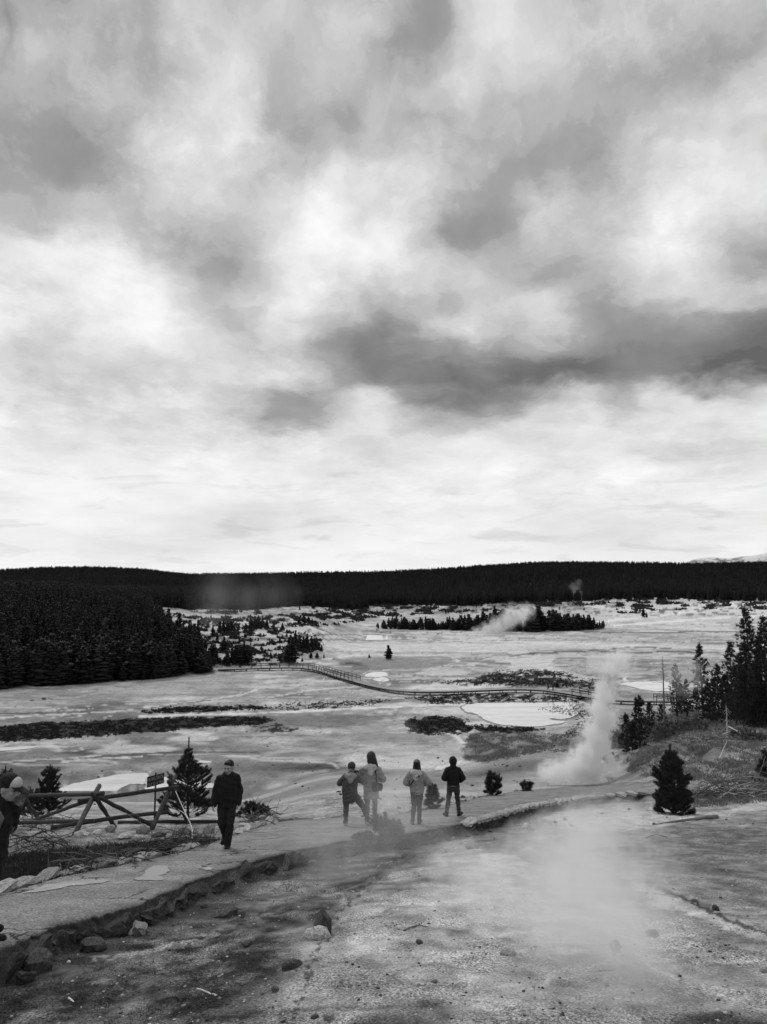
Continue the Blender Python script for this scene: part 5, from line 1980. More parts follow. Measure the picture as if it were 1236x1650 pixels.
def fuse(bm, name, voxel=0.011, smooth=3, ripple=None):
    """melt overlapping closed shapes into one continuous skin"""
    bmesh.ops.recalc_face_normals(bm, faces=bm.faces[:])
    me = bpy.data.meshes.new(name)
    bm.to_mesh(me)
    bm.free()
    o = bpy.data.objects.new('fuse', me)
    C.objects.link(o)
    r = o.modifiers.new('r', 'REMESH')
    r.mode = 'VOXEL'
    r.voxel_size = voxel
    if smooth:
        s = o.modifiers.new('s', 'SMOOTH')
        s.iterations = smooth
        s.factor = 0.5
    dg = bpy.context.evaluated_depsgraph_get()
    out = bpy.data.meshes.new_from_object(o.evaluated_get(dg))
    out.name = name
    bpy.data.objects.remove(o)
    bpy.data.meshes.remove(me)
    n = len(out.vertices)
    co = np.empty(n * 3, np.float32)
    out.vertices.foreach_get('co', co)
    co = co.reshape(-1, 3)
    no = np.empty(n * 3, np.float32)
    out.vertices.foreach_get('normal', no)
    no = no.reshape(-1, 3)
    if ripple is not None:
        co += no * ripple(co)[:, None]
    else:
        if name in ('jacket', 'coat', 'trousers', 'hood'):      # folds of cloth, gathered at elbows, knees and hem
            fold = fbm(co[:, 0] * 9 + co[:, 1] * 7, co[:, 2] * 17 + co[:, 0] * 6, 7, 3) - 0.5
            crease = np.abs(fbm(co[:, 0] * 6 + co[:, 2] * 5, co[:, 2] * 9 - co[:, 1] * 6, 17, 3) - 0.5)
            co += no * (0.034 * fold + 0.05 * np.minimum(crease, 0.08))[:, None]
        else:
            co += no * (0.004 * (fbm(co[:, 0] * 14 + co[:, 1] * 9, co[:, 2] * 11, 7, 3) - 0.5))[:, None]
    out.vertices.foreach_set('co', co.ravel())
    out.polygons.foreach_set('use_smooth', np.ones(len(out.polygons), bool))
    return out


def lerp(a, b, t):
    return Vector(a) + (Vector(b) - Vector(a)) * t


def hand(bm, wrist, d, curl=0.5, palm_n=(1, 0, 0), thumb=(0, 1, 0), s=1.0):
    """palm with five bent fingers; d points from wrist to knuckles, palm_n away from the palm"""
    w, d, n = Vector(wrist), Vector(d).normalized(), Vector(palm_n)
    n = (n - d * n.dot(d)).normalized()
    t = Vector(thumb)
    t = (t - d * t.dot(d) - n * t.dot(n)).normalized()
    k = w + d * 0.085 * s
    capsule(bm, w + d * 0.015, k, 0.030 * s, 0.038 * s, 0.45, t)
    for i, (off, ln) in enumerate(((0.030, .070), (0.010, .080), (-0.011, .074), (-0.031, .058))):
        b = k + t * off * s
        m = b + (d * math.cos(curl * .7) + n * math.sin(curl * .7)) * ln * .55 * s
        e = m + (d * math.cos(curl * 1.7) + n * math.sin(curl * 1.7)) * ln * .5 * s
        capsule(bm, b, m, 0.0105 * s, 0.0100 * s, n=8)
        capsule(bm, m, e, 0.0100 * s, 0.0090 * s, n=8)
    b = w + d * 0.03 * s + t * 0.024 * s
    m = b + (d * .6 + t * .75 + n * .2).normalized() * 0.040 * s
    e = m + (d * .9 + t * .25 + n * .35).normalized() * 0.034 * s
    capsule(bm, b, m, 0.0130 * s, 0.0115 * s, n=8)
    capsule(bm, m, e, 0.0115 * s, 0.0095 * s, n=8)


def head(bm, c, yaw=0.0, pitch=0.0, s=1.14):
    """head with brow, nose, mouth, jaw and ears; faces -Y when yaw is 0"""
    Rm = (Matrix.Rotation(yaw, 3, 'Z') @ Matrix.Rotation(pitch, 3, 'X'))
    f = lambda x, y, z: Vector(c) + Rm @ (Vector((x, y, z)) * s)
    ball(bm, f(0, 0.012, 0.03), 0.076 * s, 0.094 * s, 0.090 * s, Rm)
    ball(bm, f(0, -0.018, -0.035), 0.058 * s, 0.070 * s, 0.078 * s, Rm)
    ball(bm, f(0, -0.050, -0.085), 0.030 * s, 0.028 * s, 0.024 * s, Rm)
    capsule(bm, f(0, -0.088, 0.020), f(0, -0.108, -0.028), 0.010 * s, 0.016 * s, n=8)
    for e in (-1, 1):
        ball(bm, f(e * 0.016, -0.094, -0.031), 0.010 * s, 0.010 * s, 0.009 * s, Rm)
        capsule(bm, f(e * 0.014, -0.087, 0.030), f(e * 0.052, -0.070, 0.026), 0.010 * s, 0.009 * s, n=8)
        ball(bm, f(e * 0.040, -0.066, -0.022), 0.022 * s, 0.020 * s, 0.018 * s, Rm)
        ball(bm, f(e * 0.078, 0.015, -0.008), 0.010 * s, 0.022 * s, 0.034 * s, Rm)
    capsule(bm, f(-0.022, -0.082, -0.058), f(0.022, -0.082, -0.058), 0.009 * s, 0.009 * s, n=8)
    return f, Rm


class Person:
    """joints in metres, +Z up, the person faces -Y before turning; x>0 is the person's left"""
    def __init__(self, label, foot, h, rz, J, cat='person', group=None):
        self.root = thing('person', label, cat, foot, rz, group)
        self.s = h / 1.72
        self.root.scale = (self.s,) * 3
        self.J = J

    def part(self, name, bm, m, voxel=0.012, smooth=3, ripple=None):
        return link(name, fuse(bm, name, voxel, smooth, ripple), m, self.root)

    def body(self, hands=True, curl=0.5, head_yaw=0.0, head_pitch=0.0, voxel=0.0105):
        J = self.J
        bm = bmesh.new()
        self.f, self.Rm = head(bm, J['head'], head_yaw, head_pitch)
        capsule(bm, J['neck'], lerp(J['head'], J['neck'], 0.25), 0.058, 0.054)
        capsule(bm, J['pelvis'], J['chest'], 0.145, 0.165, 0.66)
        capsule(bm, J['chest'], lerp(J['chest'], J['neck'], 0.8), 0.16, 0.09, 0.62)
        for k in 'LR':
            capsule(bm, J['sh' + k], J['el' + k], 0.050, 0.040)
            capsule(bm, J['el' + k], J['wr' + k], 0.041, 0.028)
            capsule(bm, lerp(J['neck'], J['chest'], 0.3), J['sh' + k], 0.065, 0.055)
            capsule(bm, J['hip' + k], J['kn' + k], 0.082, 0.054)
            capsule(bm, J['kn' + k], J['an' + k], 0.056, 0.038)
            an, toe = Vector(J['an' + k]), Vector(J['toe' + k])
            capsule(bm, an + Vector((0, 0, -0.03)), toe, 0.040, 0.030)
            d = Vector(J['wr' + k]) - Vector(J['el' + k])
            if hands:
                hd = J.get('hd' + k, d)
                hand(bm, J['wr' + k], hd, curl, J.get('pn' + k, (-1 if k == 'L' else 1, 0, 0)), J.get('th' + k, (0, -1, 0)))
        b = self.part('body', bm, M_SKIN, voxel, 2)
        for e in (-1, 1):
            be = bmesh.new()
            ball(be, self.f(e * 0.032, -0.079, 0.008), 0.012, 0.010, 0.007, self.Rm)
            me = bpy.data.meshes.new('eye')
            be.to_mesh(me)
            be.free()
            link('eye', me, M_HAIR, self.root)
        return b

    def trousers(self, m, r=0.016, flare=0.0):
        J = self.J
        bm = bmesh.new()
        hip = (Vector(J['hipL']) + Vector(J['hipR'])) / 2
        capsule(bm, hip + Vector((0, 0, -0.03)), lerp(J['pelvis'], J['chest'], 0.25), 0.165, 0.160, 0.72)
        for k in 'LR':
            capsule(bm, J['hip' + k], J['kn' + k], 0.092 + r, 0.062 + r)
            capsule(bm, J['kn' + k], lerp(J['kn' + k], J['an' + k], 1.06), 0.060 + r, 0.046 + r + flare)
        return self.part('trousers', bm, m, 0.013, 3)

    def shoes(self, m, sole=None):
        for k in 'LR':
            bm = bmesh.new()
            an, toe = Vector(self.J['an' + k]), Vector(self.J['toe' + k])
            d = (toe - an)
            d.z = 0
            d.normalize()
            heel = an + Vector((0, 0, -0.045)) - d * 0.045
            capsule(bm, heel, toe + d * 0.02, 0.056, 0.052, 0.9)
            capsule(bm, an + Vector((0, 0, 0.03)), an + Vector((0, 0, -0.04)) + d * 0.03, 0.058, 0.055)
            s = self.part('shoe', bm, m, 0.011, 2)
            if sole:
                bm = bmesh.new()
                capsule(bm, heel + Vector((0, 0, -0.032)), toe + Vector((0, 0, -0.03)), 0.047, 0.044, 0.35)
                link('sole', fuse(bm, 'sole', 0.011, 2), sole, s)

    def jacket(self, m, r=0.02, hem=0.0, hem_r=0.17, collar=True, ripple=None, name='jacket', cuffs=0.93, belly=0.0, flat=0.72, lower=None):
        J = self.J
        bm = bmesh.new()
        pel, ch, nk = Vector(J['pelvis']), Vector(J['chest']), Vector(J['neck'])
        capsule(bm, pel, ch, 0.155 + r + belly, 0.172 + r, flat)
        capsule(bm, ch, lerp(ch, nk, 0.8), 0.168 + r, 0.095 + r, flat * 0.95)
        low = Vector(lower) if lower else pel + Vector((0, 0, -hem))
        capsule(bm, low, pel + Vector((0, 0, 0.05)), hem_r, 0.155 + r, flat + 0.05, n=20, caps=False)
        if collar:
            capsule(bm, nk + Vector((0, 0.01, -0.03)), nk + Vector((0, 0.0, 0.03)), 0.085, 0.075)
        for k in 'LR':
            sh = Vector(J['sh' + k])
            capsule(bm, lerp(nk, ch, 0.22), sh, 0.075 + r * 0.4, 0.052 + r * 0.9)
            capsule(bm, sh, J['el' + k], 0.056 + r, 0.050 + r)
            capsule(bm, J['el' + k], lerp(J['el' + k], J['wr' + k], cuffs), 0.054 + r, 0.042 + r * 0.8)
        return self.part(name, bm, m, 0.013, 3, ripple)

    def cap_hair(self, m, kind='short', name='hair'):
        f, Rm = self.f, self.Rm
        ball = lambda b_, c_, x_, y_, z_, r_=None: globals()['ball'](b_, c_, x_ * 1.13, y_ * 1.13, z_ * 1.13, r_)
        bm = bmesh.new()
        if kind == 'short':
            ball(bm, f(0, 0.022, 0.052), 0.086, 0.096, 0.082, Rm)
            ball(bm, f(0, -0.040, 0.094), 0.064, 0.040, 0.030, Rm)
            ball(bm, f(0, 0.055, 0.0), 0.070, 0.060, 0.070, Rm)
        elif kind == 'long':
            ball(bm, f(0, 0.022, 0.050), 0.090, 0.100, 0.085, Rm)
            capsule(bm, f(0, 0.05, 0.02), f(0, 0.085, -0.16), 0.085, 0.075, 0.75)
            capsule(bm, f(0.06, 0.02, 0.0), f(0.085, 0.02, -0.15), 0.04, 0.035)
            capsule(bm, f(-0.06, 0.02, 0.0), f(-0.085, 0.02, -0.15), 0.04, 0.035)
        elif kind == 'beanie':
            ball(bm, f(0, 0.010, 0.070), 0.096, 0.108, 0.100, Rm)
            capsule(bm, f(0, 0.01, 0.035), f(0, 0.01, 0.060), 0.098, 0.098, 1.08)
        elif kind == 'slouch':
            ball(bm, f(0, 0.02, 0.085), 0.108, 0.118, 0.125, Rm)
            ball(bm, f(0, 0.05, 0.0), 0.098, 0.085, 0.10, Rm)
            capsule(bm, f(-0.07, 0.06, 0.04), f(-0.155, 0.07, -0.13), 0.060, 0.018)
        elif kind == 'hood':
            ball(bm, f(0, 0.022, 0.030), 0.108, 0.120, 0.125, Rm)
            capsule(bm, f(0, 0.04, -0.02), f(0, 0.05, -0.13), 0.10, 0.09)
        return self.part(name, bm, m, 0.010, 3)


def stand(**kw):
    J = dict(head=(0, -0.02, 1.615), neck=(0, 0.01, 1.46), chest=(0, 0.0, 1.26), pelvis=(0, 0, 0.98),
             shL=(0.160, 0.01, 1.350), elL=(0.22, 0.04, 1.11), wrL=(0.22, -0.03, 0.87),
             shR=(-0.160, 0.01, 1.350), elR=(-0.22, 0.04, 1.11), wrR=(-0.22, -0.03, 0.87),
             hipL=(0.09, 0, 0.92), knL=(0.105, -0.02, 0.50), anL=(0.11, 0.02, 0.09), toeL=(0.14, -0.15, 0.04),
             hipR=(-0.09, 0, 0.92), knR=(-0.105, -0.02, 0.50), anR=(-0.11, 0.02, 0.09), toeR=(-0.14, -0.15, 0.04))
    J.update(kw)
    return J


def foot_at(px, py):
    g = cast(px, py)[0]
    g[2] = float(trail_z(np.array([g[0]]), np.array([g[1]]))[0])
    return Vector(g), float(g[1])


def man_in_black():
    g, d = foot_at(365, 1368)
    h = (1368 - 1237) / FPX * d
    J = stand(head=(0.02, -0.06, 1.60), neck=(0.01, -0.01, 1.455), chest=(0.0, 0.0, 1.25),
              shL=(0.162, 0.01, 1.375), elL=(0.225, 0.08, 1.11), wrL=(0.215, -0.02, 0.87),
              shR=(-0.162, 0.0, 1.365), elR=(-0.235, 0.02, 1.11), wrR=(-0.265, -0.08, 0.88),
              knL=(0.07, -0.10, 0.50), anL=(0.03, -0.06, 0.09), toeL=(0.02, -0.24, 0.035),
              knR=(-0.10, -0.06, 0.52), anR=(-0.06, 0.24, 0.19), toeR=(-0.08, 0.10, 0.07))
    p = Person('man in black jacket and trousers with short dark hair walking down the asphalt path', g, h, R(6), J)
    p.body(curl=0.7, head_yaw=R(-22), head_pitch=R(10))
    p.trousers(M_BLACK2, 0.02)
    p.shoes(M_BLACK)
    p.jacket(M_BLACK, 0.032, 0.17, 0.185, True, None, 'jacket', 0.95, 0.025, 0.78)
    bm = bmesh.new()
    capsule(bm, (-0.06, 0.07, 1.42), (0.06, 0.07, 1.42), 0.08, 0.08, 0.8)
    p.part('hood', bm, M_BLACK, 0.013)
    bm = bmesh.new()
    capsule(bm, (0.01, -0.03, 1.46), (0.012, -0.04, 1.485), 0.072, 0.066)
    p.part('collar', bm, M_MIDG, 0.012)
    p.cap_hair(M_HAIR, 'short')


def tall_woman():
    g, d = foot_at(598, 1329)
    h = (1329 - 1226) / FPX * d
    J = stand(head=(0.0, -0.05, 1.60), shR=(-0.162, 0, 1.375), elR=(-0.30, -0.03, 1.13), wrR=(-0.16, -0.22, 1.10),
              shL=(0.162, 0, 1.375), elL=(0.38, -0.12, 1.22), wrL=(0.30, -0.36, 1.27), hdR=(0.8, -0.6, 0.1), hdL=(-0.7, -0.7, 0.1),
              pnL=(0, 0, -1), pnR=(0, 0, -1), thL=(0, -1, 0), thR=(0, -1, 0),
              knL=(0.10, -0.02, 0.5), anL=(0.11, 0.03, 0.09), knR=(-0.10, -0.02, 0.5), anR=(-0.085, 0.02, 0.09),
              toeL=(0.13, -0.14, 0.04), toeR=(-0.11, -0.15, 0.04))
    p = Person('woman in long pale quilted coat and dark slouchy hat with a small shoulder bag', g, h, R(180), J)
    p.body(curl=0.8)
    p.trousers(M_MIDG, 0.004)
    p.shoes(M_LIGHTG)

    def quilt(co):
        z = co[:, 2]
        torso = (np.abs(co[:, 0]) < 0.25) & (z > 0.82)
        return np.where(torso, 0.020 * np.abs(np.sin(z * PI / 0.105)) - 0.012, 0.006 * np.sin(z * 55))
    p.jacket(M_LIGHTG, 0.045, 0.34, 0.205, True, quilt, 'coat', 0.95, 0.01, 0.76)
    for z in (1.355, 1.25, 1.145, 1.04, 0.935):          # stitched seams between the quilted rolls
        bm = bmesh.new()
        capsule(bm, (0, 0, z - 0.004), (0, 0, z + 0.004), 0.196, 0.196, 0.77, n=24, caps=False)
        me = bpy.data.meshes.new('seam')
        bm.to_mesh(me)
        bm.free()
        link('seam', me, M_MIDG, p.root)
    bm = bmesh.new()
    capsule(bm, (-0.07, 0.09, 1.44), (0.09, 0.09, 1.44), 0.085, 0.085)
    capsule(bm, (0.01, 0.11, 1.43), (0.01, 0.17, 1.32), 0.12, 0.075, 0.6)
    p.part('hood', bm, M_PALE_C, 0.013)
    bm = bmesh.new()
    ball(bm, p.f(-0.0, 0.02, 0.01), 0.085, 0.09, 0.09)
    p.cap_hair(M_DARK, 'slouch', 'hat')
    bm.free()
    bm = bmesh.new()
    P = [(-0.10, 0.10, 1.44), (-0.135, 0.19, 1.25), (-0.15, 0.20, 1.05)]
    for a, b in zip(P[:-1], P[1:]):
        capsule(bm, a, b, 0.016, 0.016)
    bag = p.part('bag', bm_bag(), M_BLACK, 0.012)
    link('strap', fuse(bm, 'strap', 0.009, 1), M_BLACK, bag)


def bm_bag():
    bm = bmesh.new()
    capsule(bm, (-0.10, 0.215, 0.99), (-0.24, 0.15, 0.99), 0.075, 0.07, 1.2)
    capsule(bm, (-0.10, 0.215, 0.93), (-0.24, 0.15, 0.94), 0.07, 0.065, 1.1)
    capsule(bm, (-0.27, 0.12, 0.96), (-0.27, 0.12, 0.84), 0.012, 0.010)
    return bm


def photographer():
    g, d = foot_at(565, 1332)
    h = (1332 - 1240) / FPX * d * 1.08
    J = stand(head=(-0.02, -0.08, 1.47), neck=(0.0, -0.02, 1.33), chest=(0.02, 0.0, 1.14), pelvis=(0.03, 0.02, 0.90),
              shL=(0.160, 0.0, 1.25), elL=(0.30, -0.14, 1.08), wrL=(0.16, -0.36, 1.22),
              shR=(-0.162, 0.0, 1.255), elR=(-0.34, -0.10, 1.12), wrR=(-0.20, -0.34, 1.24),
              hdL=(-0.6, -0.7, 0.3), hdR=(0.5, -0.8, 0.2), pnL=(-1, 0, 0), pnR=(1, 0, 0), thL=(0, 0, 1), thR=(0, 0, 1),
              hipL=(0.11, 0.02, 0.84), knL=(0.13, 0.0, 0.46), anL=(0.13, 0.05, 0.09), toeL=(0.16, -0.12, 0.04),
              hipR=(-0.07, 0.02, 0.84), knR=(-0.33, -0.02, 0.50), anR=(-0.50, -0.02, 0.10), toeR=(-0.62, -0.13, 0.04))
    p = Person('person in dark hooded coat with legs braced apart, holding up a camera', g + Vector((0.0, 0, 0)), h, R(180), J)
    p.body(curl=0.9, head_yaw=R(-15))
    p.trousers(M_CHAR, 0.012)
    p.shoes(M_LIGHTG)
    p.jacket(M_CHAR, 0.035, 0.26, 0.195, True, None, 'coat', 0.94, 0.02, 0.76)
    bm = bmesh.new()
    capsule(bm, (-0.09, 0.06, 1.31), (0.09, 0.06, 1.31), 0.075, 0.075)
    capsule(bm, (0.0, 0.09, 1.30), (0.0, 0.14, 1.20), 0.12, 0.07, 0.6)
    p.part('hood', bm, M_LIGHTG, 0.013)
    p.cap_hair(M_DARK, 'beanie', 'hat')
    cam_me = bpy.data.meshes.new('camera')
    bm = bmesh.new()
    bmesh.ops.create_cube(bm, size=1, matrix=Matrix.Translation((-0.10, -0.44, 1.29)) @ Matrix.Diagonal((0.19, 0.07, 0.11, 1)))
    bmesh.ops.bevel(bm, geom=bm.edges[:], offset=0.012, segments=2, affect='EDGES')
    bmesh.ops.create_cone(bm, segments=16, radius1=0.045, radius2=0.045, depth=0.10, cap_ends=True,
                          matrix=Matrix.Translation((-0.10, -0.52, 1.285)) @ Matrix.Rotation(PI / 2, 4, 'X'))
    bm.to_mesh(cam_me)
    bm.free()
    c = link('handheld_camera', cam_me, M_BLACK)
    rot = Matrix.Translation(p.root.location) @ Matrix.Rotation(R(180), 4, 'Z') @ Matrix.Diagonal((p.s, p.s, p.s, 1))
    c.matrix_world = rot
    tag(c, 'small black camera held up in both hands by the person in the dark hooded coat', 'camera')


def bobble_woman():
    g, d = foot_at(672, 1330)
    h = (1330 - 1235) / FPX * d
    J = stand(head=(0.0, -0.05, 1.60), shR=(-0.162, 0, 1.375), elR=(-0.34, 0.0, 1.16), wrR=(-0.20, -0.20, 1.06),
              shL=(0.162, 0, 1.375), elL=(0.31, 0.03, 1.14), wrL=(0.20, -0.18, 1.04), hdL=(-0.7, -0.7, 0), hdR=(0.7, -0.7, 0),
              pelvis=(-0.01, 0, 0.98), knL=(0.085, -0.03, 0.5), anL=(0.115, 0.13, 0.11), toeL=(0.13, -0.05, 0.04),
              knR=(-0.07, -0.03, 0.5), anR=(-0.06, -0.02, 0.09), toeR=(-0.08, -0.19, 0.04))
    p = Person('woman in light grey hooded jacket, grey cap and dark trousers walking away on the path', g, h, R(172), J)
    p.body(curl=0.8)
    p.trousers(M_DARK, 0.008)
    p.shoes(M_CHAR)
    p.jacket(M_LIGHTG, 0.04, 0.10, 0.18, True, None, 'jacket', 0.95, 0.015, 0.76)
    bm = bmesh.new()
    capsule(bm, (0, 0, 0.865), (0, 0, 0.925), 0.184, 0.186, 0.82, n=20, caps=False)
    p.part('hem_band', bm, M_MIDG, 0.013)
    bm = bmesh.new()
    capsule(bm, (-0.08, 0.08, 1.41), (0.09, 0.08, 1.41), 0.08, 0.08)
    capsule(bm, (0.01, 0.11, 1.40), (0.02, 0.16, 1.29), 0.12, 0.07, 0.6)
    p.part('hood', bm, M_PALE_C, 0.013)
    p.cap_hair(M_HAIR, 'long')
    bm = bmesh.new()
    ball(bm, p.f(0, 0.01, 0.075), 0.098, 0.110, 0.088)
    capsule(bm, p.f(0, -0.08, 0.05), p.f(0, -0.15, 0.04), 0.07, 0.05, 0.3, (1, 0, 0))
    p.part('cap', bm, M_MIDG, 0.010)
    bm = bmesh.new()
    for a, b in (((-0.09, 0.165, 1.36), (0.09, 0.19, 1.22)), ((0.09, 0.19, 1.22), (0.20, 0.14, 1.06))):
        capsule(bm, a, b, 0.014, 0.014)
    p.part('shoulder_strap', bm, M_BLACK, 0.009, 1)


def striding_man():
    g, d = foot_at(731, 1317)
    h = (1317 - 1229) / FPX * d
    J = stand(head=(0.0, -0.04, 1.605), shR=(-0.162, 0, 1.375), elR=(-0.29, 0.05, 1.14), wrR=(-0.23, -0.14, 1.02),
              shL=(0.162, 0, 1.375), elL=(0.29, 0.05, 1.16), wrL=(0.22, -0.15, 1.06), hdL=(-0.4, -0.9, 0), hdR=(0.4, -0.9, 0),
              knL=(0.15, -0.02, 0.50), anL=(0.23, 0.06, 0.10), toeL=(0.27, -0.11, 0.04),
              knR=(-0.13, -0.05, 0.50), anR=(-0.17, -0.02, 0.09), toeR=(-0.26, -0.17, 0.04))
    p = Person('man in black jacket with hood up and pale soled shoes striding away on the path', g, h, R(183), J)
    p.body(curl=0.8)
    p.trousers(M_DARK, 0.010)
    p.shoes(M_BLACK, M_WHITE)
    p.jacket(M_BLACK, 0.035, 0.05, 0.175, True, None, 'jacket', 0.95, 0.0, 0.74)
    bm = bmesh.new()
    capsule(bm, (0, 0, 0.905), (0, 0, 0.935), 0.176, 0.178, 0.80, n=20, caps=False)
    p.part('shirt_hem', bm, M_LIGHTG, 0.012)
    p.cap_hair(M_BLACK, 'hood', 'hood')


def edge_person():
    g, d = foot_at(-16, 1514)
    h = (1512 - 1262) / FPX * d * 0.965
    # faces right across the picture, leaning forward, holding a phone before the face
    J = stand(head=(0.0, -0.14, 1.575), neck=(0, -0.07, 1.44), chest=(0, -0.02, 1.24), pelvis=(0, 0.02, 0.97),
              shL=(0.162, -0.05, 1.355), elL=(0.21, -0.03, 1.11), wrL=(0.11, -0.17, 1.35), shR=(-0.162, -0.04, 1.355), elR=(-0.21, 0.02, 1.10), wrR=(-0.22, -0.08, 0.87),
              hdL=(-0.2, -0.3, 0.9), pnL=(-1, 0, 0), pnR=(1, 0, 0),
              hipL=(0.09, 0.05, 0.91), knL=(0.10, 0.08, 0.50), anL=(0.10, 0.16, 0.10), toeL=(0.12, 0.0, 0.04),
              hipR=(-0.09, 0.05, 0.91), knR=(-0.10, -0.04, 0.50), anR=(-0.10, -0.02, 0.09), toeR=(-0.11, -0.19, 0.04))
    p = Person('person in dark jacket and cap with white front panel, cut by the left edge', g, h, R(82), J)
    p.body(curl=0.9, head_pitch=R(14))
    p.trousers(M_BLACK2, 0.02)
    p.shoes(M_BLACK)
    p.jacket(M_BLACK, 0.03, 0.14, 0.175, True, None, 'jacket', 0.92, 0.0, 0.76)
    p.cap_hair(M_HAIR, 'short')
    f, Rm = p.f, p.Rm
    bm = bmesh.new()
    ball(bm, f(0, 0.015, 0.075), 0.100, 0.112, 0.092, Rm)
    c = p.part('cap', bm, M_BLACK, 0.010)
    bm = bmesh.new()
    ball(bm, f(0, -0.040, 0.070), 0.082, 0.086, 0.074, Rm)
    link('cap_front', fuse(bm, 'cap_front', 0.010, 2), M_PALE_C, c)
    bm = bmesh.new()
    capsule(bm, f(0, -0.07, 0.045), f(0, -0.165, 0.020), 0.080, 0.062, 0.22, (1, 0, 0))
    link('cap_brim', fuse(bm, 'cap_brim', 0.009, 2), M_BLACK, c)
    bm = bmesh.new()
    capsule(bm, (0, 0.19, 1.33), (0, 0.24, 1.0), 0.15, 0.16, 0.7)
    bp = p.part('backpack', bm, M_DARK, 0.014)
    for e in (-1, 1):
        bm = bmesh.new()
        P = [(e * 0.13, 0.12, 1.46), (e * 0.15, -0.05, 1.47), (e * 0.15, -0.17, 1.30), (e * 0.17, -0.08, 1.08)]
        for a, b in zip(P[:-1], P[1:]):
            capsule(bm, a, b, 0.026, 0.026)
        link('strap', fuse(bm, 'strap', 0.012, 2), M_MIDG, bp)
    bm = bmesh.new()
    bmesh.ops.create_cube(bm, size=1, matrix=Matrix.Translation((0.07, -0.23, 1.47)) @ Matrix.Diagonal((0.155, 0.012, 0.078, 1)))
    bmesh.ops.bevel(bm, geom=bm.edges[:], offset=0.004, segments=2, affect='EDGES')
    me = bpy.data.meshes.new('phone')
    bm.to_mesh(me)
    bm.free()
    c = link('phone', me, M_CHAR)
    c.matrix_world = Matrix.Translation(p.root.location) @ Matrix.Rotation(R(82), 4, 'Z') @ Matrix.Diagonal((p.s, p.s, p.s, 1))
    tag(c, 'dark phone held up by the person in the cap at the left edge', 'phone')


man_in_black()
tall_woman()
photographer()
bobble_woman()
striding_man()
edge_person()


def tiny_people():
    for k, (px, lab) in enumerate([(884.5, 'tiny dark figure walking on the boardwalk, left one of two'), (892, 'tiny dark figure walking on the boardwalk, right one of two')]):
        i = int(np.argmin(np.abs(to_pix(BOARD[:, 0], BOARD[:, 1], BOARD[:, 2])[0] - px)))
        p = BOARD[i] + np.array([0, 0.3, 0.03])
        J = stand()
        if k == 0:
            J.update(knL=(0.1, -0.12, 0.5), anL=(0.1, -0.2, 0.1), toeL=(0.1, -0.35, 0.04), anR=(-0.1, 0.22, 0.12), toeR=(-0.1, 0.07, 0.04))
        P = Person(lab, p, 1.75, R(70 + 30 * k), J)
        P.body(voxel=0.03)
        P.trousers(M_BLACK2, 0.02)
        P.jacket(M_BLACK if k == 0 else M_DARK, 0.05, 0.1)
        P.cap_hair(M_HAIR, 'short')


tiny_people()

# ------------------------------------------------------------------ rocks, logs and brush
def rock(px, py, wpx, hpx, m, label, seed, name='rock', sink=0.25, group=None, ry=None, rz=None):
    g = ground_at(px, py)[0]
    sc = g[1] / FPX
    o = link(name, rock_mesh(seed, 2), m, None, (g[0], g[1], g[2] + hpx * sc * (0.5 - sink)))
    o.scale = (wpx * sc, (ry or wpx * 0.8) * sc, hpx * sc * 1.15)
    o.rotation_euler = (0, 0, rz if rz is not None else seed * 1.1)
    return tag(o, label, 'rock', group)


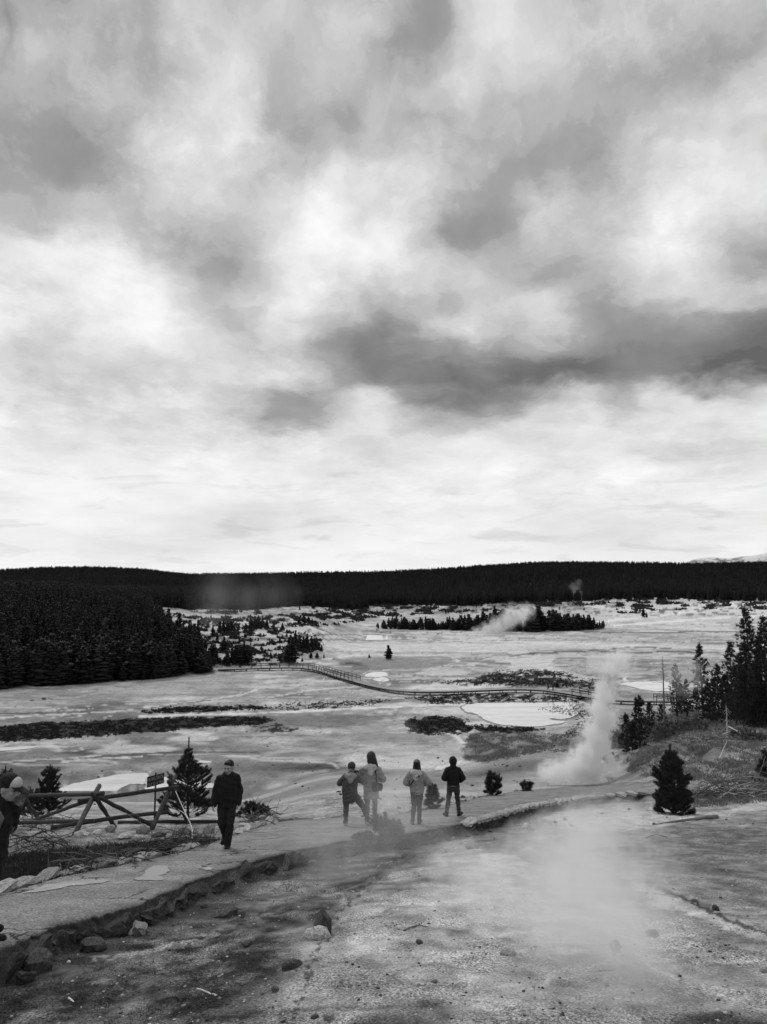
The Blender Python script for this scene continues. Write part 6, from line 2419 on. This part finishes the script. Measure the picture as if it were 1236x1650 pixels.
for k, (px, py, w, h, m, lab) in enumerate([
        (131, 1347, 24, 11, M_PALE, 'pale rough rock at the near foot of the middle fence legs'),
        (156, 1345, 20, 10, M_PALE, 'pale flat rock just right of the middle fence legs'),
        (178, 1340, 22, 14, M_ROCK, 'grey rock under the lower rail between the two fence legs'),
        (202, 1350, 26, 11, M_PALE, 'pale broad rock in front of the fence rail'),
        (224, 1351, 20, 9, M_PALE, 'small pale flat rock left of the right fence leg'),
        (229, 1343, 24, 15, M_ROCK, 'grey boulder touching the right fence leg'),
        (257, 1349, 25, 10, M_DARKROCK, 'dark slab-like rock in front of the right fence leg'),
        (286, 1344, 22, 16, M_ROCK, 'dark mottled rock right of the dark slab'),
        (304, 1344, 26, 18, M_ROCK, 'grey boulder under the thin pine beside the leaning twig'),
        (337, 1343, 24, 17, M_ROCK, 'rounded grey boulder behind the legs of the man in black'),
        (518, 1508, 40, 46, M_DARKROCK, 'upright dark tooth-shaped rock standing alone on the bare slope'),
        (514, 1512, 46, 24, M_PALE, 'pale crumbled rock at the foot of the upright dark rock'),
        (760, 1368, 26, 13, M_ROCK, 'blocky grey rock below the start of the stone wall'),
        (848, 1334, 19, 10, M_PALE, 'pale oblong stone lying below the stone wall'),
        (820, 1537, 28, 13, M_PALE, 'pale angular slab left of the thick steam'),
        (992, 1532, 24, 18, M_PALE, 'grey boulder half hidden in the thick steam'),
        (1052, 1508, 22, 14, M_DARKROCK, 'dark small boulder right of the thick steam'),
        (976, 1587, 13, 10, M_PALE, 'round white stone below the thick steam'),
        (675, 1520, 16, 6, M_DARKROCK, 'small black flat stone on the pale bare slope'),
        (530, 1641, 22, 16, M_PALE, 'pale pebble-like rock at the bottom edge of the slope'),
        (507, 1640, 13, 9, M_ROCK, 'small grey rock left of the pale one at the bottom edge'),
        (292, 1612, 20, 13, M_DARKROCK, 'black stone on the dark soil near the bottom left'),
        (286, 1530, 26, 9, M_ROCK, 'low grey stone beside a dark hollow on the dark soil'),
        (365, 1476, 46, 14, M_DARKROCK, 'dark flat rock over a hollow below the broken kerb'),
        (400, 1524, 22, 8, M_DARKROCK, 'dark low stone in the middle of the dark soil'),
        (443, 1597, 15, 10, M_ROCK, 'grey stone on the dark soil below the upright rock'),
        (470, 1560, 34, 14, M_DARKROCK, 'dark lump of earth below the upright rock'),
        (1153, 1467, 14, 10, M_DARKROCK, 'dark stone beside the runnel at the right'),
        (1232, 1565, 16, 10, M_PALE, 'pale stone at the right edge near the bottom'),
        (700, 1583, 14, 6, M_ROCK, 'flat grey stone near the bottom middle'),
        (60, 1560, 60, 34, M_DARKROCK, 'big dark boulder under the broken kerb at the lower left'),
        (150, 1530, 42, 22, M_DARKROCK, 'dark boulder leaning on the broken kerb'),
        (940, 1250, 16, 6, M_PALE, 'pale flat stone on the bank beside the steam vent'),
        (985, 1256, 22, 7, M_PALE, 'pair-like pale flat stone on the bank right of the steam vent')]):
    rock(px, py, w, h, m, lab, 800 + k)


def ground_log(a, b, r0, r1, m, label, seed, name='fallen_log', bend=0.02):
    A, B = ground_at([a[0], b[0]], [a[1], b[1]])
    A, B = Vector(A), Vector(B)
    A.z += r0 * 0.7
    B.z += r1 * 0.7
    o = link(name, log_mesh(A, B, r0, r1, seed, 7, 8, bend, name), m)
    return tag(o, label, 'log')


ground_log((1052, 1330), (1156, 1318), 0.015, 0.07, M_TWIG, 'grey tapering log lying on the pale slope right of the young pine', 1, bend=0.01)
ground_log((424, 1317), (505, 1317), 0.06, 0.05, M_BLEACH, 'bleached log on the upper path edge behind the man in black', 2)
ground_log((386, 1331), (448, 1328), 0.05, 0.05, M_BLEACH, 'pale crooked log right of the man in black', 3, bend=0.04)
ground_log((440, 1312), (560, 1314), 0.06, 0.045, M_TWIG, 'long grey rail lying on the bank left of the walking group', 14, bend=0.01)
ground_log((505, 1322), (556, 1326), 0.05, 0.05, M_BLEACH, 'short pale rail lying at the path edge left of the walking group', 15, bend=0.01)
ground_log((407, 1323), (470, 1321), 0.045, 0.04, M_TWIG, 'grey thin log under the dark scrub beyond the path', 4)
ground_log((965, 1566), (990, 1563), 0.012, 0.010, M_DARKTWIG, 'short dark stick at the foot of the thick steam', 5, 'stick', 0.05)
ground_log((110, 1610), (132, 1624), 0.012, 0.008, M_BLEACH, 'pale stick on the dark soil at the lower left', 6, 'stick', 0.05)
ground_log((318, 1594), (350, 1604), 0.010, 0.007, M_BLEACH, 'thin pale stick left of the bottom middle', 7, 'stick', 0.06)
ground_log((300, 1560), (325, 1557), 0.010, 0.008, M_TWIG, 'short grey stick in the middle of the dark soil', 8, 'stick', 0.05)
ground_log((1150, 1550), (1195, 1560), 0.012, 0.009, M_BLEACH, 'pale stick on the slope at the lower right', 9, 'stick', 0.05)
ground_log((1185, 1525), (1215, 1537), 0.010, 0.008, M_TWIG, 'grey stick on the slope near the right edge', 10, 'stick', 0.05)
ground_log((1040, 1352), (1075, 1349), 0.012, 0.008, M_DARKTWIG, 'dark twig left of the tapering grey log', 11, 'stick', 0.05)
ground_log((650, 1500), (690, 1494), 0.010, 0.007, M_TWIG, 'slender twig on the pale bare slope', 12, 'stick', 0.06)
# the forked twig leaning on the right end of the fence
g0 = Vector(ground_at(309, 1361)[0])
d0 = g0.y
tw = thing('leaning_twig', 'thin pale forked twig leaning against the right end of the log fence', 'twig', g0)
for pts, r in (([(309, 1361, 0), (310, 1340, .3), (306, 1325, .8), (296, 1304, 1.4), (283, 1275, 2.2)], 0.018), ([(306, 1325, .8), (298, 1312, 1.2), (290, 1306, 1.5)], 0.012), ([(309, 1350, .2), (303, 1342, .2)], .008)):
    P = np.array([P3(x, y, d0 + dd * 1.4) - g0 for x, y, dd in pts])
    S = Soup()
    Q = catmull(P, 4)
    S.add(*tube_arrays(Q, np.linspace(r, r * 0.5, len(Q)), 6))
    link('twig', S.mesh('twig'), M_BLEACH, tw)


def brush(label, boxpx, n, hmax, r0, mats, seed, lmin, lmax, flat=0.6, name='brush_pile'):
    """a heap of crossed branches, each one a part"""
    rng = np.random.default_rng(seed)
    x0, x1, fy = boxpx
    c = Vector(ground_at((x0 + x1) / 2, fy((x0 + x1) / 2))[0])
    root = thing(name, label, 'brush', c)
    qx = rng.uniform(x0, x1, n)
    Q = ground_at(qx, np.array([float(fy(v)) for v in qx]) + rng.normal(0, 4, n)) - np.array(c)
    for i in range(n):
        p = Q[i].copy()
        p[2] += rng.uniform(0, hmax) * rng.uniform(0.2, 1)
        a = rng.uniform(0, 2 * PI)
        e = rng.normal(0.15, 0.35) * flat
        l = rng.uniform(lmin, lmax)
        d = np.array([math.cos(a) * math.cos(e), math.sin(a) * math.cos(e) * 0.6, math.sin(e)])
        t = np.linspace(0, 1, 6)[:, None]
        P = p + d * l * (t - 0.4) + rng.normal(0, 0.10 * l, 3) * (t ** 2) + np.array([0, 0, rng.uniform(0, 0.08) * l]) * np.sin(t * PI) + np.cumsum(rng.normal(0, 0.022 * l, (6, 3)), 0)
        S = Soup()
        S.add(*tube_arrays(P, np.linspace(r0, r0 * 0.35, 6) * rng.uniform(0.6, 1.3), 4, False))
        for j in range(rng.integers(2, 5)):
            f = rng.uniform(0.3, 0.9)
            q = np.array([np.interp(f, t[:, 0], P[:, k]) for k in range(3)])
            dd = d + rng.normal(0, 0.7, 3)
            dd /= np.linalg.norm(dd)
            m = l * rng.uniform(0.15, 0.4)
            S.add(*tube_arrays([q, q + dd * m * 0.5 + [0, 0, 0.03], q + dd * m], [r0 * 0.4, r0 * 0.3, r0 * 0.15], 3, False))
        link('branch', S.mesh('branch'), mats[rng.integers(0, len(mats))], root)
    return root


brush('long dark heap of dead branches between the fence rocks and the path', (95, 330, lambda x: np.interp(x, [95, 200, 330], [1412, 1390, 1362])), 170, 0.40, 0.012, (M_DARKTWIG, M_DARKTWIG, M_DARKTWIG, M_DARKTWIG, M_TWIG), 1, 0.4, 1.3, 0.9)
brush('tangle of dead branches left of the long heap at the left edge', (20, 110, lambda x: np.interp(x, [20, 110], [1372, 1366])), 50, 0.45, 0.012, (M_DARKTWIG, M_DARKTWIG, M_DARKTWIG), 2, 0.5, 1.4, 1.0)
brush('wide heap of bleached branches on the right slope behind the young pine', (1112, 1245, lambda x: np.interp(x, [1112, 1245], [1288, 1278])), 170, 0.85, 0.017, (M_TWIG, M_BLEACH, M_TWIG, M_DARKTWIG), 3, 0.9, 2.8, 0.8)
brush('scatter of dead branches on the grassy slope under the broken snag', (1060, 1236, lambda x: np.interp(x, [1060, 1236], [1196, 1186])), 90, 0.2, 0.018, (M_TWIG, M_BLEACH, M_DARKTWIG), 4, 0.8, 2.6, 0.25)
brush('dark tangle of scrub branches beyond the path behind the man in black', (392, 445, lambda x: 1324), 40, 0.5, 0.014, (M_DARKTWIG, M_TWIG), 5, 0.5, 1.3, 1.0)
brush('tangle of dead branches behind the left fence rails', (20, 120, lambda x: 1330), 45, 0.35, 0.012, (M_DARKTWIG, M_TWIG), 6, 0.6, 1.5, 0.8)


# ------------------------------------------------------------------ what nobody could count
def scatter_stones(name, label, region, n, m, smin, smax, seed, dens=None):
    rng = np.random.default_rng(seed)
    base = []
    for k in range(6):
        bm = bmesh.new()
        bmesh.ops.create_icosphere(bm, subdivisions=1, radius=0.5)
        V = np.array([v.co[:] for v in bm.verts])
        F = np.array([[v.index for v in f.verts] for f in bm.faces])
        bm.free()
        V = V * (1 + rng.normal(0, 0.16, (len(V), 1))) + rng.normal(0, 0.04, V.shape)
        base.append((V, F))
    px = rng.uniform(region[0], region[2], n)
    py = region[1] + (region[3] - region[1]) * rng.uniform(0, 1, n)
    if dens is not None:
        w = dens(px, py)
        k = rng.uniform(0, 1, n) < w
        px, py = px[k], py[k]
    G = cast(px, py)
    x, y = G[:, 0], G[:, 1]
    dl, sl = seg_dist(x, y, TL[::4])
    du, su = seg_dist(x, y, TU[::4])
    ok = ~((sl < 0) & (su > 0) & (y < 45)) & (dl > 0.3)
    x, y = x[ok], y[ok]
    z = height(x, y)
    s = smin * (smax / smin) ** (rng.uniform(0, 1, len(x)) ** 2.6) * (0.6 + 0.4 * np.clip(y / 12, 0.6, 3))
    S = Soup()
    for i in range(len(x)):
        V, F = base[i % 6]
        a = rng.uniform(0, 6.28)
        c, q = math.cos(a), math.sin(a)
        W = V * (s[i] * rng.uniform(0.8, 1.4), s[i], s[i] * rng.uniform(0.4, 0.8))
        W = np.stack([W[:, 0] * c - W[:, 1] * q, W[:, 0] * q + W[:, 1] * c, W[:, 2]], 1) + [x[i], y[i], z[i] + s[i] * 0.12]
        S.add(W, F)
    o = link(name, S.mesh(name, False), m)
    return tag(o, label, kind='stuff')


scatter_stones('gravel', 'pale loose gravel strewn over the near slope', (-30, 1335, 1266, 1690), 4200, M_PALE, 0.007, 0.055, 1,
               lambda x, y: sstep(0.42, 0.60, fbm(x / 70, y / 30, 5, 3)) * 0.85 + 0.15)
scatter_stones('dark_gravel', 'dark loose stones and crumbs of earth strewn over the near slope', (-30, 1335, 1266, 1690), 3400, M_DARKROCK, 0.006, 0.05, 2,
               lambda x, y: sstep(0.44, 0.60, fbm(x / 60 + 9, y / 26, 6, 3)) * 0.85 + 0.15)
scatter_stones('rubble', 'grey rubble on the slopes beyond the path', (380, 1225, 1236, 1330), 1300, M_DARKROCK, 0.02, 0.13, 3,
               lambda x, y: sstep(0.46, 0.62, fbm(x / 50, y / 12, 7, 3)))


def tufts(name, label, polys, n, ln, w, m, seed, per=5, spread=0.5, keep=None, px_scale=True):
    rng = np.random.default_rng(seed)
    S = Soup()
    for poly, share in polys:
        P = np.array(poly, float)
        k = int(n * share)
        px = rng.uniform(P[:, 0].min(), P[:, 0].max(), k * 3)
        py = rng.uniform(P[:, 1].min(), P[:, 1].max(), k * 3)
        mk = poly_mask(px, py, poly, 2.0, (9, 2.2), seed)
        sel = rng.uniform(0, 1, k * 3) < mk
        if keep is not None:
            sel &= rng.uniform(0, 1, k * 3) < keep(px, py)
        px, py = px[sel][:k], py[sel][:k]
        if not len(px):
            continue
        G = cast(px, py)
        x, y = G[:, 0], G[:, 1]
        on = np.zeros(len(x), bool)
        nr = y < 45
        if nr.any():
            d1, s1 = seg_dist(x[nr], y[nr], TL[::4])
            d2, s2 = seg_dist(x[nr], y[nr], TU[::4])
            on[nr] = ((s1 < 0) & (s2 > 0)) | (d1 < 0.15)
        x, y = x[~on], y[~on]
        z = height(x, y)
        for i0 in range(0, len(x), 4000):
            xx, yy, zz = x[i0:i0 + 4000], y[i0:i0 + 4000], z[i0:i0 + 4000]
            l = ln * (1 + yy / 90.0)
            q = np.repeat(np.stack([xx, yy, zz - 0.01], 1), per, 0) + rng.normal(0, 1, (len(xx) * per, 3)) * np.repeat(l * 0.5, per)[:, None] * [1, 1, 0]
            d = np.array([0, 0, 1.0]) + rng.normal(0, spread, q.shape)
            d[:, 2] = np.abs(d[:, 2]) + 0.15
            d /= np.linalg.norm(d, axis=1)[:, None]
            s = np.cross(d, rng.normal(0, 1, d.shape))
            s /= np.linalg.norm(s, axis=1)[:, None]
            L_ = np.repeat(l, per)[:, None] * rng.uniform(0.5, 1.2, (len(q), 1))
            W_ = L_ * w
            V = np.stack([q - s * W_, q + s * W_, q + d * L_], 1).reshape(-1, 3)
            S.add(V, np.arange(len(V)).reshape(-1, 3))
    o = link(name, S.mesh(name, False), m)
    return tag(o, label, kind='stuff')


M_SEDGE = m_plain(0.030, 'sedge', 0.9, 0.5, 0.6)
M_GRASS = m_plain(0.20, 'dry_grass', 0.9, 0.7, 0.8)
M_UNDER = m_plain(0.040, 'undergrowth', 0.9, 0.6, 1.5)
scatter_stones('dark_stones', 'small dark stones and chips lying about on the flats', (0, 1192, 940, 1300), 700, M_DARKROCK, 0.03, 0.2, 4,
               lambda x, y: sstep(0.46, 0.64, fbm(x / 60, y / 12, 8, 3)))
tufts('sedge', 'dark low sedge growing in bands and patches on the wet flats', [
    ([(-20, 1173), (68, 1164), (170, 1161), (282, 1156), (420, 1155), (445, 1160), (420, 1167), (326, 1172), (282, 1178), (187, 1184), (102, 1191), (-20, 1197)], 0.42),
    ([(221, 1147), (270, 1139), (330, 1138), (430, 1136), (430, 1142), (330, 1147), (250, 1150)], 0.10),
    ([(400, 1142), (480, 1132), (640, 1127), (600, 1136), (480, 1145)], 0.04),
    ([(650, 1160), (700, 1153), (748, 1157), (766, 1172), (750, 1182), (700, 1185), (658, 1180)], 0.12),
    ([(764, 1167), (800, 1171), (850, 1172), (880, 1175), (820, 1183), (775, 1179)], 0.05),
    ([(650, 1125), (730, 1118), (820, 1117), (960, 1124), (955, 1132), (820, 1131), (700, 1135)], 0.09),
    ([(690, 1100), (760, 1094), (800, 1082), (850, 1078), (905, 1082), (961, 1098), (961, 1111), (850, 1105), (760, 1106)], 0.12),
    ([(860, 1142), (940, 1132), (990, 1140), (960, 1185), (900, 1190), (935, 1162)], 0.06)], 12000, 0.085, 0.55, M_SEDGE, 31, 4, 1.0,
    lambda x, y: sstep(0.36, 0.52, fbm(x / 9, y / 3, 15, 3)))
tufts('dry_grass', 'dry grey grass and herbs covering the slope at the right', [
    ([(985, 1190), (1020, 1160), (1100, 1142), (1250, 1150), (1250, 1290), (1120, 1300), (1090, 1260), (1010, 1245)], 0.72),
    ([(745, 1224), (752, 1195), (764, 1178), (830, 1180), (950, 1188), (1010, 1200), (960, 1215), (880, 1210), (790, 1229)], 0.28)], 9500, 0.14, 0.12, M_GRASS, 33, 5, 0.8,
    lambda x, y: sstep(0.38, 0.55, fbm(x / 14, y / 5, 16, 3)))
tufts('undergrowth', 'dark matted undergrowth on the bank between the fence and the path', [
    ([(-20, 1385), (100, 1370), (330, 1348), (362, 1352), (230, 1392), (90, 1420), (-20, 1445)], 0.7),
    ([(985, 1190), (1020, 1160), (1100, 1142), (1236, 1150), (1236, 1176), (1120, 1182), (1040, 1202), (1000, 1208)], 0.3)], 5200, 0.10, 0.10, M_UNDER, 35, 5, 0.8)
tufts('weeds', 'sparse low weeds along the lower edge of the path', [
    ([(430, 1412), (520, 1368), (640, 1350), (752, 1334), (720, 1360), (640, 1392), (540, 1424)], 0.5),
    ([(-20, 1545), (100, 1510), (300, 1450), (450, 1410), (500, 1450), (420, 1560), (200, 1640), (-20, 1680)], 0.5)], 3600, 0.035, 0.10, M_UNDER, 37, 5, 0.8,
    lambda x, y: sstep(0.40, 0.60, fbm(x / 40, y / 16, 17, 3)))
M_SCRUB = m_plain(0.035, 'low_scrub', 0.9, 0.5, 0.3)
tufts('low_scrub', 'low dark scrub dotted over the pale mound and the far shore', [
    ([(245, 1002), (300, 984), (400, 986), (480, 990), (590, 985), (590, 1002), (500, 1010), (520, 1045), (470, 1070), (350, 1075), (300, 1050)], 0.40),
    ([(440, 1000), (560, 976), (700, 968), (980, 962), (1000, 972), (800, 984), (640, 992), (520, 1002)], 0.45),
    ([(980, 966), (1236, 962), (1236, 984), (1100, 982), (1000, 990)], 0.15)], 6500, 0.26, 0.5, M_SCRUB, 39, 4, 0.8,
    lambda x, y: sstep(0.50, 0.60, fbm(x / 13, y / 4, 18, 3)))


# ------------------------------------------------------------------ steam
def steam(label, blobs, dens, seed, scale=1.0, soft=0.35, thr=0.30, voxel=None, stretch=1.0, amp=1.25, hull=1.02):
    """a volume of vapour; blobs are (px, py, radius in px, forward distance, weight)"""
    W = []
    for px, py, r, d, w in blobs:
        if d == 0:                                         # resting on the ground
            d = float(cast(px, py + 0.55 * r)[0][1])
        p = P3(px, py, d)
        W.append((p, r * d / FPX, w))
    c = W[0][0].copy()
    bm = bmesh.new()
    for p, r, w in W:
        ball(bm, p - c, r * hull, r * hull, r * hull)
    rr = min(r for _, r, _ in W)
    me = fuse(bm, 'steam', voxel or rr / 5.0, 2, lambda co: np.zeros(len(co)))

    def f(T, out):
        oc = T.node('ShaderNodeTexCoord').outputs['Object']
        fr = 1.0 / (rr * scale)
        wv = T.noise(oc, fr * 0.55, 3, 0.5, out=1)
        wp = T.vmath('ADD', oc, T.vmath('SCALE', T.vmath('SUBTRACT', wv, (0.5, 0.5, 0.5)), scale=rr * 0.9))
        acc = None
        for p, r, w in W:
            q = p - c
            l = T.vmath('LENGTH', T.vmath('SUBTRACT', wp, q[:]))
            v = T.math('MULTIPLY', T.math('SUBTRACT', 1.0, T.math('MULTIPLY', l, 1 / r)), w)
            v = T.math('MAXIMUM', v, 0.0)
            acc = v if acc is None else T.math('MAXIMUM', acc, v)
        edge = None
        for p, r, w in W:                                  # vanish before the hull is reached
            q = p - c
            l = T.vmath('LENGTH', T.vmath('SUBTRACT', oc, q[:]))
            v = T.math('MAXIMUM', T.math('SUBTRACT', 1.0, T.math('MULTIPLY', l, 1 / (r * hull))), 0.0)
            edge = v if edge is None else T.math('MAXIMUM', edge, v)
        n = T.noise(T.vmath('MULTIPLY', wp, (1, 1, stretch)), fr * 0.9, 8, 0.68, 0.3)
        k = T.math('ADD', acc, T.math('MULTIPLY', T.math('SUBTRACT', n, 0.5), amp))
        dn = T.math('MULTIPLY', T.ramp(k, thr - soft, thr + soft), T.ramp(edge, 0.0, 0.22))
        v = T.node('ShaderNodeVolumePrincipled')
        v.inputs['Color'].default_value = (0.97, 0.97, 0.97, 1)
        v.inputs['Anisotropy'].default_value = 0.35
        T.put(v.inputs['Density'], T.math('MULTIPLY', dn, dens))
        T.t.links.new(v.outputs[0], out.inputs['Volume'])
    m = mat('steam', f)
    o = link('steam', me, m, None, c)
    return tag(o, label, kind='stuff')


steam('tall white column of steam rising from a vent beyond the path', [
    (928, 1240, 24, 50, 1), (900, 1246, 19, 50, .9), (950, 1240, 26, 50, 1), (882, 1248, 13, 50, .6), (948, 1218, 27, 50.3, 1), (962, 1200, 25, 50.5, 1.05), (958, 1180, 23, 50.7, 1), (972, 1160, 24, 51, 1.05),
    (966, 1142, 20, 51, 1), (975, 1124, 18, 51, .95), (970, 1106, 14, 51, 0.9), (974, 1090, 11, 51, .75), (980, 1076, 20, 51.3, 0.42), (986, 1228, 19, 50, 0.6), (1000, 1066, 20, 51.6, 0.34), (960, 1070, 16, 51.6, .3)],
      3.2, 1, 0.9, 0.24, 0.22, 0.16, 0.75, 2.1, 1.4)
steam('thick drifting steam low over the pale slope in front', [
    (955, 1455, 110, 0, 1), (925, 1385, 88, 0, .9), (990, 1510, 95, 0, .9), (900, 1510, 85, 0, .75), (960, 1335, 56, 0, .55), (1040, 1400, 66, 0, .35),
    (1000, 1580, 80, 0, .5), (830, 1440, 85, 0, .55), (850, 1360, 44, 0, .35), (760, 1420, 70, 0, .45), (1050, 1480, 56, 0, .35), (1010, 1312, 30, 0, .3)], 0.95, 2, 0.55, 0.42, 0.20, None, 1.0, 1.7, 1.15)
steam('thin veil of steam over the path edge below the walkers', [
    (560, 1385, 85, 15.5, .8), (640, 1330, 65, 19.5, .8), (720, 1395, 70, 15, .7), (610, 1285, 48, 21, .5), (500, 1345, 60, 18, .5), (690, 1320, 50, 20, .5)], 0.30, 3, 0.7, 0.45, 0.30, None, 1.0, 1.5, 1.15)
steam('wisp of steam hanging just behind the quilted coat', [(640, 1275, 36, 31, 1), (628, 1295, 26, 30, .8), (655, 1248, 24, 32, .5)], 0.42, 4, 1.2, 0.45, 0.35)
steam('white steam drifting in front of the wooded island', [
    (786, 1017, 15, 400, 1), (802, 1010, 17, 400, 1.0), (818, 1001, 17, 400, 1), (834, 994, 16, 399, .9), (848, 986, 15, 398, .7), (770, 1021, 12, 400, .7), (824, 984, 13, 398, .5), (760, 1024, 9, 400, .5)],
      0.26, 5, 0.9, 0.36, 0.24, None, 1.0, 1.8, 1.3)
steam('faint steam puff at the edge of the far forest', [(928, 958, 13, 790, .8), (926, 948, 12, 790, .7), (932, 940, 9, 790, .5)], 0.035, 6, 1.0, 0.45, 0.32)
steam('wisp of steam among the pines at the right', [(1092, 1084, 22, 80, .8), (1112, 1076, 24, 80, .8), (1120, 1098, 20, 80, .6), (1102, 1112, 18, 80, .5)], 0.30, 7, 1.0, 0.45, 0.36)
steam('faint broad haze of steam over the forest edge at the left', [(345, 985, 34, 300, .75), (350, 962, 40, 300, .7), (356, 938, 34, 300, .42), (395, 968, 40, 300, .42), (440, 965, 36, 300, .3), (365, 918, 26, 300, .22)], 0.022, 8, 1.5, 0.7, 0.52, None, 0.7, 0.9, 1.5)
steam('faint mist on the flats beyond the walkers', [(640, 1192, 42, 108, .8), (600, 1190, 36, 108, .7), (660, 1215, 34, 96, .6), (560, 1195, 26, 106, .4)], 0.055, 9, 1.2, 0.5, 0.34)
steam('small drift of steam on the ground left of the tall column', [(875, 1240, 18, 49, .7), (850, 1246, 13, 49, .4)], 0.5, 10, 1.0, 0.4, 0.36)
